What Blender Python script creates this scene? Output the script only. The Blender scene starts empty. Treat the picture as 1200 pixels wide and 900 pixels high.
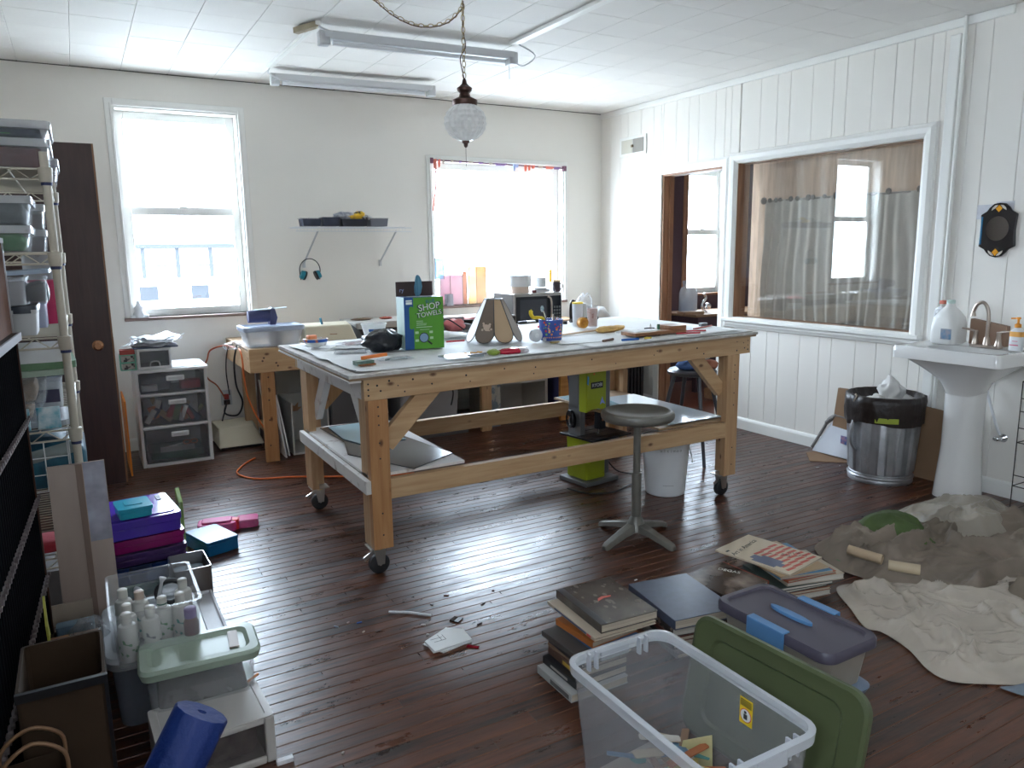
import bpy, bmesh, math, random
from math import sin, cos, pi, radians, sqrt, atan2, hypot
from mathutils import Vector, Matrix, noise
random.seed(7)
SC = bpy.context.scene
COL = SC.collection

# ------------------------------------------------------------------ camera
CH = 1.44
YAW, PITCH, ROLL, FPX = radians(29.496), radians(10.031), radians(-0.769), 890.27
_f = Vector((sin(YAW)*cos(PITCH), cos(YAW)*cos(PITCH), -sin(PITCH)))
_r = Vector((cos(YAW), -sin(YAW), 0)); _u = _r.cross(_f)
CR = cos(ROLL)*_r + sin(ROLL)*_u; CU = -sin(ROLL)*_r + cos(ROLL)*_u; CF = _f
cam = bpy.data.cameras.new('camera'); cam.sensor_width = 36; cam.lens = FPX/1200*36
cam.clip_start = .05; cam.clip_end = 300
co = bpy.data.objects.new('camera', cam); COL.objects.link(co)
m = Matrix.Identity(4)
for i in range(3):
    m[i][0] = CR[i]; m[i][1] = CU[i]; m[i][2] = -CF[i]
m[0][3], m[1][3], m[2][3] = 0, 0, CH
co.matrix_world = m
SC.camera = co

# ------------------------------------------------------------------ sky, daylight and exposure
SC.view_settings.view_transform = 'Standard'; SC.view_settings.look = 'None'
SC.view_settings.exposure = 1.0; SC.view_settings.gamma = 1; SC.view_settings.use_curve_mapping = False
w = bpy.data.worlds.new('sky'); SC.world = w; w.use_nodes = True
bg = w.node_tree.nodes['Background']
bg.inputs[0].default_value = (.72, .845, 1, 1); bg.inputs[1].default_value = 18
def portal(name, loc, rot, sx, sy):
    l = bpy.data.lights.new(name, 'AREA'); l.shape = 'RECTANGLE'; l.size = sx; l.size_y = sy
    l.cycles.is_portal = True
    o = bpy.data.objects.new(name, l); COL.objects.link(o); o.location = loc; o.rotation_euler = rot
portal('window_daylight', (.74, 6.33, 1.72), (-pi/2, 0, 0), .85, 1.5)
portal('window_daylight', (3.4, 6.33, 1.6), (-pi/2, 0, 0), 1.38, 1.26)
portal('window_daylight', (5.9, 6.33, 1.6), (-pi/2, 0, 0), .62, 1.3)
portal('window_daylight', (-.75, -.2, 1.9), (0, -pi/2, 0), .8, .7)  # no window here: serves the added fill opening in the unseen left wall

# ------------------------------------------------------------------ helpers
def ray(px, py): return CF + (px-600)/FPX*CR - (py-450)/FPX*CU
O0 = Vector((0, 0, CH))
def onY(px, py, y): d = ray(px, py); return O0 + d*(y/d.y)
def onX(px, py, x): d = ray(px, py); return O0 + d*(x/d.x)
def onZ(px, py, z): d = ray(px, py); return O0 + d*((z-CH)/d.z)

def ring(w, d, r, n=4, z=0, cx=0, cy=0):
    r = min(r, w/2*.99, d/2*.99); pts = []
    for (sx, sy, a0) in ((1, 1, 0), (-1, 1, pi/2), (-1, -1, pi), (1, -1, 3*pi/2)):
        for k in range(n+1):
            a = a0 + k/n*pi/2
            pts.append((cx + sx*(w/2-r) + r*cos(a), cy + sy*(d/2-r) + r*sin(a), z))
    return pts
def circ(r, n=20, z=0, cx=0, cy=0):
    return [(cx + r*cos(2*pi*k/n), cy + r*sin(2*pi*k/n), z) for k in range(n)]

class MB:
    def __init__(s): s.v = []; s.f = []; s.mi = []; s.M = Matrix.Identity(4); s.m = 0
    def add(s, vs, fs):
        b = len(s.v)
        for p in vs: s.v.append(tuple(s.M @ Vector(p)))
        for f in fs: s.f.append([b+i for i in f]); s.mi.append(s.m)
        return s
    def hexa(s, p):   # 8 points: bottom 4 ccw, top 4
        return s.add(p, [(3,2,1,0), (4,5,6,7), (0,1,5,4), (1,2,6,5), (2,3,7,6), (3,0,4,7)])
    def box(s, x0, y0, z0, x1, y1, z1):
        return s.hexa([(x0,y0,z0),(x1,y0,z0),(x1,y1,z0),(x0,y1,z0),(x0,y0,z1),(x1,y0,z1),(x1,y1,z1),(x0,y1,z1)])
    def cbox(s, c, d): return s.box(c[0]-d[0]/2, c[1]-d[1]/2, c[2]-d[2]/2, c[0]+d[0]/2, c[1]+d[1]/2, c[2]+d[2]/2)
    def beam(s, a, b, w, t, up=(0,0,1)):
        a = Vector(a); b = Vector(b); u = (b-a).normalized(); sd = u.cross(Vector(up)).normalized(); n = sd.cross(u)
        P = []
        for q in (a, b):
            P += [q - sd*t/2 - n*w/2, q + sd*t/2 - n*w/2, q + sd*t/2 + n*w/2, q - sd*t/2 + n*w/2]
        return s.add(P, [(0,1,2,3), (7,6,5,4), (0,4,5,1), (1,5,6,2), (2,6,7,3), (3,7,4,0)])
    def loft(s, rings, cap0=True, cap1=True):
        n = len(rings[0]); vs = [p for r in rings for p in r]; fs = []
        for k in range(len(rings)-1):
            for i in range(n):
                j = (i+1) % n
                fs.append((k*n+i, k*n+j, (k+1)*n+j, (k+1)*n+i))
        if cap0: fs.append(tuple(reversed(range(n))))
        if cap1: fs.append(tuple(range((len(rings)-1)*n, len(rings)*n)))
        return s.add(vs, fs)
    def lathe(s, prof, n=20, c=(0,0,0), cap0=True, cap1=True):
        return s.loft([circ(max(r, 1e-4), n, c[2]+z, c[0], c[1]) for r, z in prof], cap0, cap1)
    def cyl(s, a, b, r, r2=None, n=14):
        a = Vector(a); b = Vector(b); u = (b-a).normalized(); r2 = r if r2 is None else r2
        t = Vector((1,0,0)) if abs(u.x) < .9 else Vector((0,1,0))
        e = u.cross(t).normalized(); g = u.cross(e)
        R = [[tuple(q + (e*cos(2*pi*k/n) + g*sin(2*pi*k/n))*rr) for k in range(n)] for q, rr in ((a, r), (b, r2))]
        return s.loft(R)
    def tube(s, pts, r, n=6, closed=False):
        P = [Vector(p) for p in pts]; N = len(P); rr = r if isinstance(r, (list, tuple)) else [r]*N
        R = []; prev = None
        for i in range(N):
            if closed: u = (P[(i+1) % N] - P[i-1]).normalized()
            else: u = (P[min(i+1, N-1)] - P[max(i-1, 0)]).normalized()
            if prev is None:
                t = Vector((0,0,1)) if abs(u.z) < .9 else Vector((1,0,0)); e = u.cross(t).normalized()
            else: e = (prev - u*prev.dot(u)).normalized()
            prev = e; g = u.cross(e)
            R.append([tuple(P[i] + (e*cos(2*pi*k/n) + g*sin(2*pi*k/n))*rr[i]) for k in range(n)])
        if closed: R.append(R[0]); return s.loft(R, False, False)
        return s.loft(R)
    def prism(s, poly, z0, z1):
        return s.loft([[(x, y, z0) for x, y in poly], [(x, y, z1) for x, y in poly]])
    def rbox(s, w, d, h, r=.01, z=0, cx=0, cy=0, n=3, taper=1.0):
        return s.loft([ring(w*taper, d*taper, r, n, z, cx, cy), ring(w, d, r, n, z+h, cx, cy)])
    def ball(s, c, r, n=12, m=8, sq=(1,1,1)):
        vs = [[(c[0]+r*sq[0]*sin(pi*j/m)*cos(2*pi*i/n), c[1]+r*sq[1]*sin(pi*j/m)*sin(2*pi*i/n), c[2]-r*sq[2]*cos(pi*j/m)) for i in range(n)] for j in range(1, m)]
        return s.loft(vs)
    def grid(s, nu, nv, fn, thick=0):
        vs = [fn(i/nu, j/nv) for j in range(nv+1) for i in range(nu+1)]
        fs = [(j*(nu+1)+i, j*(nu+1)+i+1, (j+1)*(nu+1)+i+1, (j+1)*(nu+1)+i) for j in range(nv) for i in range(nu)]
        return s.add(vs, fs)
    def heap(s, poly, hfn, nt=64, nr=14, under=True):
        # poly: closed outline [(x,y)] ; radial sheet with height hfn(x,y,t) (t = 0 centre .. 1 edge)
        cx = sum(p[0] for p in poly)/len(poly); cy = sum(p[1] for p in poly)/len(poly); N = len(poly)
        def bp(a):
            a *= N; i = int(a) % N; f = a-int(a)
            p0, p1, p2, p3 = [poly[(i+k) % N] for k in (-1, 0, 1, 2)]
            return tuple(.5*((2*p1[q]) + (-p0[q]+p2[q])*f + (2*p0[q]-5*p1[q]+4*p2[q]-p3[q])*f*f + (-p0[q]+3*p1[q]-3*p2[q]+p3[q])*f**3) for q in (0, 1))
        vs = []
        for j in range(1, nr+1):
            t = j/nr
            for i in range(nt):
                b = bp(i/nt); x = cx + (b[0]-cx)*t; y = cy + (b[1]-cy)*t
                vs.append((x, y, hfn(x, y, t)))
        vs.append((cx, cy, hfn(cx, cy, 0))); c = len(vs)-1
        fs = [(c, i, (i+1) % nt) for i in range(nt)]
        for j in range(nr-1):
            for i in range(nt):
                k = (i+1) % nt; fs.append((j*nt+i, (j+1)*nt+i, (j+1)*nt+k, j*nt+k))
        return s.add(vs, fs)
    def block(s, w, d, h, seed, amp=.012, r=.02, top=.25):
        R = []
        for j, (z, k) in enumerate(((0, .94), (.3, 1), (.75, 1), (.95, .93), (1.05, .6), (1.08, .2))):
            rg = ring(w*k, d*k, r, 8, z*h)
            R.append([(x*(1+amp*4*noise.noise(Vector((x*20, y*20, seed+z)))), y, zz + h*top*noise.noise(Vector((x*14, y*14, seed*1.7)))*(1 if j > 1 else 0)) for x, y, zz in rg])
        return s.loft(R)
    def build(s, name, mat, parent=None, loc=None, rot=None, smooth=False, bevel=0, solid=0, seg=2, sub=0):
        me = bpy.data.meshes.new(name); me.from_pydata(s.v, [], s.f)
        mats = mat if isinstance(mat, (list, tuple)) else [mat]
        for q in mats: me.materials.append(q)
        for i, p in enumerate(me.polygons):
            p.material_index = s.mi[i]; p.use_smooth = bool(smooth)
        bm = bmesh.new(); bm.from_mesh(me); bmesh.ops.recalc_face_normals(bm, faces=bm.faces); bm.to_mesh(me); bm.free()
        if smooth and smooth is not True:
            me.set_sharp_from_angle(angle=radians(smooth))
        o = bpy.data.objects.new(name, me); COL.objects.link(o)
        if parent: o.parent = parent
        if loc is not None: o.location = loc
        if rot is not None: o.rotation_euler = rot
        if bevel:
            b = o.modifiers.new('bevel', 'BEVEL'); b.width = bevel; b.segments = seg; b.limit_method = 'ANGLE'; b.angle_limit = radians(40)
        if solid:
            b = o.modifiers.new('solid', 'SOLIDIFY'); b.thickness = solid; b.offset = 1
        if sub:
            b = o.modifiers.new('sub', 'SUBSURF'); b.levels = sub; b.render_levels = sub
        return o

LAB = {}
def tag(o, label, cat, group=None, kind=None):
    o['label'] = label; o['category'] = cat
    if label in LAB and not group: print('DUP LABEL', label)
    LAB[label] = 1
    if group: o['group'] = group
    if kind: o['kind'] = kind
    return o
def T(name, label, cat, loc=(0,0,0), rz=0, group=None):
    o = bpy.data.objects.new(name, None); COL.objects.link(o); o.empty_display_size = .1
    o.location = loc; o.rotation_euler = (0, 0, rz) if not isinstance(rz, tuple) else rz
    return tag(o, label, cat, group)
def struct(o): o['kind'] = 'structure'; return o
def stuff(o): o['kind'] = 'stuff'; return o
def kids(o): return [c for c in bpy.data.objects if c.parent == o]
def dup(o, loc, rz=None, label=None):
    def cp(a, par):
        c = a.copy(); COL.objects.link(c)
        if par: c.parent = par
        for ch in kids(a): cp(ch, c)
        return c
    r = cp(o, None); r.location = loc
    if rz is not None: r.rotation_euler = (0, 0, rz)
    if label: r['label'] = label; LAB[label] = 1
    return r

# ------------------------------------------------------------------ materials
MATS = {}
def mat(name, col, rough=.5, metal=0, var=0, scale=8, bump=0, bscale=40, trans=0, alpha=1, spec=.5, stretch=(1,1,1), col2=None, emit=0, coat=0, sss=0, detail=4, ramp=(.35, .65), coords='Object'):
    if name in MATS: return MATS[name]
    M = bpy.data.materials.new(name); M.use_nodes = True; nt = M.node_tree; N = nt.nodes; L = nt.links
    b = N['Principled BSDF']; b.inputs['Base Color'].default_value = (*col, 1)
    b.inputs['Roughness'].default_value = rough; b.inputs['Metallic'].default_value = metal
    b.inputs['Transmission Weight'].default_value = trans; b.inputs['Alpha'].default_value = alpha
    b.inputs['Specular IOR Level'].default_value = spec; b.inputs['Coat Weight'].default_value = coat
    if emit: b.inputs['Emission Color'].default_value = (*col, 1); b.inputs['Emission Strength'].default_value = emit
    tc = N.new('ShaderNodeTexCoord'); mp = N.new('ShaderNodeMapping'); mp.inputs['Scale'].default_value = stretch
    L.new(tc.outputs[coords], mp.inputs[0])
    if var or col2:
        n = N.new('ShaderNodeTexNoise'); n.inputs['Scale'].default_value = scale; n.inputs['Detail'].default_value = detail
        L.new(mp.outputs[0], n.inputs[0])
        r = N.new('ShaderNodeValToRGB'); r.color_ramp.elements[0].position = ramp[0]; r.color_ramp.elements[1].position = ramp[1]
        c2 = col2 or tuple(max(0, c*(1-var)) for c in col)
        r.color_ramp.elements[0].color = (*c2, 1); r.color_ramp.elements[1].color = (*col, 1)
        L.new(n.outputs[0], r.inputs[0]); L.new(r.outputs[0], b.inputs['Base Color'])
    if bump:
        n = N.new('ShaderNodeTexNoise'); n.inputs['Scale'].default_value = bscale; n.inputs['Detail'].default_value = 3
        L.new(mp.outputs[0], n.inputs[0])
        bp = N.new('ShaderNodeBump'); bp.inputs['Strength'].default_value = bump; bp.inputs['Distance'].default_value = .01
        L.new(n.outputs[0], bp.inputs['Height']); L.new(bp.outputs[0], b.inputs['Normal'])
    MATS[name] = M; return M
def see(name, col, clear=.6, rough=.25, tint=(1,1,1), var=.3, scale=5):
    """clear or frosted plastic / film: part see-through, part milky, with gloss"""
    if name in MATS: return MATS[name]
    M = bpy.data.materials.new(name); M.use_nodes = True; nt = M.node_tree; N = nt.nodes; L = nt.links
    out = N['Material Output']; b = N['Principled BSDF']; b.inputs['Base Color'].default_value = (*col, 1); b.inputs['Roughness'].default_value = rough
    t = N.new('ShaderNodeBsdfTransparent'); t.inputs[0].default_value = (*tint, 1)
    mx = N.new('ShaderNodeMixShader'); L.new(t.outputs[0], mx.inputs[1]); L.new(b.outputs[0], mx.inputs[2])
    lw = N.new('ShaderNodeLayerWeight'); lw.inputs[0].default_value = .35
    n = N.new('ShaderNodeTexNoise'); n.inputs['Scale'].default_value = scale; tc = N.new('ShaderNodeTexCoord'); L.new(tc.outputs['Object'], n.inputs[0])
    a = N.new('ShaderNodeMath'); a.operation = 'MULTIPLY_ADD'; L.new(n.outputs[0], a.inputs[0]); a.inputs[1].default_value = var; a.inputs[2].default_value = (1-clear) - var/2
    c = N.new('ShaderNodeMath'); c.operation = 'MULTIPLY_ADD'; L.new(lw.outputs['Facing'], c.inputs[0]); c.inputs[1].default_value = .30; L.new(a.outputs[0], c.inputs[2]); c.use_clamp = True
    L.new(c.outputs[0], mx.inputs[0]); L.new(mx.outputs[0], out.inputs[0])
    MATS[name] = M; return M
def glass(name, tint=(1,1,1), gloss=1.0):
    if name in MATS: return MATS[name]
    M = bpy.data.materials.new(name); M.use_nodes = True; nt = M.node_tree; N = nt.nodes; L = nt.links
    out = N['Material Output']; N.remove(N['Principled BSDF'])
    t = N.new('ShaderNodeBsdfTransparent'); t.inputs[0].default_value = (*tint, 1)
    g = N.new('ShaderNodeBsdfGlossy'); g.inputs['Roughness'].default_value = .01
    f = N.new('ShaderNodeLayerWeight'); f.inputs[0].default_value = .5
    pw = N.new('ShaderNodeMath'); pw.operation = 'POWER'; L.new(f.outputs['Facing'], pw.inputs[0]); pw.inputs[1].default_value = 5
    mm = N.new('ShaderNodeMath'); mm.operation = 'MULTIPLY_ADD'; L.new(pw.outputs[0], mm.inputs[0]); mm.inputs[1].default_value = .9; mm.inputs[2].default_value = .045*gloss
    mx = N.new('ShaderNodeMixShader'); L.new(mm.outputs[0], mx.inputs[0]); L.new(t.outputs[0], mx.inputs[1]); L.new(g.outputs[0], mx.inputs[2]); L.new(mx.outputs[0], out.inputs[0])
    MATS[name] = M; return M
def wood(name, c1, c2, rough=.55, axis=0, knots=True, scale=3.0, coat=0, spec=.5):
    if name in MATS: return MATS[name]
    M = bpy.data.materials.new(name); M.use_nodes = True; nt = M.node_tree; N = nt.nodes; L = nt.links
    b = N['Principled BSDF']; b.inputs['Roughness'].default_value = rough; b.inputs['Coat Weight'].default_value = coat; b.inputs['Specular IOR Level'].default_value = spec
    tc = N.new('ShaderNodeTexCoord'); mp = N.new('ShaderNodeMapping')
    sc = [14, 14, 14]; sc[axis] = 1.2; mp.inputs['Scale'].default_value = sc; L.new(tc.outputs['Object'], mp.inputs[0])
    n = N.new('ShaderNodeTexNoise'); n.inputs['Scale'].default_value = scale; n.inputs['Detail'].default_value = 6; n.inputs['Distortion'].default_value = .6
    L.new(mp.outputs[0], n.inputs[0])
    r = N.new('ShaderNodeValToRGB'); r.color_ramp.elements[0].position = .3; r.color_ramp.elements[1].position = .7
    r.color_ramp.elements[0].color = (*c2, 1); r.color_ramp.elements[1].color = (*c1, 1); L.new(n.outputs[0], r.inputs[0])
    if knots:
        mp2 = N.new('ShaderNodeMapping'); s2 = [9, 9, 9]; s2[axis] = 5; mp2.inputs['Scale'].default_value = s2; L.new(tc.outputs['Object'], mp2.inputs[0])
        v = N.new('ShaderNodeTexVoronoi'); v.inputs['Scale'].default_value = 1.3; L.new(mp2.outputs[0], v.inputs[0])
        r2 = N.new('ShaderNodeValToRGB'); r2.color_ramp.elements[0].position = .05; r2.color_ramp.elements[1].position = .14
        r2.color_ramp.elements[0].color = (.16, .07, .03, 1); r2.color_ramp.elements[1].color = (1, 1, 1, 1); L.new(v.outputs['Distance'], r2.inputs[0])
        mx = N.new('ShaderNodeMixRGB'); mx.blend_type = 'MULTIPLY'; mx.inputs[0].default_value = .85
        L.new(r.outputs[0], mx.inputs[1]); L.new(r2.outputs[0], mx.inputs[2]); L.new(mx.outputs[0], b.inputs['Base Color'])
    else: L.new(r.outputs[0], b.inputs['Base Color'])
    bp = N.new('ShaderNodeBump'); bp.inputs['Strength'].default_value = .15; bp.inputs['Distance'].default_value = .005
    L.new(n.outputs[0], bp.inputs['Height']); L.new(bp.outputs[0], b.inputs['Normal'])
    MATS[name] = M; return M
def floor_mat(name, dark, mid):
    M = bpy.data.materials.new(name); M.use_nodes = True; nt = M.node_tree; N = nt.nodes; L = nt.links
    b = N['Principled BSDF']
    g = N.new('ShaderNodeNewGeometry'); oi = N.new('ShaderNodeObjectInfo')
    ad = N.new('ShaderNodeMath'); ad.operation = 'ADD'; L.new(g.outputs['Random Per Island'], ad.inputs[0]); L.new(oi.outputs['Random'], ad.inputs[1])
    fr = N.new('ShaderNodeMath'); fr.operation = 'FRACT'; L.new(ad.outputs[0], fr.inputs[0])
    of = N.new('ShaderNodeCombineXYZ'); ml = N.new('ShaderNodeMath'); ml.operation = 'MULTIPLY'; ml.inputs[1].default_value = 37; L.new(fr.outputs[0], ml.inputs[0]); L.new(ml.outputs[0], of.inputs[0]); L.new(ml.outputs[0], of.inputs[2])
    va = N.new('ShaderNodeVectorMath'); va.operation = 'ADD'; L.new(g.outputs['Position'], va.inputs[0]); L.new(of.outputs[0], va.inputs[1])
    mp = N.new('ShaderNodeMapping'); mp.inputs['Scale'].default_value = (2.2, 34, 20); L.new(va.outputs[0], mp.inputs[0])
    n = N.new('ShaderNodeTexNoise'); n.inputs['Scale'].default_value = 1.6; n.inputs['Detail'].default_value = 7; n.inputs['Roughness'].default_value = .6; L.new(mp.outputs[0], n.inputs[0])
    a2 = N.new('ShaderNodeMath'); a2.operation = 'MULTIPLY_ADD'; a2.inputs[1].default_value = .22; L.new(fr.outputs[0], a2.inputs[0]); 
    s2 = N.new('ShaderNodeMath'); s2.operation = 'SUBTRACT'; s2.inputs[1].default_value = .11; L.new(n.outputs[0], s2.inputs[0]); L.new(s2.outputs[0], a2.inputs[2])
    r = N.new('ShaderNodeValToRGB'); e = r.color_ramp.elements; e[0].position = .3; e[0].color = (*dark, 1); e[1].position = .78; e[1].color = (*mid, 1)
    L.new(a2.outputs[0], r.inputs[0]); L.new(r.outputs[0], b.inputs['Base Color'])
    # worn varnish: broad uneven gloss
    wn = N.new('ShaderNodeTexNoise'); wn.inputs['Scale'].default_value = 5; wn.inputs['Detail'].default_value = 8; wn.inputs['Roughness'].default_value = .7
    mp3 = N.new('ShaderNodeMapping'); mp3.inputs['Scale'].default_value = (.8, 2.2, 1); L.new(g.outputs['Position'], mp3.inputs[0]); L.new(mp3.outputs[0], wn.inputs[0])
    rr = N.new('ShaderNodeMapRange'); rr.inputs[1].default_value = .3; rr.inputs[2].default_value = .7; rr.inputs[3].default_value = .22; rr.inputs[4].default_value = .44
    L.new(wn.outputs[0], rr.inputs[0]); L.new(rr.outputs[0], b.inputs['Roughness'])
    b.inputs['Specular IOR Level'].default_value = .55
    bn = N.new('ShaderNodeTexNoise'); bn.inputs['Scale'].default_value = 26; bn.inputs['Detail'].default_value = 4
    mp4 = N.new('ShaderNodeMapping'); mp4.inputs['Scale'].default_value = (.5, 1.6, 1); L.new(va.outputs[0], mp4.inputs[0]); L.new(mp4.outputs[0], bn.inputs[0])
    bp = N.new('ShaderNodeBump'); bp.inputs['Strength'].default_value = .16; bp.inputs['Distance'].default_value = .006
    L.new(bn.outputs[0], bp.inputs['Height']); L.new(bp.outputs[0], b.inputs['Normal'])
    return M

WHITE_WALL = mat('wall_paint', (.85, .815, .755), .6, var=.03, scale=1.5, bump=.04, bscale=30)
WHITE_TRIM = mat('trim_paint', (.86, .85, .81), .4, bump=.03, bscale=20)
CEIL = mat('ceiling_paint', (.84, .81, .77), .7, var=.04, scale=2, bump=.05, bscale=50)
DARKGAP = mat('dark_gap', (.10, .09, .08), .9)
GREYGAP = mat('shadow_gap', (.55, .53, .5), .9)  # plain grey backing that shows in the joints between ceiling tiles
FLOOR = floor_mat('varnished_floor', (.014, .0045, .003), (.125, .036, .012))
EDGE = mat('worn_plank_edge', (.17, .065, .03), .4, var=.5, scale=3)
PINE = wood('pine', (.60, .40, .22), (.47, .28, .135), axis=0)
PINEZ = wood('pine_upright', (.58, .37, .20), (.44, .25, .12), axis=2)
PINEO = wood('pine_orange', (.50, .26, .11), (.38, .17, .06), axis=2)
PAINTED = mat('painted_board', (.70, .66, .62), .55, col2=(.36, .27, .22), scale=14, ramp=(.28, .42), bump=.1)
PLY = wood('plywood_edge', (.40, .27, .16), (.28, .18, .10), knots=False)
BROWN = wood('brown_stained_door', (.060, .028, .024), (.040, .018, .016), rough=.38, axis=2, knots=False)
BROWNEDGE = wood('door_edge_wood', (.30, .15, .07), (.20, .09, .04), rough=.5, axis=2, knots=False)
CASING = wood('oak_casing', (.42, .22, .12), (.28, .13, .07), rough=.5, axis=2, knots=False)
CREAM = mat('cream_enamel', (.62, .56, .42), .4, bump=.02)
CREAMP = mat('cream_plastic', (.68, .62, .48), .4)
WPL = mat('white_plastic', (.74, .75, .76), .35)
GPL = mat('grey_white_plastic', (.55, .56, .57), .4)
BLK = mat('black_plastic', (.012, .012, .014), .35)
RUB = mat('black_rubber', (.02, .02, .022), .6)
STEEL = mat('zinc_steel', (.60, .60, .58), .32, 1, bump=.05, bscale=60)
YZINC = mat('yellow_zinc', (.75, .62, .30), .3, 1)
GALV = mat('galvanised_steel', (.50, .51, .53), .48, .85, var=.3, scale=9, bump=.1, bscale=14)
NICKEL = mat('brushed_nickel', (.45, .38, .33), .28, 1)
GREYMET = mat('grey_painted_metal', (.20, .19, .165), .38, .3, var=.2, scale=12)
CHROME = mat('chrome', (.75, .76, .78), .12, 1)
PORC = mat('porcelain', (.80, .79, .77), .12, coat=.5)
PAPER = mat('paper', (.80, .81, .80), .7)
PAPERD = mat('paper_sheet_used', (.82, .82, .81), .65, var=.08, scale=5, bump=.15, bscale=12)
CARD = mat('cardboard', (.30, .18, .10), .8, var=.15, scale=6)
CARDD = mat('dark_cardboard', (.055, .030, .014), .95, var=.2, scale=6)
CLEAR = see('clear_plastic', (.75, .78, .82), .62)
CLEARX = see('very_clear_plastic', (.74, .77, .80), .90, rough=.12, var=.06)
FROST = see('frosted_plastic', (.62, .64, .66), .45)
MILK = see('milky_plastic', (.72, .74, .76), .22, rough=.4)
FILM = see('plastic_film', (.66, .58, .49), .50, rough=.2, var=.4, scale=4)
BAGFILM = see('crinkled_film', (.5, .52, .56), .80, rough=.12, var=.5, scale=18)
GLASS = glass('window_glass', (.98, .99, .99))
GLASSR = glass('plate_glass', (.97, .97, .96), 2.2)
PALEGLASS = see('pale_blue_glass', (.42, .60, .66), .30, rough=.06, tint=(.75, .92, .95), var=.1)
CREAMRACK = mat('cream_coated_steel', (.60, .55, .45), .45)
def solid(name, c, rough=.5, **k): return mat(name, c, rough, **k)
BLUE = solid('blue', (.02, .10, .42)); TEAL = see('teal_plastic', (.02, .30, .42), .15, rough=.2); NAVY = see('navy_plastic', (.01, .03, .13), .12, rough=.15)
PURP = see('purple_plastic', (.10, .05, .50), .12, rough=.12); MAG = see('magenta_plastic', (.28, .01, .14), .15, rough=.15)
PINKP = see('pink_plastic', (.70, .08, .28), .25, rough=.2); PINK = solid('raspberry', (.55, .03, .12))
RED = solid('red', (.55, .03, .03)); ORANGE = solid('orange', (.85, .22, .04)); YEL = solid('yellow', (.85, .62, .03)); GREEN = solid('green', (.10, .34, .04))
LIME = mat('lime_paint', (.36, .42, .02), .35, bump=.03, bscale=80)
SAGE = mat('sage_plastic', (.36, .45, .36), .4); DKGREEN = mat('dark_green_felt', (.03, .12, .04), .9); OLIVE = see('green_lid_plastic', (.078, .095, .042), .05, rough=.35)
LILAC = mat('grape_plastic', (.075, .066, .092), .38); SKYB = mat('sky_blue_plastic', (.10, .25, .48), .35)
NAVYF = mat('navy_fabric', (.03, .04, .09), .9, var=.5, scale=9, bump=.4, bscale=20)
MULTI = None
def text(s, size, M, material, parent=None, name='lettering', ext=.0004, align='CENTER', shear=0):
    c = bpy.data.curves.new(name, 'FONT'); c.body = s; c.size = size; c.extrude = ext; c.align_x = align; c.align_y = 'CENTER'; c.shear = shear
    t = bpy.data.objects.new('tmp', c); COL.objects.link(t)
    dg = bpy.context.evaluated_depsgraph_get(); me = bpy.data.meshes.new_from_object(t.evaluated_get(dg))
    bpy.data.objects.remove(t); bpy.data.curves.remove(c)
    me.materials.clear(); me.materials.append(material)
    o = bpy.data.objects.new(name, me); COL.objects.link(o); o.matrix_local = M
    if parent: o.parent = parent
    return o
def frame(org, xdir, ydir):   # matrix: local X along xdir, local Y along ydir
    x = Vector(xdir).normalized(); y = Vector(ydir).normalized(); z = x.cross(y); M = Matrix.Identity(4)
    for i in range(3): M[i][0] = x[i]; M[i][1] = y[i]; M[i][2] = z[i]; M[i][3] = org[i]
    return M
def bez(pts, n=8):
    out = []; N = len(pts)
    for i in range(N-1):
        p0 = Vector(pts[max(i-1, 0)]); p1 = Vector(pts[i]); p2 = Vector(pts[i+1]); p3 = Vector(pts[min(i+2, N-1)])
        for k in range(n):
            f = k/n; out.append(.5*((2*p1)+(-p0+p2)*f+(2*p0-5*p1+4*p2-p3)*f*f+(-p0+3*p1-3*p2+p3)*f**3))
    out.append(Vector(pts[-1])); return out
# ================================================================== SETTING
XL, XR, YB, YF, ZC = -.62, 4.53, 6.19, -.85, 2.705
# floor: strips along X, end joints staggered
fl = MB().box(XL-.15, YF-.15, -.06, XR+.13, YB+.15, -.012).build('floor', DARKGAP); struct(fl)
PW = .057
unit = MB()
c_ = .0022; h_ = PW/2-.0006
P = []
def plank(mb, x0, x1, y0, y1):
    x0 += .0008; x1 -= .0008; y0 += .0006; y1 -= .0006; c = .0022
    mb.m = 0
    mb.add([(x0,y0+c,0),(x1,y0+c,0),(x1,y1-c,0),(x0,y1-c,0)], [(0,1,2,3)])
    mb.m = 1
    mb.add([(x0,y0,-c),(x1,y0,-c),(x1,y0+c,0),(x0,y0+c,0)], [(0,1,2,3)])
    mb.add([(x0,y1-c,0),(x1,y1-c,0),(x1,y1,-c),(x0,y1,-c)], [(0,1,2,3)])
    mb.m = 0
    mb.add([(x0,y0,-.012),(x1,y0,-.012),(x1,y0,-c),(x0,y0,-c)], [(0,1,2,3)])
    mb.add([(x0,y1,-c),(x1,y1,-c),(x1,y1,-.012),(x0,y1,-.012)], [(0,1,2,3)])
far = MB(); cnt = 0; y = YF; row = 0
rnd = random.Random(3); unitmesh = None
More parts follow.
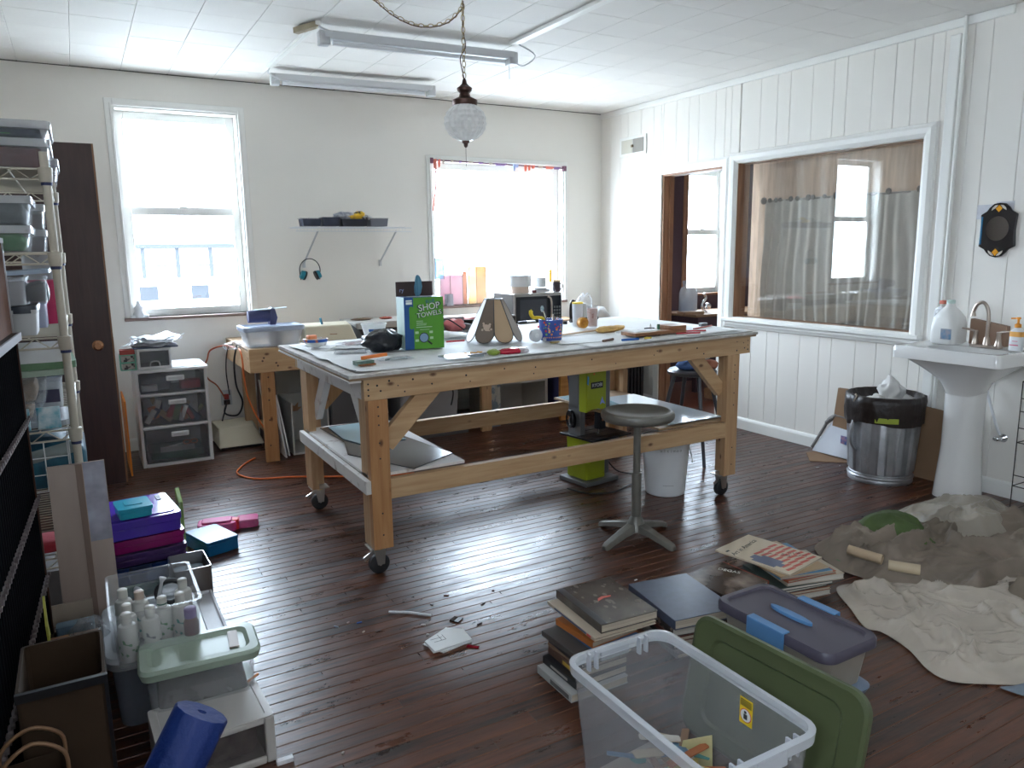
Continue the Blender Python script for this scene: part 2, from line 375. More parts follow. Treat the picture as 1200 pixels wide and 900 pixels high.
while y < YB-.001:
    y1 = min(y+PW, YB)
    x = XL - rnd.random()*1.2
    while x < XR:
        ln = rnd.uniform(.7, 2.3); a = max(x, XL); b_ = min(x+ln, XR)
        if b_-a > .04:
            # pieces past the near floor (under ten pixels wide) are joined
            if y > .95 and cnt < 300 and y1 <= YB-.01:
                if unitmesh is None:
                    u = MB(); plank(u, -.5, .5, -PW/2, PW/2); uo = u.build('floor_plank', [FLOOR, EDGE], fl); unitmesh = uo.data; o = uo
                else:
                    o = bpy.data.objects.new('floor_plank', unitmesh); COL.objects.link(o); o.parent = fl
                o.location = ((a+b_)/2, (y+y1)/2, rnd.uniform(-.0006, 0)); o.scale = ((b_-a)/1.0, 1, 1); cnt += 1
            else: plank(far, a, b_, y, y1)
        x += ln
    y = y1; row += 1
stuff(far.build('floor_planking', [FLOOR, EDGE], fl))

# ceiling tiles
ce = MB().box(XL-.15, YF-.15, ZC+.012, XR+.13, YB+.15, ZC+.1).build('ceiling', GREYGAP); struct(ce)
um = None; y = YB
rest = MB()
cnt = 0
while y > YF:
    x = .10 - 3*.303 + (0.151 if False else 0)
    while x < XR:
        a = max(x, XL); b_ = min(x+.303, XR); y0 = max(y-.32, YF)
        if b_-a > .02:
            if y0 > .9 and b_-a > .29:
                if um is None:
                    q = MB(); c = .003; W2 = .151; H2 = .1595
                    q.loft([[(-W2,-H2,.012),(W2,-H2,.012),(W2,H2,.012),(-W2,H2,.012)],[(-W2,-H2,c),(W2,-H2,c),(W2,H2,c),(-W2,H2,c)],[(-W2+c,-H2+c,0),(W2-c,-H2+c,0),(W2-c,H2-c,0),(-W2+c,H2-c,0)]], False, True)
                    o = q.build('ceiling_tile', CEIL, ce); um = o.data
                else: o = bpy.data.objects.new('ceiling_tile', um); COL.objects.link(o); o.parent = ce
                o.location = ((a+b_)/2, y-.16, ZC + rnd.uniform(-.0008, .0008)); cnt += 1
            else: rest.box(a+.001, y0+.001, ZC, b_-.001, y-.001, ZC+.012)
        x += .303
    y -= .32
stuff(rest.build('ceiling_tiling', CEIL, ce))

def wall_holes(mb, ax, p0, p1, a0, a1, holes, z0=0, z1=ZC+.03):
    """wall slab between p0 and p1 along the normal axis ax, spanning a0..a1, with rectangular holes (a,b,z0,z1)"""
    def bx(u0, u1, v0, v1):
        if u1-u0 < 1e-4 or v1-v0 < 1e-4: return
        if ax == 'y': mb.box(u0, p0, v0, u1, p1, v1)
        else: mb.box(p0, u0, v0, p1, u1, v1)
    xs = sorted(holes); cur = a0
    for (u0, u1, v0, v1) in xs:
        bx(cur, u0, z0, z1); bx(u0, u1, z0, v0); bx(u0, u1, v1, z1); cur = u1
    bx(cur, a1, z0, z1)
W1 = (.33, 1.165, .985, 2.465); W2_ = (2.725, 4.09, .955, 2.205); W3 = (5.64, 6.22, .95, 2.26)
mb = MB(); wall_holes(mb, 'y', YB, YB+.15, XL-.15, XR+.01, [W1, W2_]); wb = struct(mb.build('wall_back', WHITE_WALL))
mb = MB(); wall_holes(mb, 'x', XL-.12, XL, YF-.1, YB, [(-.6, .2, 1.55, 2.25)]); struct(mb.build('wall_left', WHITE_WALL))  # hole behind the camera is invented to let in fill light
mb = MB(); wall_holes(mb, 'y', YF-.12, YF, XL-.12, XR+.12, []); struct(mb.build('wall_front', WHITE_WALL))
DO = (4.565, 5.29, 0, 2.065); IW = (2.905, 4.41, .885, 2.075)
mb = MB(); wall_holes(mb, 'x', XR+.014, XR+.12, YF-.1, YB+.15, [IW, DO]); wr = struct(mb.build('wall_right', solid('plank_gap', (.62, .61, .58), .9)))
# vertical boards on the right wall, with open V joints
y = YF; widths = [.19, .115, .155, .19, .10, .17]; k = 0; mb_prev = None
ys = []
while y < YB:
    y1 = min(y+widths[k % 6], YB); ys.append((y, y1)); y = y1; k += 1
def wplank(y0, y1, z0, z1):
    if y1-y0 < .012 or z1-z0 < .01: return
    g = .0005; c = .0022
    MB().loft([[(XR+.014, y0+g, z0), (XR+.014, y1-g, z0), (XR+.014, y1-g, z1), (XR+.014, y0+g, z1)],
               [(XR+.004, y0+g, z0), (XR+.004, y1-g, z0), (XR+.004, y1-g, z1), (XR+.004, y0+g, z1)],
               [(XR, y0+g+c, z0), (XR, y1-g-c, z0), (XR, y1-g-c, z1), (XR, y0+g+c, z1)]], False, True).build('wall_plank', WHITE_WALL, wr)
for (y0, y1) in ys:
    cuts = [(y0, y1)]
    segs = []
    pts = sorted(set([y0, y1] + [v for h in (IW, DO) for v in h[:2] if y0 < v < y1]))
    for a, b_ in zip(pts[:-1], pts[1:]):
        mid = (a+b_)/2; hole = None
        for h in (IW, DO):
            if h[0] < mid < h[1]: hole = h
        if hole:
            wplank(a, b_, 0, hole[2]); wplank(a, b_, hole[3], ZC)
        else: wplank(a, b_, 0, ZC)

def trim_bar(mb, a, b, w, t, n):  # a flat moulded bar with a raised bead
    mb.beam(a, b, w, t, n)
# baseboards (rounded top)
def baseb(name, pts):
    mb = MB()
    for (a, b_, nx, ny) in pts:
        prof = [(0, 0), (.018, 0), (.018, .07), (.014, .082), (.006, .09), (0, .092)]
        ra = [(a[0]+nx*p, a[1]+ny*p, z) for p, z in prof]; rb = [(b_[0]+nx*p, b_[1]+ny*p, z) for p, z in prof]
        mb.loft([ra, rb])
    struct(mb.build(name, WHITE_TRIM))
baseb('baseboard_back', [((XL, YB), (XR, YB), 0, -1)])
baseb('baseboard_right', [((XR, YF), (XR, 4.49), -1, 0), ((XR, 5.37), (XR, YB), -1, 0)])
baseb('baseboard_left', [((XL, YF), (XL, 5.2), 1, 0)])
# ceiling mould strips: thin cove and dark gap line
mb = MB(); mb.box(XR-.018, 2.45, ZC-.05, XR+.002, YB, ZC-.001); struct(mb.build('trim_1', WHITE_TRIM, bevel=.006))
mb = MB(); mb.box(XL, YB-.004, ZC-.006, XR, YB+.002, ZC+.004); struct(mb.build('trim_2', DARKGAP))

def sash_window(n, W, trimw, mid, jamb=WHITE_TRIM, sillmat=None, y0=YB, trimmat=None, depth=.1, glassy=.1, dbl=True, sashmat=None):
    x0, x1, z0, z1 = W; tm = trimmat or WHITE_TRIM; sm = sashmat or WHITE_TRIM
    f = MB()   # casing: stepped
    for (w_, t_) in ((trimw, .012), (trimw*.35, .024)):
        f.box(x0-w_, y0-t_, z0-.0, x0, y0, z1+w_); f.box(x1, y0-t_, z0, x1+w_, y0, z1+w_); f.box(x0, y0-t_, z1, x1, y0, z1+w_)
    o = struct(f.build('window_%d' % n, tm, bevel=.003)); 
    j = MB(); t = .012
    j.box(x0, y0-.005, z0, x0+t, y0+.15, z1); j.box(x1-t, y0-.005, z0, x1, y0+.15, z1); j.box(x0+t, y0-.005, z1-t, x1-t, y0+.15, z1)
    j.build('window_jamb', sm, o)
    s_ = MB(); s_.box(x0-trimw*1.1, y0-.035, z0-.022, x1+trimw*.6, y0+.15, z0); s_.build('window_sill', sillmat or WHITE_TRIM, o, bevel=.003)
    a, b_, c, d = x0+t, x1-t, z0, z1-t; fr = .055; gy = y0+glassy
    def sash(za, zb, yy):
        q = MB(); q.box(a, yy-.015, za, a+fr, yy+.015, zb); q.box(b_-fr, yy-.015, za, b_, yy+.015, zb); q.box(a+fr, yy-.015, za, b_-fr, yy+.015, za+fr); q.box(a+fr, yy-.015, zb-fr, b_-fr, yy+.015, zb)
        s = q.build('sash', sm, o, bevel=.003)
        MB().box(a+fr, yy-.002, za+fr, b_-fr, yy+.002, zb-fr).build('pane', GLASS, s)
        return s
    if dbl:
        s2 = sash(mid-.02, d, gy+.032); s1 = sash(c, mid+.025, gy)
        MB().box((a+b_)/2-.03, gy-.03, mid+.012, (a+b_)/2+.03, gy, mid+.032).build('sash_lock', WHITE_TRIM, s1, bevel=.003)
    else: sash(c, d, gy)
    return o
SILLB = mat('old_sill_wood', (.30, .20, .17), .5, var=.3, scale=10)
sash_window(1, W1, .05, 1.755, sillmat=SILLB)
sash_window(2, W2_, .04, 0, sillmat=SILLB, dbl=False)

# door casing, interior window casing (deep bevelled mouldings)
def rect_mould(name, y0, y1, z0, z1, prof, m, x=XR, sides='LRTB', parent=None):
    """moulding frame round a hole in the right wall; prof: list of (out from hole, into room)"""
    mb = MB()
    def corner(sy, sz, p):
        yy = y0-p[0] if sy < 0 else y1+p[0]; zz = z0-p[0] if sz < 0 else z1+p[0]
        if sz < 0 and 'B' not in sides: zz = z0
        return (x-p[1], yy, zz)
    C = {(a, b): [corner(a, b, p) for p in prof] for a in (-1, 1) for b in (-1, 1)}
    if 'L' in sides: mb.loft([C[(-1,-1)], C[(-1,1)]])
    if 'R' in sides: mb.loft([C[(1,-1)], C[(1,1)]])
    if 'T' in sides: mb.loft([C[(-1,1)], C[(1,1)]])
    if 'B' in sides: mb.loft([C[(-1,-1)], C[(1,-1)]])
    o = mb.build(name, m, parent)
    return o
prof = [(-.004, -.05), (-.004, .012), (.02, .03), (.05, .034), (.066, .022), (.074, .02), (.08, .0), (.08, -.02)]
w3 = struct(rect_mould('window_3', IW[0], IW[1], IW[2], IW[3], prof, WHITE_TRIM))
MB().box(XR+.03, IW[0], IW[2], XR+.036, IW[1], IW[3]).build('pane', GLASSR, w3)
MB().box(XR-.004, IW[1]-.008, IW[2], XR+.12, IW[1], IW[3]).box(XR+.04, IW[0], IW[2], XR+.12, IW[0]+.008, IW[3]).box(XR+.04, IW[0]+.008, IW[3]-.008, XR+.12, IW[1]-.008, IW[3]).box(XR+.04, IW[0]+.008, IW[2], XR+.12, IW[1]-.008, IW[2]+.008).build('window_jamb', CASING, w3)
MB().box(XR-.06, IW[0]-.085, IW[2]-.03, XR, IW[1]+.085, IW[2]-.002).build('window_sill', WHITE_TRIM, w3, bevel=.006)
prof = [(0, -.02), (0, .014), (.05, .022), (.06, .016), (.07, .014), (.07, -.01)]
d1 = struct(rect_mould('door_1', DO[0], DO[1], 0, DO[3], prof, WHITE_TRIM, sides='LRT'))
MB().box(XR, DO[1]-.018, 0, XR+.12, DO[1], DO[3]).box(XR, DO[0], 0, XR+.12, DO[0]+.015, DO[3]).box(XR, DO[0]+.015, DO[3]-.015, XR+.12, DO[1]-.018, DO[3]).build('door_jamb', CASING, d1)
MB().box(XR+.06, DO[1]-.035, 0, XR+.075, DO[1]-.018, DO[3]-.015).build('door_stop', CASING, d1)

# vertical pipes / strip on the right wall near the sink
mb = MB(); mb.box(XR-.022, 2.73, 0, XR+.002, 2.79, 2.62); struct(mb.build('trim_3', WHITE_TRIM, bevel=.006))
o = MB().cyl((XR-.02, 2.705, .1), (XR-.02, 2.705, ZC), .011).build('pipe', WHITE_TRIM, smooth=50); tag(o, 'thin white painted pipe running up the right wall beside the flat strip', 'pipe')
# ------------------------------------------------------------------ next room
PURW = mat('plum_wall', (.10, .055, .07), .6); RFLOOR = wood('reddish_floor', (.20, .06, .03), (.12, .035, .02), rough=.35, knots=False)
struct(MB().box(XR+.13, 1.8, -.06, 7.6, YB+.15, -.002).build('floor_side_room', RFLOOR))
struct(MB().box(XR+.12, 1.8, ZC, 7.6, YB+.15, ZC+.1).build('ceiling_side_room', CEIL))
mb = MB(); wall_holes(mb, 'y', YB, YB+.15, XR+.01, 7.6, [W3]); struct(mb.build('wall_back_side_room', PURW))
struct(MB().box(7.6, 1.8, 0, 7.7, YB+.15, ZC+.03).build('wall_right_side_room', WHITE_WALL))
struct(MB().box(XR+.12, 1.7, 0, 7.7, 1.8, ZC+.03).build('wall_front_side_room', WHITE_WALL))
sash_window(4, W3, .055, 1.60, sillmat=CASING, trimmat=CASING, sashmat=WHITE_TRIM)
struct(MB().box(5.30, YB-.03, 0, 5.38, YB, ZC).build('trim_4', CASING))
# ------------------------------------------------------------------ outside
PALE = mat('pale_render', (.75, .76, .78), .8); PALEG = mat('pale_grey', (.022, .025, .030), .9)
bd = T('building', 'pale low building with a railed gallery seen through the left window', 'building', (0, 60, -3))
MB().box(-18, 0, 0, 20, 6, 2.8).build('wall', PALE, bd)
MB().box(-18.3, -1.6, 4.85, 20.3, 6, 5.15).build('roof', PALEG, bd)
mb = MB()
for i in range(18): MB().box(-18+i*2.2, -1.4, 2.8, -17.75+i*2.2, -1.2, 4.85).build('post', PALEG, bd)
MB().box(-18, -1.45, 3.6, 20, -1.38, 3.7).build('rail', PALEG, bd)
for i in range(11): MB().box(-16.6+i*3.4, -.03, 1.2, -15.4+i*3.4, .02, 2.2).build('window', PALEG, bd)
MB().box(-17.9, 1.5, 2.8, 19.9, 5.9, 4.85).build('upper_wall', PALE, bd)
gd = struct(MB().box(-60, 7, -3.2, 80, 120, -3.0).build('ground', mat('pale_ground', (.5, .5, .48), .9)))
# ================================================================== MAIN WORKTABLE
def TZ(x): return .9*(1.053+.0135*(x/.9-2.35))
X0, X1, Y0, Y1 = 1.015, 3.305, 3.075, 4.25
tb = T('worktable', 'large pine worktable on casters with a paper covered top in the middle of the room', 'table', (2.15, 3.65, 0))
def W(mb, name, m, par=None, **k):   # build with world coordinates under a thing at its base
    par = par or tb; o = mb.build(name, m, par, **k); base = par
    o.matrix_parent_inverse = Matrix.Identity(4)
    off = Vector((0,0,0)); q = base
    while q is not None: off += Vector(q.location); q = q.parent
    o.data.transform(Matrix.Translation(-off))
    return o
def slab(x0, x1, y0, y1, d0, d1):   # follows the slightly racked top: d0,d1 below the surface
    return MB().hexa([(x0,y0,TZ(x0)-d1),(x1,y0,TZ(x1)-d1),(x1,y1,TZ(x1)-d1),(x0,y1,TZ(x0)-d1),(x0,y0,TZ(x0)-d0),(x1,y0,TZ(x1)-d0),(x1,y1,TZ(x1)-d0),(x0,y1,TZ(x0)-d0)])
W(slab(.945, 3.335, 3.05, 4.33, .003, .016), 'tabletop', mat('white_hardboard', (.62,.60,.57), .5, col2=(.45,.40,.36), scale=20))
W(slab(.95, 3.33, 3.058, 4.32, .016, .028), 'tabletop_underlay', PLY)
W(slab(.945, 1.0, 3.055, 4.325, .028, .036), 'tabletop_strip', PAINTED)
W(slab(X0, X1, Y0, Y0+.038, .029, .122), 'apron', PINE, bevel=.002)
W(slab(X0, X1, Y1-.038, Y1, .029, .122), 'apron', PINE, bevel=.002)
W(slab(X0+.002, X0+.04, Y0+.038, Y1-.038, .036, .122), 'apron', PAINTED, bevel=.002)['label'] = 'paint-splashed white end board'
W(slab(X1-.12, X1-.082, Y0+.038, Y1-.038, .029, .122), 'apron', PINE, bevel=.002)
LZ = .135
for (lx, ly, m2, ori) in ((1.03, 3.113, PINEO, 1), (3.135, 3.113, PINEZ, 1), (1.03, 4.175, PINEZ, -1), (3.135, 4.175, PINEZ, -1)):
    q = MB()
    zt = TZ(lx)-.122 if ly < 3.5 else TZ(lx)-.122
    q.box(lx, ly-.038 if ori > 0 else ly, LZ, lx+.09, ly if ori > 0 else ly+.038, zt)
    W(q, 'leg', m2, bevel=.002)
    q = MB()
    xx = lx if lx < 2 else lx+.052
    q.box(xx, ly if ori > 0 else ly-.089, LZ, xx+.038, ly+.089 if ori > 0 else ly, TZ(lx)-.122)
    W(q, 'leg_board', PINEZ, bevel=.002)
# lower rails
ZL = .405
W(MB().hexa([(1.12,3.075,ZL-.045),(3.135,3.075,.365),(3.135,3.113,.365),(1.12,3.113,ZL-.045),(1.12,3.075,ZL+.045),(3.135,3.075,.455),(3.135,3.113,.455),(1.12,3.113,ZL+.045)]), 'rail', PINE, bevel=.002)
W(MB().box(1.12, 4.175, .335, 3.135, 4.213, .43), 'rail', PINE, bevel=.002)
W(MB().box(1.005, 3.075, .395, 1.029, 4.21, .455), 'rail', PAINTED, bevel=.002)
W(MB().box(3.19, 3.2, .365, 3.228, 4.09, .45), 'rail', PINE, bevel=.002)
# braces
W(MB().beam((1.118, 3.13, .60), (1.37, 3.13, .852), .085, .036, (0,0,1)), 'brace', PINE, bevel=.002)
W(MB().beam((3.137, 3.13, .63), (2.90, 3.13, .875), .075, .036, (0,0,1)), 'brace', PINE, bevel=.002)
W(MB().beam((1.12, 4.16, .60), (1.35, 4.16, .82), .08, .036, (0,0,1)), 'brace', PINEO, bevel=.002)
W(MB().beam((3.137, 4.16, .63), (2.93, 4.16, .84), .07, .036, (0,0,1)), 'brace', PINEO, bevel=.002)
W(MB().beam((1.085, 3.18, .56), (1.085, 3.42, .82), .075, .036, (0,0,1)), 'brace', PAINTED, bevel=.002)
W(MB().beam((1.085, 4.10, .56), (1.085, 3.87, .82), .075, .036, (0,0,1)), 'brace', PAINTED, bevel=.002)
W(MB().box(1.03, 3.114, .457, 1.50, 4.172, .470), 'shelf_board', PAINTED)['label'] = 'paint-spattered white left shelf board'
W(MB().box(2.68, 3.114, .457, 3.18, 4.172, .470), 'shelf_board', PLY)
# screw heads
q = MB()
rr = random.Random(5)
for (x, dz) in [(1.035,.05),(1.035,.075),(1.035,.1),(1.075,.06),(1.09,.085),(1.13,.045),(1.17,.07),(1.2,.1),(1.24,.05),(1.33,.08),(1.5,.06),(1.52,.09),(1.7,.05),(1.86,.09),(1.87,.06),(2.2,.055),(2.35,.09),(2.6,.07),(2.62,.05),(2.9,.06),(2.95,.095),(3.2,.05),(3.2,.1),(3.25,.06),(3.26,.09),(3.285,.05),(3.285,.075),(3.285,.1)]:
    q.cyl((x, Y0-.0008, TZ(x)-dz), (x, Y0+.001, TZ(x)-dz), rr.uniform(.003, .005), n=8)
for z in (.78,.74,.70,.62,.3,.2,.55): q.cyl((1.075, 3.0742, z), (1.075, 3.076, z), .004, n=8); q.cyl((3.19, 3.0742, z), (3.19, 3.076, z), .004, n=8)
stuff(W(q, 'screw_heads', BLK))
# casters
for (cx, cy) in ((1.07, 3.14), (3.18, 3.14), (1.08, 4.15), (3.18, 4.15)):
    cst = W(MB().cbox((cx, cy, .130), (.10, .085, .006)), 'caster', STEEL)
    W(MB().cyl((cx, cy, .118), (cx, cy, .128), .028, n=16), 'caster_swivel', YZINC, cst, smooth=50)
    q = MB(); q.hexa([(cx-.012,cy-.022,.045),(cx+.02,cy-.022,.045),(cx+.02,cy-.019,.045),(cx-.012,cy-.019,.045),(cx-.028,cy-.022,.12),(cx+.028,cy-.022,.12),(cx+.028,cy-.019,.12),(cx-.028,cy-.019,.12)])
    q.hexa([(cx-.012,cy+.019,.045),(cx+.02,cy+.019,.045),(cx+.02,cy+.022,.045),(cx-.012,cy+.022,.045),(cx-.028,cy+.019,.12),(cx+.028,cy+.019,.12),(cx+.028,cy+.022,.12),(cx-.028,cy+.022,.12)])
    q.beam((cx-.03, cy-.01, .105), (cx-.075, cy-.02, .085), .02, .004)
    W(q, 'caster_fork', STEEL, cst)
    W(MB().loft([[(cx+rd*cos(2*pi*k/24), cy+yy, .047+rd*sin(2*pi*k/24)) for k in range(24)] for rd, yy in ((.036,-.016),(.047,-.011),(.047,.011),(.036,.016))]), 'caster_wheel', RUB, cst, smooth=50)
    W(MB().cyl((cx, cy-.0225, .047), (cx, cy+.0225, .047), .007, n=10), 'caster_axle', STEEL, cst)
# paper covering the table: a thing lying on it
q = MB()
def pf(u, v):
    x = .965 + u*(3.33-.965); y = 3.075 + v*(4.26-3.075)
    if v == 0: y += .045*max(0, sin(u*9+.4))*max(0, 1-u*3.5)
    z = TZ(x) + .0015 + .004*noise.noise(Vector((x*3, y*3, 0))) + .003*abs(noise.noise(Vector((x*9, y*9, 3))))
    if u == 0: x += .03*noise.noise(Vector((0, y*4, 5)))+.02; z += .004
    e = max(0, .04-u)/.04
    z += .012*e*abs(noise.noise(Vector((y*5, 2, 2))))
    return (x, y, z)
q.grid(90, 40, pf)
o = q.build('paper_cover', PAPERD, solid=.0008, smooth=True); tag(o, 'rumpled white paper sheet covering the big worktable', 'paper')
o = MB().grid(30, 10, lambda u, v: (2.2+u*1.05, 3.062+v*.5+.05*u, TZ(2.2+u*1.05)+.006+.006*max(0, noise.noise(Vector((u*4, v*3, 1)))))).build('paper_sheet', PAPERD, smooth=True, solid=.0006); tag(o, 'second white paper sheet lapped over the right half of the worktable', 'paper')
# glass sheets on the lower shelf
def sheet(poly, z, t, name, m, label, cat, edge=None):
    o = MB().prism(poly, z, z+t).build(name, m); return tag(o, label, cat)
sheet([(1.10,4.13),(1.36,4.16),(1.50,3.25),(1.24,3.10),(1.06,3.5),(1.12,3.75)], .4705, .004, 'glass_sheet', solid('smoky_glass', (.045, .045, .05), .18), 'dark mottled glass sheet on the left end of the lower shelf', 'glass sheet')
sheet([(1.14,4.10),(1.36,4.12),(1.41,3.62),(1.19,3.60),(1.13,3.80)], .4765, .003, 'glass_sheet', PALEGLASS, 'pale blue glass offcut lying on the dark glass at the left shelf end', 'glass sheet')
sheet([(2.70,4.16),(2.93,4.16),(2.98,3.72),(2.70,3.70)], .4705, .004, 'glass_sheet', PALEGLASS, 'pale aqua glass sheet at the back of the right lower shelf', 'glass sheet')
sheet([(2.76,3.13),(3.16,3.13),(3.17,3.95),(2.93,3.95)], .4755, .003, 'glass_sheet', see('white_blue_glass', (.72,.82,.88), .15, rough=.08), 'large white-blue glass sheet on the right lower shelf behind the round stool seat', 'glass sheet')
sheet([(2.80,3.12),(3.13,3.12),(3.12,3.28),(2.84,3.27)], .480, .003, 'glass_sheet', see('white_blue_glass', (.72,.82,.88), .15), 'narrow pale glass strip at the front edge of the right lower shelf', 'glass sheet')

# ================================================================== THINGS ON THE TABLE
def tt(px, py):
    Z = .94
    for _ in range(5): p = onZ(px, py, Z); Z = TZ(p.x)
    return p.x, p.y, TZ(p.x)+.009
# paper towel box
x, y = 1.37, 3.56
bz = TZ(1.5)+.008
bx = T('towel_box', 'tall green and blue cardboard towel box standing on the worktable', 'box', (1.408, 3.575, bz), radians(-4))
SG = solid('box_green', (.10, .33, .03), .45, spec=.4); SB = solid('box_blue', (.01, .085, .30), .4); WP = solid('print_white', (.8, .82, .8), .5)
BW, BH, BD = .188, .262, .13
q = MB(); q.box(0, 0, 0, BW+.02, BD, BH); q.build('carton', mat('box_side', (.62, .78, .66), .45, col2=(.45, .62, .60), scale=6), bx, bevel=.002)
MB().box(0, -.0008, 0, .048, .0005, BH).build('blue_panel', SB, bx)
gp = MB().box(.048, -.0008, 0, BW+.02, .0005, BH).build('green_panel', SG, bx)
MB().box(.003, .003, BH, BW+.017, BD-.003, BH+.001).build('top_panel', SB, bx)
MB().box(.04, .05, BH+.001, BW-.02, BD-.05, BH+.0025).build('top_opening', WP, bx)
F = lambda px, pz, dy=-.0012: frame((px, dy, pz), (1, 0, 0), (0, 0, 1))
Fs = lambda px, pz, dy=-.0012: frame((px, dy, pz), (1, 0, .13), (-.13, 0, 1))
text('SHOP', .052, Fs(.132, .212, -.0011), solid('ink_dark', (.02, .03, .05)), gp, ext=.0003).scale = (1.0, 1, 1)
text('TOWELS', .038, Fs(.132, .176, -.0011), solid('ink_dark', (.02, .03, .05)), gp, ext=.0003)
text('SHOP', .046, Fs(.132, .213, -.0018), WP, gp, ext=.0003); text('TOWELS', .034, Fs(.132, .177, -.0018), WP, gp, ext=.0003)
text('BLUE', .022, Fs(.138, .242, -.0016), SB, gp, ext=.0003)
MB().box(.01, -.0016, .228, .042, -.0008, .240).box(.01, -.0016, .243, .042, -.0008, .250).build('logo_block', WP, bx)
q = MB(); q.prism([(px, pz) for px, pz, _ in ring(.022, .115, .010, 4, 0, .037+.0, .160)], 0, .0006); o = q.build('side_tab', SG, bx); o.matrix_local = frame((0, -.0009, 0), (1,0,0), (0,0,1))
q = MB()
for i in range(4): q.box(.062, -.0014, .142-i*.007, .062+rr.uniform(.03, .055), -.0008, .1445-i*.007)
q.box(.06, -.0014, .110, .145, -.0008, .1135); q.box(.08, -.0014, .098, .13, -.0008, .100)
for (a, b) in ((.062, .085), (.138, .085), (.062, .045), (.140, .055)): q.box(a-.008, -.0014, b-.006, a+.01, -.0008, b+.006)
stuff(q.build('small_print', solid('print_pale', (.5, .66, .45)), bx))
q = MB().cyl((.100, -.0016, .058), (.100, -.0008, .058), .026, n=24); q.build('lens_print_rim', BLK, gp)
MB().cyl((.100, -.0022, .058), (.100, -.0016, .058), .022, n=24).build('lens_print', solid('lens_blue', (.22, .34, .52)), gp)
MB().beam((.120, -.0016, .040), (.142, -.0016, .022), .009, .0008).build('lens_print_handle', BLK, gp)
# raised back flap + blue towel
o = MB().box(.0, BD-.004, BH, BW+.01, BD-.001, BH+.075).build('back_flap', solid('flap_brown', (.055, .032, .028), .6), bx)
text('ry', .03, frame((.03, BD-.0045, BH+.032), (1,0,0), (0,0,1)), solid('pale_blue_ink', (.35, .42, .65)), bx, ext=.0002)
tw = T('blue_towel', 'blue paper towel pulled up out of the towel box', 'paper towel', (1.508, 3.63, bz+BH+.002))
q = MB()
q.loft([[(( .026+.01*sin(3*a+zz*30))*cos(a)*s, .012*sin(a)*s+.004*sin(5*a), zz) for a in [2*pi*k/22 for k in range(22)]] for zz, s in ((0,.5),(.02,.95),(.05,1.15),(.08,.95),(.10,.6),(.108,.2))])
q.build('folded_sheet', mat('blue_towel', (.10, .27, .38), .9, bump=.5, bscale=30), tw, smooth=True); tw.scale = (.62, .7, 1.0)
# black plastic bag
def blob(name, m, w, d, h, seed, n=36, mm=16, amp=.25, fr=4, parent=None, smooth=True, flat=.2):
    q = MB(); vs = []
    for j in range(1, mm):
        th = pi*j/mm; r_ = []
        for i in range(n):
            a = 2*pi*i/n
            v = Vector((sin(th)*cos(a), sin(th)*sin(a), -cos(th)))
            k = 1 + amp*noise.noise(v*fr*.5+Vector((seed,0,0))) + amp*.5*abs(noise.noise(v*fr*1.6+Vector((0,seed,0))))
            p = v*k; r_.append((p.x*w/2, p.y*d/2, max(0, h*.5*(1+p.z*(1 if p.z > 0 else 1+flat)))))
        vs.append(r_)
    q.loft(vs); return q.build(name, m, parent, smooth=smooth)
BAGM = mat('black_bag', (.008, .010, .016), .28, bump=.5, bscale=45)
o = blob('black_bag', BAGM, .205, .17, .105, 3, amp=.28); o.location = (1.315, 3.66, TZ(1.3)+.006); tag(o, 'crumpled black plastic bag on the worktable left of the towel box', 'plastic bag')
# tub
tbk = T('paper_tub', 'white paper tub with a blue and orange print behind the black bag', 'tub', (1.470, 4.215, TZ(1.5)+.008))
MB().lathe([(.052,0),(.053,.003),(.072,.078),(.075,.078),(.075,.084),(.070,.084),(.050,.006)], 28, cap0=True).build('tub_wall', solid('tub_white', (.8,.8,.79)), tbk, smooth=40)
q = MB(); q.loft([[( (.066+.0012)*cos(a)*(s), (.066+.0012)*sin(a)*s, zz) for a in [radians(225+9*k) for k in range(8)]] + [((.060)*cos(a)*s, .060*sin(a)*s, zz) for a in [radians(225+9*k) for k in range(7,-1,-1)]] for zz, s in ((.040,.98),(.055,1.03))]); q.build('blue_print', SB, tbk)
# bowl
bw = T('bowl', 'small white bowl with a blue and orange rim near the left end of the worktable', 'bowl', (1.075, 4.02, TZ(1.07)+.008))
MB().lathe([(.022,0),(.038,.004),(.062,.032),(.066,.045),(.063,.045),(.058,.032),(.034,.008)], 28).build('bowl_body', PORC, bw, smooth=50)
q = MB(); q.lathe([(.0615,.030),(.0668,.0452),(.0668,.0455),(.0625,.0300)], 28, cap0=False, cap1=False); q.build('painted_band', mat('band', (.03,.12,.45), .3, col2=(.75,.22,.06), scale=22, ramp=(.45,.5)), bw)
MB().rbox(.05, .05, .02, .012, .045, -.02, .0).build('packet', solid('packet_orange', (.75, .25, .1)), bw, bevel=.003)
for i, (px, py, s, lb) in enumerate([(379, 405, .022, 'larger crumpled foil ball beside the white bowl'), (369, 408, .013, 'smaller crumpled foil ball beside the white bowl')]):
    a = tt(px, py); o = blob('foil_ball', mat('foil', (.7, .71, .72), .25, .9, bump=.6, bscale=90), s*2, s*2, s*2, 9+i, 16, 10); o.location = (a[0], a[1], TZ(a[0])+.003); tag(o, lb, 'foil ball')
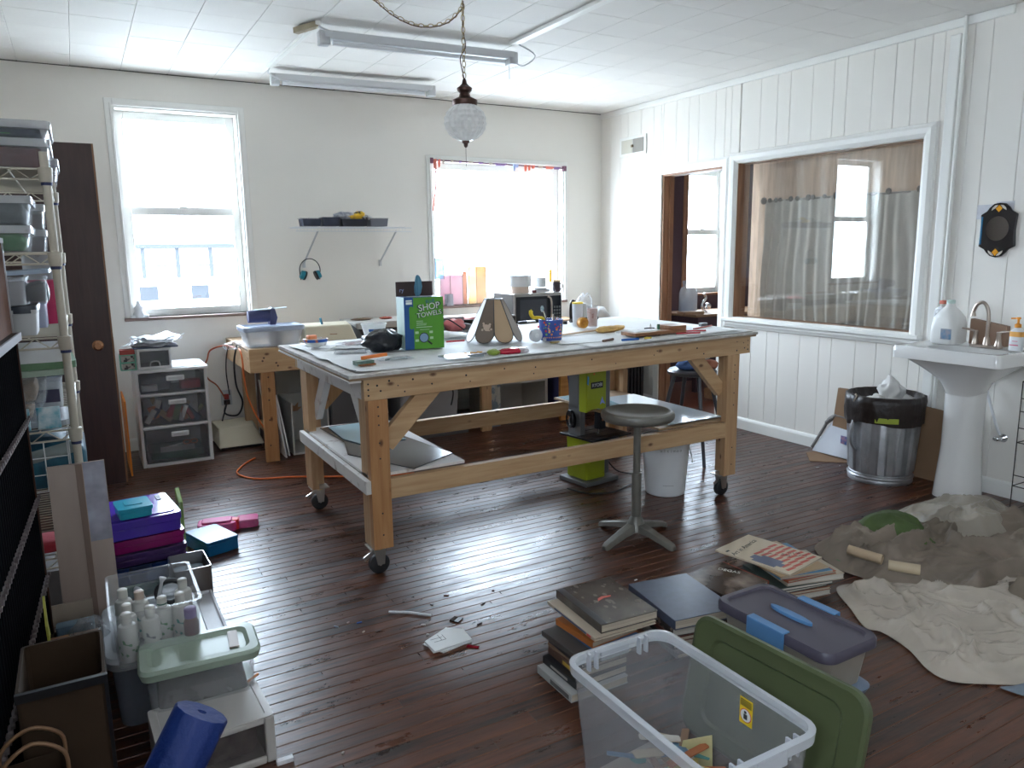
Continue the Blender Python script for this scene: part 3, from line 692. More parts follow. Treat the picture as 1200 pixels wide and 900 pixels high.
# open papers, foil packets
for i, (cx, cy, w_, h_, rz, m_, lb, cat) in enumerate([
    (1.30, 4.02, .20, .15, .3, mat('glossy_packet', (.65, .68, .74), .2, col2=(.45, .3, .32), scale=12, bump=.4, bscale=20), 'shiny printed packet lying flat behind the black bag', 'packet'),
    (1.23, 3.86, .22, .13, -.5, solid('glossy_white', (.75, .77, .78), .25), 'glossy white leaflet on the paper left of the black bag', 'leaflet'),
    (1.16, 3.70, .16, .10, -.3, see('clear_bag_film', (.75, .76, .78), .5), 'flat clear plastic bag near the left front of the worktable', 'plastic bag'),
    (1.10, 4.17, .12, .10, .1, solid('glossy_white', (.75, .77, .78), .25), 'small white card behind the bowl', 'card')]):
    q = MB().grid(16, 12, lambda u, v: ((u-.5)*w_*(1-.1*v), (v-.5)*h_, .007+.008*abs(noise.noise(Vector((u*4+i*7, v*4, 0))))))
    o = q.build('leaflet' if 'eaflet' in lb else 'packet', m_, solid=.0008, smooth=True); o.location = (cx, cy, TZ(cx)+.004); o.rotation_euler.z = rz; tag(o, lb, cat)
# left front small things
def rod(name, m, a, b, r, label, cat, n=10, r2=None):
    o = MB().cyl(a, b, r, r2, n=n).build(name, m, smooth=50); return tag(o, label, cat)
zz = lambda x: TZ(x)
gc = T('flat_tin', 'flat green box with a worn copper lid edge near the front left corner', 'box', (1.085, 3.27, zz(1.08)+.007), radians(8))
MB().rbox(.085, .05, .018, .004).build('box_body', mat('green_print', (.10, .20, .16), .5, col2=(.25,.35,.30), scale=30), gc)
MB().rbox(.08, .02, .006, .003, 0, 0, -.034).build('copper_scrap', mat('copper_scrap', (.36, .14, .05), .4, .6, bump=.5), gc)
o = MB().rbox(.13, .018, .014, .006).build('carpenter_pencil', ORANGE); o.location = (1.15, 3.31, zz(1.15)+.027); o.rotation_euler = (0, radians(-3), radians(7)); tag(o, 'flat orange carpenter pencil resting across the green box', 'pencil')
pr = T('protractor', 'clear plastic protractor with a green tint beside the orange pencil', 'protractor', (1.255, 3.33, zz(1.25)+.008), radians(0))
q = MB(); n = 18
q.loft([[(.055*cos(pi*k/n), .055*sin(pi*k/n)-.03, z) for k in range(n+1)] + [(.033*cos(pi*k/n), .033*sin(pi*k/n)-.022, z) for k in range(n, -1, -1)] for z in (0, .002)]); q.build('arc', see('green_clear', (.12, .30, .22), .35), pr)
MB().box(-.085, -.04, .002, .085, .05, .0035).build('template_plate', CLEARX, pr)
gs = T('glass_rectangle', 'thick clear glass rectangle in front of the towel box', 'glass pane', (1.545, 3.19, zz(1.54)+.008), radians(3))
MB().box(-.105, -.045, 0, .085, .06, .008).build('glass', see('thick_glass', (.45, .52, .54), .5, rough=.05), gs, bevel=.001)
MB().beam((.0, -.045, .011), (.10, -.038, .011), .006, .012, (0,0,1)).build('dark_edge', solid('lead', (.16,.17,.19), .4), gs)
for i in range(3):
    a = 1.55+i*.035; o = MB().tube(bez([(a, 3.2, 0), (a+.012, 3.215, .002), (a+.02, 3.20, .001), (a+.034, 3.212, 0)], 4), .0028).build('orange_twist', solid('amber', (.8, .38, .05)), smooth=True)
    o.location = (0, 0, zz(a)+.019); tag(o, ['left', 'middle', 'right'][i] + 'most curl of amber scrap lying on the clear glass rectangle', 'scrap')
# stained glass lampshade
ls = T('stained_glass_lampshade', 'cone-shaped stained glass lampshade of brown and cream panels standing on the worktable', 'lampshade', (1.93, 3.60, zz(1.93)+.010), radians(-28))
TH, R1, R0 = .225, .048, .165
cols = [solid('glass_brown', (.20, .15, .115), .25), solid('glass_tan', (.52, .37, .23), .25), solid('glass_grey', (.36, .31, .27), .2), solid('glass_white', (.62, .58, .54), .2), solid('glass_tan', (.5, .3, .1)), solid('glass_brown', (.2, .15, .11))]
NP = 8
for k in range(NP):
    a0 = 2*pi*k/NP - pi/2 - pi/NP*2 + .0; a1 = a0 + 2*pi/NP
    am = (a0+a1)/2; hw0 = R1*sin(pi/NP); hw1 = R0*sin(pi/NP)
    tdir = Vector((-sin(am), cos(am), 0)); rdir = Vector((cos(am), sin(am), 0))
    outl = []
    def P_(s, t): # s -1..1 across, t 0(top)..1+ (down)
        R_ = R1*cos(pi/NP) + (R0-R1)*cos(pi/NP)*t; hw = R1*sin(pi/NP)+(R0-R1)*sin(pi/NP)*t
        return rdir*R_ + tdir*hw*s + Vector((0, 0, TH*(1-t)+.0))
    outl = [P_(-1, 0), P_(-1, .72)] + [Vector(P_(-cos(pi*j/10), .72+.26*sin(pi*j/10)))for j in range(1, 10)] + [P_(1, .72), P_(1, 0)]
    q = MB(); q.loft([[tuple(p) for p in outl], [tuple(p + rdir*.003) for p in outl]])
    ci = [0, 1, 2, 2, 3, 2, 2, 3][k % 8]
    pn = q.build('glass_panel', cols[ci], ls)
    q = MB(); q.tube([tuple(p + rdir*.0015) for p in outl], .0028, 5, closed=True); q.build('lead_came', solid('came', (.04, .035, .035), .4), ls)
    if k == 0:
        c = P_(.15, .68) + rdir*.004
        q = MB()
        for j, (du, dv, r_) in enumerate([(0,.012,.018),(-.012,.022,.009),(.014,.02,.010),(-.024,.0,.006),(.0,-.014,.011),(.012,-.006,.009),(-.004,-.032,.007),(.02,.03,.006),(-.016,.034,.006),(.026,.004,.006)]):
            p = c + tdir*du + Vector((0,0,dv)); q.cyl(p - rdir*.001, p + rdir*.0018, r_, n=7)
        q.build('blossom_print', solid('blossom', (.62, .47, .36)), ls)
MB().lathe([(R1+.002, TH-.001), (R1+.003, TH+.003), (R1-.003, TH+.003), (R1-.004, TH-.001)], 16, cap0=False, cap1=False).build('top_ring', solid('came', (.04,.035,.035)), ls)
# sweet packet
cp = T('snack_packet', 'red and green snack packet lying in front of the lampshade', 'packet', (1.757, 3.16, zz(1.75)+.004), radians(-5))
for (m_, cx, w_, sd, nm) in ((solid('packet_red', (.55,.02,.05), .2), .03, .14, 4, 'red_part'), (mat('packet_green', (.30,.40,.06), .3, bump=.3), -.065, .06, 8, 'green_part'), (see('clear_bag_film', (.7,.72,.74), .4), .085, .07, 6, 'clear_part')):
    o = blob(nm, m_, w_, .06, .028, sd, 20, 8, amp=.25, parent=cp); o.location = (cx, 0, 0)
# mug with tools
mg = T('painted_mug', 'blue mug painted with coloured dots holding tools on the worktable', 'mug', (2.20, 3.455, zz(2.2)+.008))
MB().lathe([(.056,0),(.058,.004),(.066,.108),(.067,.112),(.063,.112),(.061,.1),(.053,.008)], 30).build('mug_body', solid('mug_blue', (.05, .10, .38), .25), mg, smooth=40)
dm = [solid('dot_red', (.7,.05,.05)), solid('dot_yel', (.8,.6,.05)), solid('dot_gr', (.2,.5,.1)), solid('dot_pk', (.8,.3,.35)), solid('dot_or', (.85,.3,.05))]
r5 = random.Random(11); q = MB()
for i in range(34):
    a = radians(r5.uniform(200, 345)); z = r5.uniform(.03, .1); R_ = .0565+.0085*z/.108*1.1; u = Vector((cos(a), sin(a), 0)); p = u*R_ + Vector((0, 0, z)); q.m = i % 5
    q.cyl(p, p+u*.0022, r5.uniform(.003, .0065), n=7)
stuff(q.build('painted_dots', dm, mg))
q = MB()
for i in range(12):
    a = radians(205+i*12); u = Vector((cos(a), sin(a), 0)); p = u*.058+Vector((0,0,.018)); q.cyl(p, p+u*.002, .0035, n=6)
stuff(q.build('dot_border', dm[4], mg))
pl = T('yellow_pliers', 'yellow-handled pliers with a hooked end sticking out of the blue mug', 'tool', (2.165, 3.455, zz(2.2)+.05))
MB().tube(bez([(0,0,0),(-.01,0,.07),(-.045,0,.082),(-.075,0,.085),(-.09,0,.105),(-.088,0,.128)], 5), [.006]*6+[.009]*10+[.011]*8+[.003]*2, 8).build('handle', YEL, pl, smooth=True)
o = MB().tube(bez([(0,0,0),(-.02,0,.09),(-.03,0,.115)], 5), .004, 8).build('shaft', CHROME, None, smooth=True); o.location = (2.185, 3.46, zz(2.2)+.05)
k_ = T('spoon', 'silver spoon with a patterned bowl standing in the blue mug', 'spoon', (2.185, 3.46, zz(2.2)+.05)); o.parent = k_; o.location = (0,0,0)
MB().ball((-.036, 0, .127), .014, sq=(.8, .4, 1.3)).build('spoon_bowl', mat('enamel_pattern', (.6,.62,.66), .2, col2=(.05,.25,.3), scale=60), k_, smooth=True)
for i, (dx, h_, m_, lb) in enumerate([(.012, .115, NICKEL, 'grey steel tweezers leaning right out of the blue mug'), (.03, .10, solid('maroon', (.2,.02,.03)), 'maroon pen in the right side of the blue mug'), (.0, .10, solid('brown_handle', (.25,.1,.05)), 'brown-handled brush in the middle of the blue mug')]):
    o = MB().tube([(0,0,0),(dx*.5,.004,h_*.6),(dx,.006,h_)], [.004,.005,.003], 7).build('tool_shaft', m_, smooth=True); o.location = (2.205+i*.014, 3.45, zz(2.2)+.03); tag(o, lb, 'tool')
# small white disc jar and bits round the mug
jr = T('tape_roll', 'white round roll standing on edge in front of the blue mug', 'roll', (2.095, 3.44, zz(2.09)+.042))
q = MB().loft([[(rd*cos(2*pi*k/28), yy, rd*sin(2*pi*k/28)) for k in range(28)] for rd, yy in ((.031,-.014),(.035,-.011),(.035,.011),(.031,.014))]); q.build('roll_body', MILK, jr, smooth=50)
MB().loft([[(.012*cos(2*pi*k/16), yy, .012*sin(2*pi*k/16)) for k in range(16)] for yy in (-.016,.016)]).build('roll_core', WPL, jr)
r6 = random.Random(2)
for i, (px, py, c, lb, sz) in enumerate([(604, 385, (.12,.02,.02), 'dark red marker cap between the lampshade and the white roll', (.018,.05,.02)), (632, 386, (.6,.03,.04), 'bright red bottle cap leaning behind the white roll', (.02,.02,.016)), (612, 380, (.05,.05,.06), 'black pen lying behind the white roll', (.07,.012,.012)), (650, 404, (.5,.36,.14), 'gold glitter shell in front of the blue mug', (.05,.02,.008)), (638, 402, (.35,.36,.38), 'grey metal nut in front of the white roll', (.02,.02,.02)), (622,379,(.7,.72,.74),'white tag behind the white roll',(.06,.04,.01))]):
    a = tt(px, py); o = MB().rbox(sz[0], sz[1], sz[2], min(sz)/2.2).build('small_item', solid('c%d' % i, c, .35), bevel=min(sz)*.2); o.location = a; tag(o, lb, 'small item')
# drinks tumblers
for (x, y, rt, h_, m_, lb) in ((2.735, 3.82, .036, .135, None, 'clear plastic cup lined with pink and white dotted film on the worktable'), (2.70, 3.93, .034, .145, None, 'tall frosted tumbler with a yellow rim behind the dotted cup')):
    t_ = T('tumbler', lb, 'cup', (x, y, TZ(x)+.008))
    MB().lathe([(rt*.85,0),(rt,h_),(rt*.93,h_),(rt*.8,.004)], 24).build('tumbler_wall', MILK if y > 3.9 else CLEARX, t_, smooth=40)
    if y > 3.9: MB().lathe([(rt*1.02,h_-.006),(rt*1.02,h_+.004),(rt*.9,h_+.004)], 24, cap0=False).build('rim', YEL, t_)
    else:
        MB().lathe([(rt*.80,.006),(rt*.90,h_*.85),(rt*.85,h_*.85)], 24).build('pink_filling', mat('pink_dots', (.62,.40,.34), .6, col2=(.35,.08,.06), scale=55, ramp=(.36,.4)), t_, smooth=40)
op = T('orange_pot', 'small round orange crackled ornament beside the dotted cup', 'ornament', (2.648, 3.80, TZ(2.65)+.008))
MB().loft([[(rd*cos(2*pi*k/24), yy, .034+rd*sin(2*pi*k/24)) for k in range(24)] for rd, yy in ((.020,-.022),(.032,-.018),(.034,0),(.032,.018),(.02,.022))]).build('body', mat('orange_crackle', (.80,.40,.05), .35, col2=(.45,.16,.02), scale=30, bump=.3), op, smooth=50)
gl = T('yellow_gloves', 'pair of crumpled yellow work gloves lying on the worktable', 'gloves', (2.645, 3.55, TZ(2.65)+.006), radians(18))
GLV = mat('glove_yellow', (.78,.48,.16), .8, var=.3, scale=12, bump=.4, bscale=30)
o = blob('glove_palm', GLV, .17, .10, .035, 21, 26, 12, parent=gl)
for j in range(4): MB().tube(bez([(.06, -.03+j*.02, .014), (.12, -.02+j*.018, .016), (.17, -.01+j*.012+.01, .018)], 4), [.011]*7+[.009]*2, 7).build('glove_finger', GLV, gl, smooth=True)
MB().tube(bez([(-.02, .04, .012), (.03, .07, .014), (.07, .085, .012)], 4), .011, 7).build('glove_thumb', GLV, gl, smooth=True)
# wooden tray / board with pegs
wt = T('wooden_tray', 'shallow varnished wooden box with a raised right block near the right end of the worktable', 'wooden box', (2.75, 3.235, TZ(2.75)+.010), radians(2))
WB = wood('varnished_brown', (.33,.15,.06), (.20,.08,.03), rough=.3, knots=False)
MB().box(-.18, -.035, .004, .19, .09, .024).build('tray_base', WB, wt, bevel=.003)
MB().box(.08, -.035, .024, .19, .09, .046).build('tray_block', WB, wt, bevel=.003)
MB().box(-.17, -.03, 0, .0, .06, .004).build('tray_foot', BLK, wt)
MB().cyl((.04,.03,.024),(.04,.03,.055), .008, n=10).build('green_peg', solid('peg_green', (.03,.12,.06)), wt, smooth=50)
MB().box(-.15, .0, .0243, .03, .07, .0265).build('white_inlay', PAPER, wt)
sc = T('glass_scraper', 'metal three-armed knob standing behind the wooden box', 'knob', (2.86, 3.42, TZ(2.86)+.008))
MB().lathe([(.028,0),(.028,.004),(.006,.01),(.006,.03),(.001,.042)], 14).build('knob_body', STEEL, sc, smooth=40)
for j in range(3): MB().beam((0,0,.018), (.035*cos(j*2.1+.3), .035*sin(j*2.1+.3), .014), .006, .012).build('knob_arm', BLK, sc)
o = MB().grid(14, 8, lambda u, v: (u*.17, v*.06, .012+.02*abs(noise.noise(Vector((u*3, v*3, 8)))))).build('craft_knife_roll', mat('silver_film', (.62,.62,.60), .3, .4, bump=.4), smooth=True, solid=.001); o.location = (2.60, 3.36, TZ(2.6)+.004); tag(o, 'folded silver wrapping sheet behind the wooden box', 'wrapper')
for i, (a, b, m_, lb) in enumerate([((2.93,3.27),(3.08,3.20),solid('dull_red',(.55,.05,.06)),'upper of two red pencils right of the wooden box'), ((2.86,3.20),(2.98,3.14),solid('dull_red',(.55,.05,.06)),'lower of two red pencils right of the wooden box'), ((3.08,3.30),(3.28,3.36),solid('pale_red_ink',(.6,.2,.18)),'thin red stick at the far right end of the worktable')]):
    rod('pencil', m_, (a[0], a[1], TZ(a[0])+.013), (b[0], b[1], TZ(b[0])+.013), .0045, lb, 'pencil')
rod('marker_pen', solid('pen_blue', (.03,.15,.5)), (2.46,3.17,TZ(2.46)+.012), (2.56,3.155,TZ(2.56)+.012), .006, 'blue pen in front of the wooden box', 'pen')
rod('marker_pen', solid('pen_yellow', (.8,.6,.1)), (2.60,3.155,TZ(2.6)+.012), (2.64,3.15,TZ(2.64)+.012), .005, 'yellow crayon stub beside the blue pen', 'crayon')
rod('dark_brush', solid('brush_brown', (.2,.12,.09)), (2.36,3.20,TZ(2.36)+.012), (2.44,3.22,TZ(2.44)+.014), .007, 'short brown brush lying left of the blue pen', 'brush')
o = MB().rbox(.05,.03,.018,.006).build('sharpening_block', solid('dark_grey', (.16,.16,.17))); o.location = (3.25, 3.40, TZ(3.25)+.01); tag(o, 'small dark grey block at the right end of the worktable', 'block')
o = MB().prism([(0,0),(.26,-.03),(.30,.10),(.05,.16)], 0, .0015).build('white_card', PAPER); o.location = (2.12, 3.24, TZ(2.12)+.01); tag(o, 'loose white card between the blue mug and the wooden box', 'card')
o = MB().beam((0,0,0),(.34,.05,.006), .006, .03).build('wooden_ruler', wood('ruler', (.6,.42,.25), (.5,.33,.18), knots=False)); o.location = (2.30, 3.56, TZ(2.3)+.014); tag(o, 'wooden ruler lying behind the blue mug and the gloves', 'ruler')
rod('marker_pen', BLK, (2.78,4.13,TZ(2.8)+.018), (3.02,4.16,TZ(3.0)+.022), .012, 'long black handled tool at the back of the worktable right of the tumblers', 'tool')
o = MB().rbox(.03,.02,.02,.008).build('loose_cover', BLK); o.location = (2.70, 4.07, TZ(2.7)+.008); tag(o, 'small black cap left of the long black handled tool', 'cap')
o = MB().grid(14, 10, lambda u, v: (u*.26, v*.20, .02+.06*(1-u)*abs(sin(v*3.0))*.7)).build('folded_paper', PAPERD, smooth=True, solid=.001); o.location = (1.68, 3.83, TZ(1.7)+.004); tag(o, 'raised fold of white paper between the towel box and the lampshade', 'paper')
rod('red_pen', solid('dull_red',(.55,.05,.06)), (1.70,3.72,TZ(1.7)+.014), (1.80,3.70,TZ(1.8)+.014), .005, 'red pen right of the towel box', 'pen')
# grey vise / box of pink things
cl = T('case_with_beads', 'grey open carrying case with pink contents behind the lampshade', 'case', (1.92, 4.12, TZ(1.92)+.008))
MB().box(-.09,-.05,0,.12,.06,.012).box(-.09,-.05,.012,-.08,.06,.07).box(.11,-.05,.012,.12,.06,.05).box(-.08,.05,.012,.11,.06,.09).build('case_shell', solid('case_grey', (.32,.30,.29)), cl, bevel=.004)
MB().tube(bez([(-.085,-.05,.0),(-.095,-.055,.06),(-.05,-.055,.09),(.06,-.05,.02)], 5), .004, 6).build('case_strap', BLK, cl, smooth=True)
o = blob('pink_bundle', solid('coral', (.75,.22,.22), .5), .13, .07, .07, 31, parent=cl, amp=.3); o.location = (.02, 0, .012)
q = T('frying_pan', 'black frying pan with pink contents on the far bench behind the lampshade', 'pan', (2.68, 5.42, .802))
MB().lathe([(.08,.06),(.10,.062),(.125,.10),(.13,.10),(.13,.106),(.122,.106),(.095,.07)], 28).build('pan_body', BLK, q, smooth=40)
MB().rbox(.1,.1,.06,.01).build('pan_stand', GPL, q)
o = blob('pan_filling', solid('coral', (.75,.30,.26)), .17, .17, .05, 12, parent=q); o.location = (0,0,.075)
# ================================================================== STOOLS, SAW, BUCKET
st = T('swivel_stool', 'grey metal pedestal stool with a round seat in front of the worktable', 'stool', (2.327, 2.867, 0))
MB().lathe([(.14,-.030),(.165,-.026),(.178,-.014),(.181,.0),(.177,.014),(.165,.022),(.15,.022),(.14,.014),(.02,.006)], 40, c=(0,0,.636)).build('seat', GREYMET, st, smooth=40)
MB().cyl((0,0,.632),(0,0,.639), .008, n=10).build('seat_bolt', STEEL, st)
MB().lathe([(.018,.16),(.018,.60),(.05,.604)], 16).build('pole', GREYMET, st, smooth=40)
MB().lathe([(.025,.10),(.024,.34),(.019,.342)], 16).build('pole_sleeve', GREYMET, st, smooth=40)
MB().lathe([(.055,.045),(.045,.075),(.032,.105),(.026,.115)], 16).build('base_hub', GREYMET, st, smooth=40)
for k in range(4):
    a = radians(12 + 90*k); u = Vector((cos(a), sin(a), 0)); v = Vector((-sin(a), cos(a), 0))
    R_ = []
    for (d, hw, zt, zb) in ((.02,.035,.085,.045),(.10,.03,.066,.036),(.19,.026,.040,.014),(.225,.022,.030,.0),(.24,.016,.02,.0)):
        c = u*d; R_.append([tuple(c - v*hw + Vector((0,0,zb))), tuple(c + v*hw + Vector((0,0,zb))), tuple(c + v*hw*.7 + Vector((0,0,zt))), tuple(c - v*hw*.7 + Vector((0,0,zt)))])
    MB().loft(R_).build('foot', GREYMET, st, bevel=.004, smooth=50)
s2 = T('workshop_stool', 'dark grey four-legged round stool in the doorway beyond the worktable', 'stool', (3.60, 3.86, 0))
DKM = solid('dark_grey_metal', (.09,.09,.10), .35, metal=.6)
MB().lathe([(.15,-.02),(.165,-.016),(.168,.004),(.155,.016),(.01,.012)], 32, c=(0,0,.605)).build('seat', DKM, s2, smooth=40)
for k in range(4):
    a = radians(248 + 90*k); MB().cyl((.12*cos(a), .12*sin(a), .60), (.27*cos(a), .27*sin(a), 0), .014, .011, 10).build('leg', DKM, s2, smooth=50)
MB().tube([(.205*cos(2*pi*k/24), .205*sin(2*pi*k/24), .25) for k in range(24)], .006, 6, closed=True).build('foot_ring', DKM, s2, smooth=True)
for i, (m_, dx, dy, z_, lb, w_) in enumerate([(solid('cloth_blue',(.08,.16,.38),.9), -.04,.02,.615,'blue cloth on the dark stool at the doorway',.20),(mat('cloth_cream',(.62,.58,.50),.9,bump=.3),.05,.03,.655,'cream folded cloth on top of the pile on the dark stool',.17),(mat('cloth_rust',(.45,.17,.10),.9,bump=.3),.05,-.05,.615,'rust coloured cloth at the front of the dark stool',.19)]):
    o = blob('folded_cloth', m_, w_, .13, .07, 40+i, 24, 10, amp=.25); o.location = (3.63+dx, 3.86+dy, z_); tag(o, lb, 'cloth')
bk = T('white_bucket', 'white plastic bucket under the right end of the worktable', 'bucket', (2.945, 3.36, 0))
MB().lathe([(.112,0),(.116,.004),(.138,.30),(.142,.30),(.142,.318),(.146,.325),(.146,.345),(.136,.345),(.110,.01)], 36).build('bucket_body', WPL, bk, smooth=40)
MB().tube(bez([(.146,.0,.30),(.17,-.02,.24),(.13,-.09,.19),(.10,-.115,.20)], 5), .003, 6).build('handle', STEEL, bk, smooth=True)
Fb = lambda a, z, r_: frame((r_*cos(a), r_*sin(a), z), (-sin(a), cos(a), 0), (0, 0, 1))
INK = solid('faded_ink', (.25,.25,.24))
for j, ch in enumerate('ultimao'): text(ch, .026, Fb(radians(218+j*8), .285, .1385), INK, bk, ext=.0002)
for j in range(6): text('-', .03, Fb(radians(225+j*5), .075, .1235), INK, bk, name='label_mark', ext=.0002)

# bandsaw
bs = T('bandsaw', 'lime green benchtop bandsaw standing on the floor inside the worktable frame', 'bandsaw', (2.66, 3.80, 0), radians(8))
SAWG = solid('saw_grey', (.17,.17,.17), .45, metal=.3)
MB().box(-.10,-.13,0,.18,.12,.03).build('base_plate', SAWG, bs, bevel=.006)
MB().hexa([(-.07,-.10,.03),(.09,-.10,.03),(.10,.08,.03),(-.07,.08,.03),(-.075,-.10,.30),(.09,-.10,.30),(.10,.08,.30),(-.075,.08,.30)]).build('lower_housing', LIME, bs, bevel=.01)
MB().box(.092,-.075,.04,.15,.08,.29).build('lower_back', SAWG, bs, bevel=.008)
MB().box(-.075,-.05,.30,-.035,.06,.50).build('column', SAWG, bs, bevel=.004)
q = MB(); q.loft([[(x_, yy, z_) for x_, z_ in [(-.08,.46),(-.04,.475),(.02,.476),(.06,.465),(.085,.455),(.085,.705),(.07,.715),(-.07,.72),(-.08,.71)]] for yy in (-.11,-.04)]); up = q.build('upper_housing', LIME, bs, bevel=.006)
MB().box(.0855,-.10,.45,.13,.06,.71).box(-.075,-.038,.47,.086,.06,.715).build('upper_back', SAWG, bs, bevel=.008)
text('RYOBI', .030, frame((.005,-.1125,.625),(1,0,0),(0,0,1)), solid('print_white',(.8,.82,.8)), up, ext=.0004)
MB().box(-.045,-.1115,.605,.055,-.1102,.645).build('name_plate', BLK, up)
MB().prism([(0,0),(.012,.03),(.02,.05),(.026,.03),(.045,.0),(.02,.012)], 0, .0006).build('decal', solid('decal_blue',(.25,.35,.75)), up, loc=(.03,-.1104,.50), rot=(pi/2,0,0))
MB().prism([(0,0),(.012,-.01),(.014,.04),(.004,.05)], 0, .0006).build('decal', solid('decal_sky',(.05,.35,.7)), up, loc=(-.077,-.1104,.64), rot=(pi/2,0,0))
MB().cyl((-.02,-.1112,.695),(-.02,-.1102,.695),.007,n=10).build('decal', ORANGE, up)
MB().box(.04,-.10,.34,.09,-.05,.465).build('blade_guard', BLK, bs, bevel=.004)
MB().cyl((.065,-.104,.40),(.065,-.10,.40),.009,n=12).build('guard_knob', solid('copper_knob',(.4,.2,.12),.4,metal=.8), bs)
MB().box(.055,-.075,.30,.06,-.07,.345).build('blade', STEEL, bs)
q = MB(); q.box(-.115,-.20,.300,.215,.10,.312); 
for j in range(3): q.box(-.113,-.15+j*.085,.312,.213,-.144+j*.085,.3135)
q.build('saw_table', solid('table_black',(.03,.03,.035),.3,metal=.6), bs, bevel=.003)
for (kx, ky, kz) in ((.14,.0,.54),(.125,-.06,.50),(-.09,.02,.44)): MB().lathe([(.018,-.012),(.022,-.006),(.022,.006),(.016,.012)], 12, c=(0,0,0)).build('knob', BLK, bs, loc=(kx,ky,kz), rot=(0,pi/2,0), smooth=50)
MB().loft([[(-.09,.0+rd*cos(2*pi*k/16), .40+rd*1.6*sin(2*pi*k/16)) for k in range(16)] for rd in (.02,.03)]).tube([(-.1,.02+.03*cos(2*pi*k/30*3),.40+.05*sin(2*pi*k/30*3)+.0006*k) for k in range(30)], .005, 5).build('hanging_cord', BLK, bs)
cd = MB().tube(bez([(2.85,3.80,.10),(2.87,3.88,.12),(2.93,3.82,.02),(2.99,3.72,.006),(2.95,3.60,.006),(2.84,3.56,.006),(2.66,3.50,.006),(2.52,3.56,.006),(2.47,3.70,.006)], 8), .005, 6).build('power_cord', BLK, smooth=True); tag(cd, 'black power cord looping round the bandsaw base', 'cord')

# ================================================================== BACK BENCH (left part) AND ITS THINGS
bn = T('wall_bench', 'low pine workbench against the back wall under the windows', 'workbench', (2.4, 5.7, 0))
BX0, BX1, BYF = .955, 4.05, 5.30
W(MB().box(BX0, BYF, .785, BX1, 6.165, .80), 'bench_top', PLY, bn)
W(MB().box(BX0, BYF-.038, .64, BX1, BYF, .802), 'front_beam', PINE, bn, bevel=.002)
W(MB().box(BX0, BYF, .64, BX0+.038, 6.165, .784), 'end_beam', PINE, bn, bevel=.002)
for lx in (1.03, 2.72): 
    W(MB().box(lx, BYF+.001, 0, lx+.09, BYF+.039, .64), 'leg', PINEO if lx < 2 else PINEZ, bn, bevel=.002)
    W(MB().box(lx, 6.0, 0, lx+.09, 6.038, .784), 'leg', PINEZ, bn, bevel=.002)
W(MB().box(1.13, 5.42, .03, 1.15, 6.0, .63), 'side_panel', BROWN, bn)
W(MB().beam((1.12, 5.42, .16), (1.12, 5.9, .16), .05, .035, (0,0,1)), 'side_rail', PINE, bn)
q = MB(); 
for (x, z) in ((1.05,.74),(1.13,.70),(1.14,.68),(1.04,.72),(1.6,.72)): q.cyl((x,BYF-.0395,z),(x,BYF-.037,z),.007,n=8)
for z in (.60,.52,.44,.30,.12): q.cyl((1.06+z*.03,BYF-.0005,z),(1.06+z*.03,BYF+.002,z),.006,n=8)
stuff(W(q, 'knot_marks', solid('knot', (.10,.05,.03)), bn))
# bin and blue-black pump/motor on it
def tote(name, label, cat, loc, w_, d_, h_, m_, rz=0, lid=None, lidh=.02, taper=.9, rim=.008, group=None, lidover=.012, r=.03, inner_lid=True):
    t = T(name, label, cat, loc, rz, group); r0 = r*taper
    MB().loft([ring(w_*taper, d_*taper, r0, 4, 0), ring(w_*.985, d_*.985, r, 4, h_-.014), ring(w_+rim, d_+rim, r, 4, h_-.012), ring(w_+rim*1.3, d_+rim*1.3, r, 4, h_), ring(w_-.008, d_-.008, r, 4, h_), ring(w_*.985-.006, d_*.985-.006, r, 4, h_-.015), ring(w_*taper-.006, d_*taper-.006, r0, 4, .004)], True, True).build('bin_body', m_, t, smooth=35)
    if lid:
        o_ = lidover
        MB().loft([ring(w_+o_, d_+o_, r, 4, h_-.012), ring(w_+o_*1.6, d_+o_*1.6, r+.004, 4, h_+lidh*.5), ring(w_+o_, d_+o_, r, 4, h_+lidh*.95), ring(w_-.02, d_-.02, r, 4, h_+lidh), ring(w_-.04, d_-.04, r, 4, h_+lidh*.55)], True, True).build('lid', lid, t, smooth=35)
    return t
tote('lidded_bin', 'clear plastic bin with a blue-grey lid on the left end of the wall bench', 'bin', (1.15, 5.46, .803), .40, .26, .12, CLEAR, lid=see('lid_blue', (.42,.48,.60), .25), taper=.85)
o = MB().rbox(.07,.12,.08,.005).build('dark_block', solid('slate',(.10,.12,.17),.4)); o.location=(1.17,5.44,.810); tag(o, 'dark slate block inside the clear bin on the wall bench', 'block')
pmp = T('blue_motor', 'dark blue motor with an upright bracket standing on the lidded bin', 'motor', (1.10, 5.48, .943))
DBL = solid('motor_blue', (.055,.06,.16), .35)
MB().cyl((-.095,0,.062),(.05,0,.062),.043,n=22).build('motor_barrel', DBL, pmp, smooth=40)
MB().loft([[(.045,-.04,.0),(.085,-.04,.0),(.10,-.04,.05),(.085,-.04,.115),(.065,-.04,.125),(.05,-.04,.105)],[(.045,.04,.0),(.085,.04,.0),(.10,.04,.05),(.085,.04,.115),(.065,.04,.125),(.05,.04,.105)]]).build('bracket', DBL, pmp, bevel=.006)
MB().beam((-.05,-.01,.108),(.17,-.01,.118),.003,.07).build('glass_plate', see('white_plate',(.7,.8,.85),.3), pmp)
cs = T('cream_machine', 'cream cased machine with a blue lever on the wall bench', 'machine', (1.575, 5.50, .803))
MB().hexa([(-.21,-.10,0),(.18,-.10,0),(.21,.14,0),(-.23,.14,0),(-.19,-.075,.115),(.14,-.075,.115),(.17,.12,.125),(-.21,.12,.125)]).build('case', CREAMP, cs, bevel=.01)
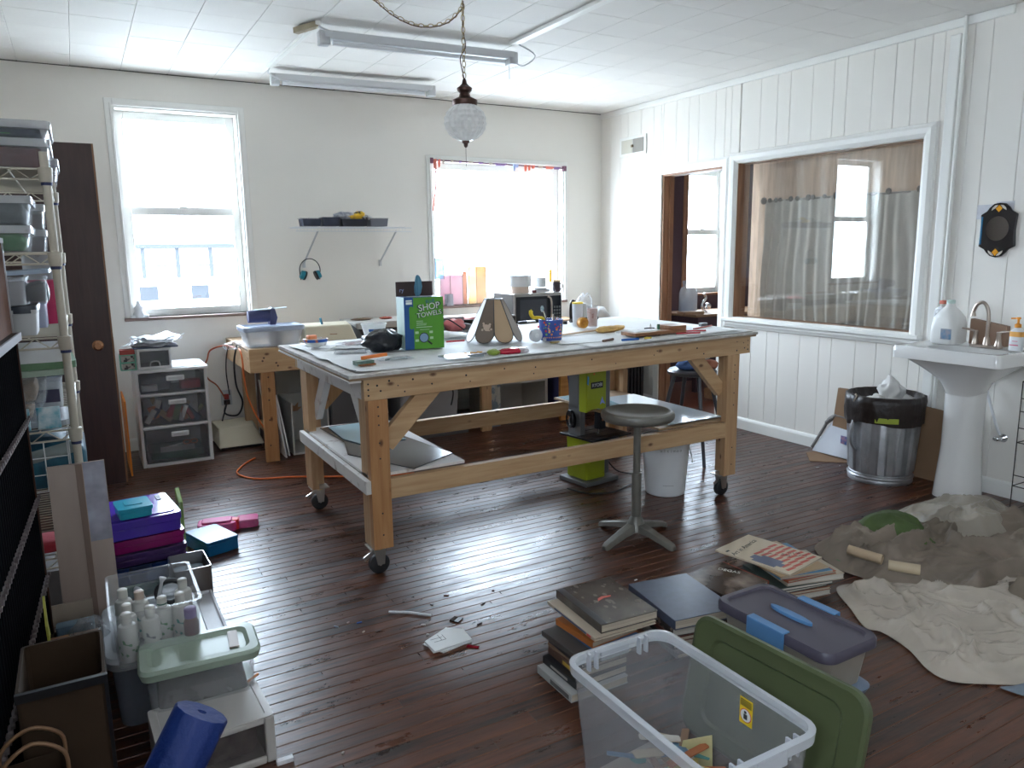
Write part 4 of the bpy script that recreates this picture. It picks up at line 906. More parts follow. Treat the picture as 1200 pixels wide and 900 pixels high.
MB().box(-.02,-.101,.05,.03,-.0,.055).build('case_label', solid('label_brown',(.3,.15,.08)), cs)
MB().beam((-.05,.0,.12),(-.06,.0,.165),.02,.012,(0,1,0)).build('lever', solid('lever_blue',(.03,.18,.28)), cs)
MB().hexa([(.16,-.08,0),(.25,-.02,0),(.25,.12,0),(.21,.12,0),(.15,-.06,.11),(.22,-.02,.06),(.22,.12,.06),(.18,.12,.11)]).build('case_end', BLK, cs)
gr = T('flat_machine', 'long grey flat box on the wall bench between the cream machine and the towel box', 'machine', (2.15, 5.75, .803))
MB().box(-.36,-.22,.06,.45,.2,.11).build('casing', mat('box_grey', (.42,.40,.37), .5), gr, bevel=.006)
MB().box(-.34,-.20,0,.43,.18,.06).build('casing_base', BLK, gr)
for i, (x, m_, lb) in enumerate([(1.90, mat('litter_brown',(.22,.14,.09),.8,bump=.6), 'brown scraps heaped on the long grey flat box'), (2.10, solid('scrap_red',(.5,.1,.06)), 'red scrap on the long grey flat box')]):
    o = blob('scrap_heap', m_, .15-.06*i, .05, .018, 60+i, 20, 8, amp=.5, fr=9); o.location = (x, 5.72, .914); tag(o, lb, 'scraps')
gr2 = T('grey_tray', 'grey rectangular tray on the wall bench right of the towel box', 'tray', (2.88, 5.80, .803))
MB().box(-.26,-.2,0,.22,.2,.05).build('tray_body', mat('box_grey',(.42,.40,.37),.5), gr2, bevel=.006)
MB().box(-.24,-.18,.05,.2,.18,.085).build('tray_load', PAPERD, gr2, bevel=.01)
o = T('plug_box', 'clear crumpled wrap hanging at the left end of the wall bench', 'wrapper', (.90, 5.55, .78)); a = blob('wrap', BAGFILM, .12,.10,.05, 71, 20, 10, amp=.4, parent=o)
# cream box on floor + cords
fb = T('cream_floor_box', 'cream angular metal box on the floor left of the wall bench', 'box', (.95, 5.97, 0))
MB().hexa([(-.155,-.17,.02),(.17,-.17,.02),(.17,.13,.02),(-.155,.13,.02),(-.13,-.06,.15),(.12,-.06,.15),(.14,.12,.18),(-.16,.12,.18)]).build('box_body', CREAM, fb, bevel=.008)
MB().box(-.14,-.15,0,.15,.12,.02).build('box_feet', BLK, fb)
ot = T('wall_outlet', 'grey wall outlet with plugs above the cream floor box', 'outlet', (.93, 6.19, .33))
MB().box(-.04,-.012,-.06,.04,0,.06).build('cover_plate', GPL, ot, bevel=.003)
MB().box(-.02,-.04,-.01,.015,-.012,.03).build('red_plug', solid('plug_red',(.35,.04,.03)), ot, bevel=.004)
MB().box(-.025,-.045,-.05,.02,-.012,-.015).build('black_plug', BLK, ot, bevel=.004)
def cable(pts, r_, m_, label, n=7): 
    o = MB().tube(bez(pts, n), r_, 6).build('cable', m_, smooth=True); return tag(o, label, 'cord')
OC = solid('cord_orange', (.72,.16,.03), .5); OCD = solid('cord_rust', (.42,.09,.03), .5)
cable([(.93,6.14,.31),(.90,6.12,.22),(.99,6.10,.20),(1.03,6.08,.30),(.98,6.0,.45),(.945,5.8,.66),(.94,5.6,.80)], .007, BLK, 'thick black cord rising from the outlet to the wall bench')
cable([(.92,6.14,.28),(.88,6.08,.20),(.86,6.0,.19)], .006, BLK, 'short black cord drooping onto the cream floor box')
cable([(.945,6.12,.36),(.93,6.1,.55),(.935,6.0,.72),(.93,5.7,.80)], .005, BLK, 'thin black cord running straight up beside the wall bench')
cable([(.91,6.14,.34),(.86,6.13,.44),(.80,6.13,.50),(.775,6.12,.58),(.80,6.1,.65),(.83,6.1,.72),(.90,5.9,.77),(.93,5.6,.78)], .006, OCD, 'rust coloured wavy cord on the wall behind the floor box')
cable([(.935,5.5,.785),(.935,5.42,.74),(.945,5.40,.50),(.99,5.38,.34),(1.06,5.40,.20),(1.15,5.5,.03),(1.10,5.60,.01)], .006, OC, 'orange cord hanging from the bench end and passing behind the bench leg')
cable([(.98,5.45,.007),(.88,5.32,.007),(.80,5.12,.007),(.88,4.93,.007),(1.10,4.84,.007),(1.30,4.72,.007),(1.60,4.55,.007),(1.80,4.5,.007)], .006, OC, 'orange extension cord curving across the floor under the worktable')
# under the bench
for i, (xb, xt, yy, lb) in enumerate([(1.175,1.115,5.36,'left of two thin white boards leaning under the wall bench'), (1.205,1.14,5.40,'right of two thin white boards leaning under the wall bench')]):
    o = MB().hexa([(xb,yy,0),(xb+.01,yy,0),(xb+.01,yy+.5,0),(xb,yy+.5,0),(xt,yy,.50-.05*i),(xt+.01,yy,.50-.05*i),(xt+.01,yy+.5,.50-.05*i),(xt,yy+.5,.50-.05*i)]).build('thin_board', WPL); tag(o, lb, 'board')
cb = T('white_cupboard', 'open off-white cupboard box with a faded leaf print under the wall bench', 'cupboard', (1.37, 5.40, 0))
OFFW = mat('off_white_board', (.50,.50,.48), .6)
MB().box(-.13,0,0,.14,.42,.012).box(-.13,.40,.012,.14,.42,.38).box(-.13,0,.012,-.118,.40,.38).box(.128,0,.012,.14,.40,.38).build('cupboard_body', OFFW, cb)
MB().prism([(-.05,0),(-.03,.03),(-.05,.06),(-.01,.04),(.02,.07),(.015,.03),(.045,.03),(.01,0)], 0, .001).build('leaf_print', solid('faded_orange',(.40,.22,.12)), cb, loc=(.0,.399,.24), rot=(pi/2,0,0))
dk = T('dark_cabinet', 'dark grey two-door cabinet under the wall bench', 'cabinet', (1.75, 5.42, 0))
DG = solid('cabinet_grey', (.12,.12,.13), .5)
MB().box(-.22,0,0,.22,.45,.50).build('cabinet_body', DG, dk, bevel=.004)
for sx in (-.215,.005): MB().box(sx,-.016,.03,sx+.21,0,.47).build('cabinet_door', DG, dk, bevel=.004)
MB().box(-.22,-.02,.50,.24,.45,.53).build('cabinet_top', OFFW, dk, bevel=.003)
tote('green_lid_tote', 'grey tote with a mint green lid under the wall bench', 'bin', (2.30, 5.52, .14), .52, .36, .36, see('grey_tub',(.34,.34,.36),.12), lid=solid('mint_lid',(.16,.36,.24),.4))
o = MB().box(2.0,5.35,.0,2.62,5.8,.136).build('low_crate', DG); tag(o, 'low dark crate carrying the mint lidded tote', 'crate')
cable([(2.45,5.3,.56),(2.44,5.30,.45),(2.47,5.3,.35),(2.45,5.3,.25)], .006, BLK, 'black cord hanging in front of the mint lidded tote')
o = MB().tube([(1.98,5.28,.20),(2.10,5.27,.215)], .028, 10).build('white_roll', WPL, smooth=50); tag(o, 'white roll lying on the low dark crate', 'roll')
wc = T('white_shelf_unit', 'white open shelf unit under the wall bench left of the bandsaw', 'shelf unit', (3.25, 5.45, 0))
MB().box(-.36,0,0,-.335,.42,.635).box(.16,0,0,.185,.42,.635).box(-.335,.40,0,.16,.42,.635).box(-.335,0,.0,.16,.40,.02).box(-.335,0,.33,.16,.40,.35).build('carcass', mat('shelf_white',(.52,.49,.46),.5), wc)
ch = T('scroll_panel', 'cream panel with grey scroll pattern leaning under the wall bench', 'panel', (2.86, 5.40, 0), 0)
MB().loft([[(-.03,yy,0),(.08,yy,0),(.09,yy,.45),(.05,yy,.56),(-.02,yy,.58),(-.03,yy,.5)] for yy in (0,.02)]).build('panel_board', mat('scroll_paint',(.45,.42,.38),.6,col2=(.16,.20,.24),scale=9,ramp=(.48,.52)), ch)
o = MB().box(2.50,5.38,.40,2.72,5.42,.46).build('wood_batten', PINE); tag(o, 'short pine batten under the wall bench left of the second leg', 'batten')
tote('navy_tote', 'navy blue plastic tote under the wall bench behind the bandsaw', 'bin', (3.70, 5.62, 0), .40, .34, .48, solid('navy_solid',(.03,.03,.12),.4), lid=solid('navy_solid',(.03,.03,.12)))
o = MB().loft([[(3.47,yy,0),(3.56,yy,0),(3.55,yy,.30),(3.52,yy,.50),(3.48,yy,.52),(3.47,yy,.5)] for yy in (5.30,5.33)]).build('orange_board', wood('orange_wood',(.55,.25,.06),(.4,.16,.03),knots=False)); tag(o, 'varnished orange wooden board leaning in front of the navy tote', 'board')
dk2 = T('black_fridge', 'black cabinet with a ribbed front at the right end of the wall bench', 'cabinet', (4.12, 5.35, 0))
MB().box(-.14,.02,0,.30,.6,.63).build('cabinet_body', BLK, dk2)
for i in range(11): MB().box(-.135+i*.039,0,.03,-.135+i*.039+.026,.02,.60).build('rib', BLK, dk2)

# microwave etc.
mw = T('microwave', 'silver framed black microwave on the wall bench under the second window', 'microwave', (3.38, 5.50, .80))
MB().box(-.235,.0,.015,.235,.36,.275).build('case', mat('mw_silver',(.42,.40,.38),.35,.4), mw, bevel=.006)
dp = MB().box(-.222,-.014,.03,.125,0,.25).build('door_panel', solid('mw_black',(.012,.014,.02),.12), mw, bevel=.004)
MB().box(-.19,-.0155,.055,.07,-.0145,.225).build('door_window', solid('mw_window',(.04,.045,.06),.1), dp)
MB().box(.13,-.012,.03,.222,0,.25).build('control_panel', solid('mw_black',(.012,.014,.02),.12), mw)
MB().tube(bez([(.085,-.012,.245),(.105,-.03,.225),(.108,-.035,.14),(.105,-.03,.05),(.085,-.012,.03)], 4), .008, 8).build('handle', NICKEL, dp, smooth=True)
q = MB()
for i in range(3):
    for j in range(4): q.box(.145+i*.025,-.0135,.06+j*.028,.162+i*.025,-.0125,.078+j*.028)
stuff(q.build('keypad', solid('key_grey',(.10,.11,.12)), mw))
MB().box(-.2,.03,0,.2,.33,.015).build('feet', BLK, mw); MB().box(-.238,.02,.02,-.2352,.355,.27).build('side_panel', solid('charcoal_panel',(.13,.125,.12),.5), mw)
o = T('paper_roll_holder', 'wide white drum standing on the microwave', 'drum', (3.26, 5.60, 1.077))
MB().cyl((0,0,.055),(0,0,.15),.095,n=28).build('drum_body', WPL, o, smooth=40); MB().cyl((0,0,0),(0,0,.055),.075,n=24).build('drum_foot', mat('cream_card',(.7,.55,.45),.6), o, smooth=40)
def mugg(loc, label, m_, r_, h_, side=-1):
    t = T('mug', label, 'mug', loc)
    MB().lathe([(r_*.8,0),(r_,.01),(r_*.97,h_),(r_*.9,h_),(r_*.9,.01)], 22).build('mug_body', m_, t, smooth=40)
    MB().tube(bez([(side*r_*.9,0,h_*.8),(side*r_*1.6,0,h_*.75),(side*r_*1.65,0,h_*.35),(side*r_*.9,0,h_*.2)], 5), r_*.13, 7).build('handle', m_, t, smooth=True)
mugg((3.465, 5.60, 1.118), 'white mug on a saucer on top of the microwave', WPL, .048, .082)
o = MB().lathe([(.05,0),(.075,.008),(.075,.011),(.04,.006)], 22, c=(3.465,5.60,1.105)).build('saucer', WPL, smooth=40); tag(o, 'white saucer under the white mug on the microwave', 'saucer')
o = MB().box(3.37,5.54,1.078,3.52,5.68,1.104).build('notepad', PAPERD); tag(o, 'white box under the saucer on the microwave', 'box')
mugg((3.60, 5.56, 1.077), 'dark glass coffee mug with a pale rim at the right of the microwave top', solid('mug_dark',(.07,.05,.06),.2), .036, .085, 1)
o = MB().cyl((3.60,5.56,1.163),(3.60,5.56,1.177),.036,n=18).build('amber_disc', mat('cream_lid',(.7,.5,.3))); tag(o, 'amber disc resting on the dark coffee mug', 'disc')
o = MB().box(3.34,5.51,1.077,3.365,5.54,1.10).build('red_cube', solid('dark_red',(.12,.02,.02))); tag(o, 'dark red cube on the front edge of the microwave top', 'block')
db = T('dark_speaker_box', 'dark brown box with a grey lid left of the microwave', 'box', (2.98, 5.30, .80))
MB().box(-.03,0,0,.06,.1,.115).build('box_body', solid('charcoal',(.06,.055,.05),.5), db, bevel=.004); MB().box(-.033,-.003,.115,.063,.103,.124).build('box_lid', GPL, db)
kt = T('kettle', 'white electric kettle with a black handle right of the microwave', 'kettle', (3.76, 5.44, .80))
MB().lathe([(.075,0),(.075,.02),(.07,.14),(.055,.175),(.02,.185)], 24).build('kettle_body', see('kettle_clear',(.7,.71,.7),.25), kt, smooth=40)
MB().tube(bez([(-.05,-.04,.17),(-.11,-.05,.20),(-.125,-.05,.12),(-.12,-.05,.03)], 5), .014, 8).build('handle', BLK, kt, smooth=True); MB().lathe([(.085,0),(.085,.02),(.08,.02)], 24, c=(0,0,-.0)).build('kettle_base', BLK, kt)
for i, (x, y, h_, m_, lb) in enumerate([(3.92,5.60,.24,BAGFILM,'crinkled clear bag standing right of the kettle'),(4.03,5.52,.12,WPL,'low white packet between the kettle and the right wall')]):
    o = blob('clear_bag', m_, .16,.12,h_, 80+i, 22, 12, amp=.4); o.location = (x,y,.802); tag(o, lb, 'bag')
o = MB().rbox(.10,.10,.012,.01).build('brown_sponge', CARD); o.location = (3.80,5.75,1.0); o.location.z = .802; tag(o, 'flat brown pad on the bench behind the kettle', 'pad')
tc = T('orange_torch', 'orange and clear tube standing on the second window sill at its right end', 'torch', (3.97, 6.24, .957))
MB().cyl((0,0,.0),(0,0,.17),.012,n=10).build('clear_stem', CLEAR, tc, smooth=50); MB().cyl((0,0,.17),(0,0,.29),.014,n=10).build('orange_body', solid('torch_orange',(.9,.40,.02)), tc, smooth=50); MB().cyl((0,0,.29),(0,0,.33),.006,n=8).build('nozzle', STEEL, tc)

# stained glass pieces on sill of window 2
def pane(x0, x1, z0, z1, y, m_, label, cuts=(), name='stained_glass_piece'):
    t = T(name, label, 'stained glass', ((x0+x1)/2, y, z0))
    w_ = (x1-x0)/2; xs = [-w_] + [c*(x1-x0)-w_ for c in cuts] + [w_]
    mm = m_ if isinstance(m_, list) else [m_]*(len(xs)-1)
    for i in range(len(xs)-1): MB().box(xs[i]+.002, -.002, .002, xs[i+1]-.002, .002, z1-z0).build('glass_pane', mm[i], t)
    q = MB()
    for x in xs: q.box(x-.0025, -.004, 0, x+.0025, .004, z1-z0)
    q.box(-w_,-.004,z1-z0,w_,.004,z1-z0+.004); q.build('lead_line', solid('lead_line',(.35,.25,.22)), t)
SGp = see('sg_pink', (.85,.62,.68), .15, tint=(1,.6,.7)); SGo = see('sg_orange', (.92,.62,.36), .15, tint=(1,.55,.25)); SGy = see('sg_cream', (.95,.80,.55), .3, tint=(1,.8,.45)); SGb = see('sg_blue', (.55,.7,.85), .3, tint=(.6,.85,1)); SGr = see('sg_red', (.75,.36,.22), .1, tint=(1,.3,.15))
pane(2.80, 3.02, .957, 1.22, 6.22, SGp, 'pink stained glass piece on the second window sill', (.45,))
pane(3.03, 3.07, .957, 1.25, 6.235, SGr, 'narrow red glass strip on the second window sill')
pane(3.08, 3.26, .957, 1.29, 6.22, [SGy, SGo], 'cream and orange stained glass piece on the second window sill', (.45,))
pane(2.742, 2.83, 1.19, 1.37, 6.20, SGb, 'pale blue glass square hanging at the left edge of the second window')
pane(2.742, 2.83, .957, 1.17, 6.245, see('sg_clear',(.8,.85,.88),.75), 'clear textured glass at the left foot of the second window')
o = MB().rbox(.07,.05,.10,.01).build('grey_pot', solid('pot_grey',(.30,.29,.32))); o.location=(2.86,6.175,.957); tag(o, 'small grey pot on the sill in front of the pink glass', 'pot')
rd = T('curtain_rod', 'thin rod with knotted coloured fabric ties across the top of the second window', 'curtain rod', (3.40, 6.165, 2.185))
MB().cyl((-.67,0,.018),(.70,0,-.002),.006,n=8).build('rod', solid('rod_plum',(.16,.06,.10)), rd)
MB().box(-.685,-.012,-.01,-.66,.02,.035).box(.67,-.012,-.025,.70,.02,.02).build('rod_bracket', solid('rod_plum',(.16,.06,.10)), rd)
tcol = [solid('tie_red',(.75,.18,.12)), solid('tie_purple',(.28,.16,.35)), solid('tie_blue',(.45,.55,.8)), solid('tie_tan',(.6,.5,.42))]
r7 = random.Random(4)
for (x, L_, ci, wd) in [(-.64,.07,0,.03),(-.60,.06,0,.02),(-.56,.03,3,.02),(-.48,.015,3,.03),(-.40,.012,1,.03),(-.30,.012,3,.05),(-.20,.012,1,.05),(-.10,.012,3,.04),(0,.014,1,.13),(.14,.05,2,.03),(.17,.02,2,.03),(.26,.05,0,.03),(.30,.04,0,.025),(.34,.02,0,.04),(.42,.012,3,.06),(.52,.014,0,.10),(.60,.014,1,.08)]:
    z0 = .018-.0146*(x+.67)
    MB().hexa([(x-wd*.35,-.006,z0-L_),(x+wd*.3,-.006,z0-L_*.9),(x+wd*.3,.006,z0-L_*.9),(x-wd*.35,.006,z0-L_),(x-wd/2,-.009,z0+.008),(x+wd/2,-.009,z0+.008),(x+wd/2,.009,z0+.008),(x-wd/2,.009,z0+.008)]).build('fabric_tie', tcol[ci], rd, bevel=.003)
o = MB().tube(bez([(2.765,6.16,2.18),(2.762,6.165,2.0),(2.745,6.17,1.86),(2.735,6.175,1.78)], 5), .008, 6).build('red_ribbon', solid('ribbon_coral',(.85,.35,.28))); tag(o, 'long coral ribbon hanging at the left of the second window', 'ribbon')
o = T('sill_ornament', 'small white ornament standing on the left window sill', 'ornament', (.375, 6.17, .987)); MB().lathe([(.04,0),(.045,.02),(.03,.05),(.035,.07),(.02,.09),(.01,.12)], 14).build('figure', WPL, o, smooth=50); MB().rbox(.12,.06,.02,.01).build('foot', WPL, o)

# ================================================================== WIRE WALL SHELF
ws = T('wire_wall_shelf', 'white wire shelf on the back wall between the windows', 'shelf', (1.92, 6.05, 1.60))
q = MB(); q.cyl((-.44,-.14,.03),(.50,-.14,.025),.004,n=6); q.cyl((-.44,-.14,.0),(.50,-.14,-.005),.003,n=6); q.cyl((-.42,.12,.03),(.42,.12,.03),.003,n=6); q.cyl((-.42,0,.026),(.42,0,.026),.003,n=6); q.build('long_wire', WPL, ws)
q = MB()
for i in range(34): x = -.43+i*.0265; q.cyl((x,.12,.033),(x,-.14,.033),.0016,n=4); q.cyl((x,-.143,.033),(x,-.143,.0),.0016,n=4)
stuff(q.build('cross_wires', WPL, ws))
for x in (-.27, .37): MB().beam((x,-.13,.0),(x-.055,.125,-.245),.006,.012,(0,1,0)).build('brace_rod', GPL, ws); MB().box(x-.065,.12,-.28,x-.045,.135,-.23).build('wall_clip', GPL, ws)
def openbox(mb, w_, d_, h_, t=.003, taper=.9): mb.loft([ring(w_*taper,d_*taper,.01,2,0), ring(w_,d_,.01,2,h_), ring(w_-2*t,d_-2*t,.01,2,h_), ring(w_*taper-2*t,d_*taper-2*t,.01,2,t)]); return mb
NB = solid('bin_navy', (.02,.025,.05), .35)
for i, (x, w_, h_, m_, lb, yy) in enumerate([(1.61,.15,.055,NB,'leftmost navy tray in a clear sleeve on the wire wall shelf',5.98),(1.765,.14,.068,NB,'second navy tray from the left on the wire wall shelf',5.98),(1.95,.22,.055,solid('bin_black',(.02,.02,.03),.4),'wide black tray full of packets on the wire wall shelf',5.98),(2.15,.155,.06,solid('bin_grey',(.16,.17,.20),.5),'grey tray at the right end of the row on the wire wall shelf',5.98)]):
    t = T('shelf_tray', lb, 'tray', (x, yy, 1.638)); openbox(MB(), w_, .13, h_).build('tray_body', m_, t, smooth=35)
    if i in (0, 3): MB().rbox(w_+.012,.14,.004,.01,h_+.002).build('clear_cover', CLEARX, t)
for i, (x, z_, m_, w_, h_, lb) in enumerate([(1.88,1.69,mat('print_packet_grey',(.45,.46,.5),.3,col2=(.15,.15,.2),scale=30),.17,.06,'grey printed packet lying over the black tray'),(1.955,1.69,mat('packet_yellow',(.85,.52,.02),.3,col2=(.55,.3,.05),scale=25),.16,.05,'bright yellow packet in the middle of the wire wall shelf'),(2.00,1.715,mat('packet_yellow_black',(.75,.50,.03),.3,col2=(.03,.02,.02),scale=18,ramp=(.45,.5)),.08,.04,'small yellow and black packet on top of the bright yellow packet'),(2.06,1.69,mat('packet_silver',(.6,.6,.6),.3,col2=(.12,.1,.1),scale=28,ramp=(.42,.5)),.08,.035,'silver and black packet right of the yellow packet')]):
    o = blob('packet', m_, w_, .09, h_, 90+i, 20, 10, amp=.35); o.location = (x, 5.96, z_); tag(o, lb, 'packet')
em = T('ear_defenders', 'teal ear defenders hanging from the left wire shelf bracket', 'ear defenders', (1.625, 6.12, 1.39))
MB().tube([(.082*cos(pi*k/20+pi*0), 0, .092*sin(pi*k/20)-.092) for k in range(21)], [.004]*21, 6).build('headband', BLK, em, smooth=True)
for s in (-1, 1):
    c = Vector((s*.062, -.01, -.125)); ax = Vector((s*.9, 0, .35)).normalized(); 
    MB().cyl(c - ax*.012, c + ax*.016, .036, .030, 18).build('ear_cup', solid('cup_teal',(.01,.22,.30),.4), em, smooth=50)
    MB().cyl(c - ax*.026, c - ax*.012, .036, .038, 18).build('cushion', BLK, em, smooth=50)
    MB().cyl((s*.082,0,-.09),(s*.075,0,-.165),.004,n=6).build('yoke', BLK, em)

# ================================================================== CEILING FIXTURES
def fluor(name, a, b, label, dz=.10):
    a = Vector(a); b = Vector(b); c = (a+b)/2; rz = atan2((b-a).y, (b-a).x); L_ = (b-a).length
    t = T(name, label, 'ceiling light', c, rz)
    MB().hexa([(-L_/2,-.03,-.035),(L_/2,-.03,-.035),(L_/2,.03,-.035),(-L_/2,.03,-.035),(-L_/2,-.06,.0),(L_/2,-.06,.0),(L_/2,.06,.0),(-L_/2,.06,.0)]).build('fixture_body', WPL, t, bevel=.004)
    MB().cyl((-L_/2+.05,0,-.052),(L_/2-.05,0,-.052),.014,n=12).build('tube_lamp', solid('tube_white',(.85,.86,.88),.2), t, smooth=50)
    for s in (-1, 1): MB().box(s*L_/2-.03,-.035,-.07,s*L_/2+.03,.035,.005).build('end_cap', GPL, t, bevel=.005)
    return t
fluor('shop_light', (1.35,4.50,2.665), (2.54,4.44,2.665), 'nearer white fluorescent shop light beside the pendant lamp')
fluor('shop_light', (1.34,5.68,2.665), (2.48,5.58,2.665), 'farther white fluorescent shop light by the back wall')
def raceway(a, b, w_, label):
    o = MB().beam(a, b, .022, w_).build('cable_raceway', WHITE_TRIM, bevel=.003); tag(o, label, 'raceway')
raceway((1.285,5.58,2.692),(1.30,4.42,2.692),.03,'thin white cable raceway on the ceiling joining the two shop lights')
raceway((2.48,4.32,2.690),(2.50,2.0,2.690),.05,'wide white cable raceway running forward on the ceiling right of the pendant')
o = MB().tube(bez([(1.30,4.42,2.67),(1.34,4.40,2.65),(1.38,4.44,2.66)],5),.006,5).build('loop_wire', WPL, smooth=True); tag(o,'short white wire loop at the left end of the nearer shop light','wire')
o = MB().tube(bez([(1.285,5.58,2.68),(1.26,5.5,2.63),(1.33,5.5,2.60),(1.34,5.66,2.63)],5),.005,5).build('loop_wire', WPL, smooth=True); tag(o,'white wire loop at the left end of the farther shop light','wire')
o = MB().tube(bez([(2.50,4.30,2.69),(2.60,4.25,2.62),(2.58,4.36,2.58),(2.54,4.43,2.62)],5),.005,5).build('loop_wire', WPL, smooth=True); tag(o,'white wire loop at the right end of the nearer shop light','wire')
o = MB().cyl((2.50,4.40,2.63),(2.50,4.40,2.50),.002,n=5).build('pull_string', GPL); tag(o,'thin pull string hanging from the nearer shop light','pull string')
o = MB().beam((1.30,4.43,2.685),(1.22,4.60,2.68),.03,.035).build('junction_cover', solid('aged_brass',(.42,.36,.26),.4,metal=.6)); tag(o,'tarnished junction plate at the left end of the nearer shop light','junction box')
# pendant lamp
PX, PY = 1.862, 3.754
pd = T('pendant_lamp', 'cut glass globe pendant lamp with a bronze cap hanging on a chain', 'pendant lamp', (PX, PY, 2.0))
GL = bpy.data.materials.new('cut_glass'); GL.use_nodes = True; b_ = GL.node_tree.nodes['Principled BSDF']; b_.inputs['Roughness'].default_value = .06; b_.inputs['Transmission Weight'].default_value = .45; b_.inputs['Base Color'].default_value = (.93,.93,.92,1); b_.inputs['IOR'].default_value = 1.3
BRZ = solid('bronze', (.10,.055,.045), .4, metal=.8)
n, mrows = 36, 18; rows = []
for j in range(mrows+1):
    th = .35 + (pi-.55)*j/mrows; row = []
    for i in range(n):
        k = 1 + (.05 if i % 2 == 0 else -.03) + (.03 if j % 2 else -.01)
        row.append((.106*k*sin(th)*cos(2*pi*i/n), .106*k*sin(th)*sin(2*pi*i/n), .105+.098*cos(th)))
    rows.append(row)
MB().loft(list(reversed(rows)), False, False).build('glass_globe', see('cut_glass_globe', (.95,.94,.92), .42, rough=.04, var=.25, scale=30), pd, smooth=False)
MB().lathe([(.062,.188),(.066,.196),(.066,.214),(.05,.222),(.03,.232),(.026,.25),(.038,.262),(.040,.275),(.026,.285),(.014,.297),(.010,.315),(.004,.325)], 24).build('bronze_cap', BRZ, pd, smooth=35)
MB().lathe([(.004,-.025),(.010,-.018),(.012,-.005),(.02,.0),(.02,.010)], 14).build('bottom_finial', BRZ, pd, smooth=40)
MB().cyl((0,0,-.12),(0,0,-.02),.0012,n=5).build('pull_cord', BRZ, pd)
BRS = solid('chain_brass', (.42,.33,.18), .35, metal=.9)
def link(mb, c, u, alt, L_=.034, w_=.010, r_=.0022):
    u = Vector(u).normalized(); t = Vector((0,1,0)) if abs(u.y) < .8 else Vector((1,0,0)); s_ = u.cross(t).normalized(); 
    if alt: s_ = u.cross(s_).normalized()
    pts = []
    for k in range(12):
        a = 2*pi*k/12; pts.append(Vector(c)+u*cos(a)*L_/2*(1)+s_*sin(a)*w_)
    mb.tube(pts, r_, 5, closed=True)
for j in range(13): 
    q = MB(); link(q, (0,0,.338+j*.028), (0,0,1), j % 2); q.build('chain_link', BRS, pd)
MB().tube(bez([(0,0,.32),(-.018,.005,.42),(.012,0,.48),(0,0,.56),(.004,0,.70)], 5), .0025, 5).build('lamp_wire', BRZ, pd, smooth=True)
MB().tube(bez([(0,0,.705),(0,.006,.69),(.008,0,.665),(0,0,.66),(-.008,0,.67)],4),.003,5).build('ceiling_hook', BRS, pd)
sw = T('swag_chain', 'brass swag chain with a dark cord looping across the ceiling to the pendant', 'chain', (1.6, 3.8, 2.6))
pp = bez([(1.855,3.754,2.665),(1.79,3.76,2.60),(1.70,3.77,2.565),(1.60,3.78,2.562),(1.50,3.80,2.60),(1.42,3.83,2.665),(1.385,3.84,2.69)], 4)
for i in range(len(pp)-1):
    c = (pp[i]+pp[i+1])/2 - Vector((1.6,3.8,2.6)); q = MB(); link(q, c, pp[i+1]-pp[i], i % 2, .03, .009); q.build('chain_link', BRS, sw)
MB().tube([p - Vector((1.6,3.8,2.606)) for p in pp], .003, 5).build('lamp_wire', BRZ, sw, smooth=True)
MB().lathe([(.03,.105),(.03,.098),(.012,.085),(.01,.07)], 14, c=(-.215,.04,0)).build('ceiling_canopy', BRZ, sw, smooth=40)

# vent on right wall
vt = T('wall_vent', 'small louvred wall vent high on the right wall', 'vent', (XR, 5.70, 2.355))
MB().box(-.012,-.19,-.085,0,.19,.085).build('vent_frame', WHITE_TRIM, vt, bevel=.003)
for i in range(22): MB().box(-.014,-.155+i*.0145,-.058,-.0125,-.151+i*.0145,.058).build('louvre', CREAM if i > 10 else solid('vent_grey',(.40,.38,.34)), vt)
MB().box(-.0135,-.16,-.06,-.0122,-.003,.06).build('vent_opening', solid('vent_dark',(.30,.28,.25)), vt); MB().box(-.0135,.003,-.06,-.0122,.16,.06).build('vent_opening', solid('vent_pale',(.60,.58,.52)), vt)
MB().box(-.026,-.012,-.012,-.012,.008,.01).build('vent_lever', solid('brass_dark',(.25,.18,.10)), vt)

# ================================================================== NEXT ROOM THINGS, CURTAIN
PB = mat('beige_backing', (.88,.66,.50), .8, col2=(.66,.47,.34), scale=10, bump=.15, bscale=60, stretch=(1,3,.35))
bkg = T('beige_backing_sheet', 'beige board behind the big interior window', 'backing board', (4.80, 3.66, .80)); 
MB().box(0,-.85,0,.012,.85,1.4).build('board', PB, bkg)
ct = T('grey_curtain', 'grey translucent curtain hung on dark tabs behind the interior window', 'curtain', (4.745, 3.66, .86))
CURT = see('curtain_cloth', (.58,.55,.50), .12, rough=.8, var=.25, scale=9)
def cf(y0, y1, zt, sd):
    def f(u, v):
        y = y0+(y1-y0)*u + .008*sin(v*6+sd); z = .0 + zt*v
        return (.018*sin(u*(y1-y0)*70+sd+1.2*sin(v*3+u*5))*(.45+.55*(1-v)) + .008*noise.noise(Vector((u*8, v*3, sd))), y, z)
    return f
MB().grid(90, 24, cf(-.30, .66, .93, 0)).build('curtain_panel', CURT, ct, smooth=True); MB().grid(50, 24, cf(-.62, -.27, .92, 2.2)).build('curtain_panel', CURT, ct, smooth=True)
MB().cyl((.0,-.66,.915),(.0,.69,.925),.006,n=8).build('curtain_rod', solid('rod_grey',(.25,.22,.21)), ct)
TAB = solid('tab_grey', (.13,.115,.11), .8)
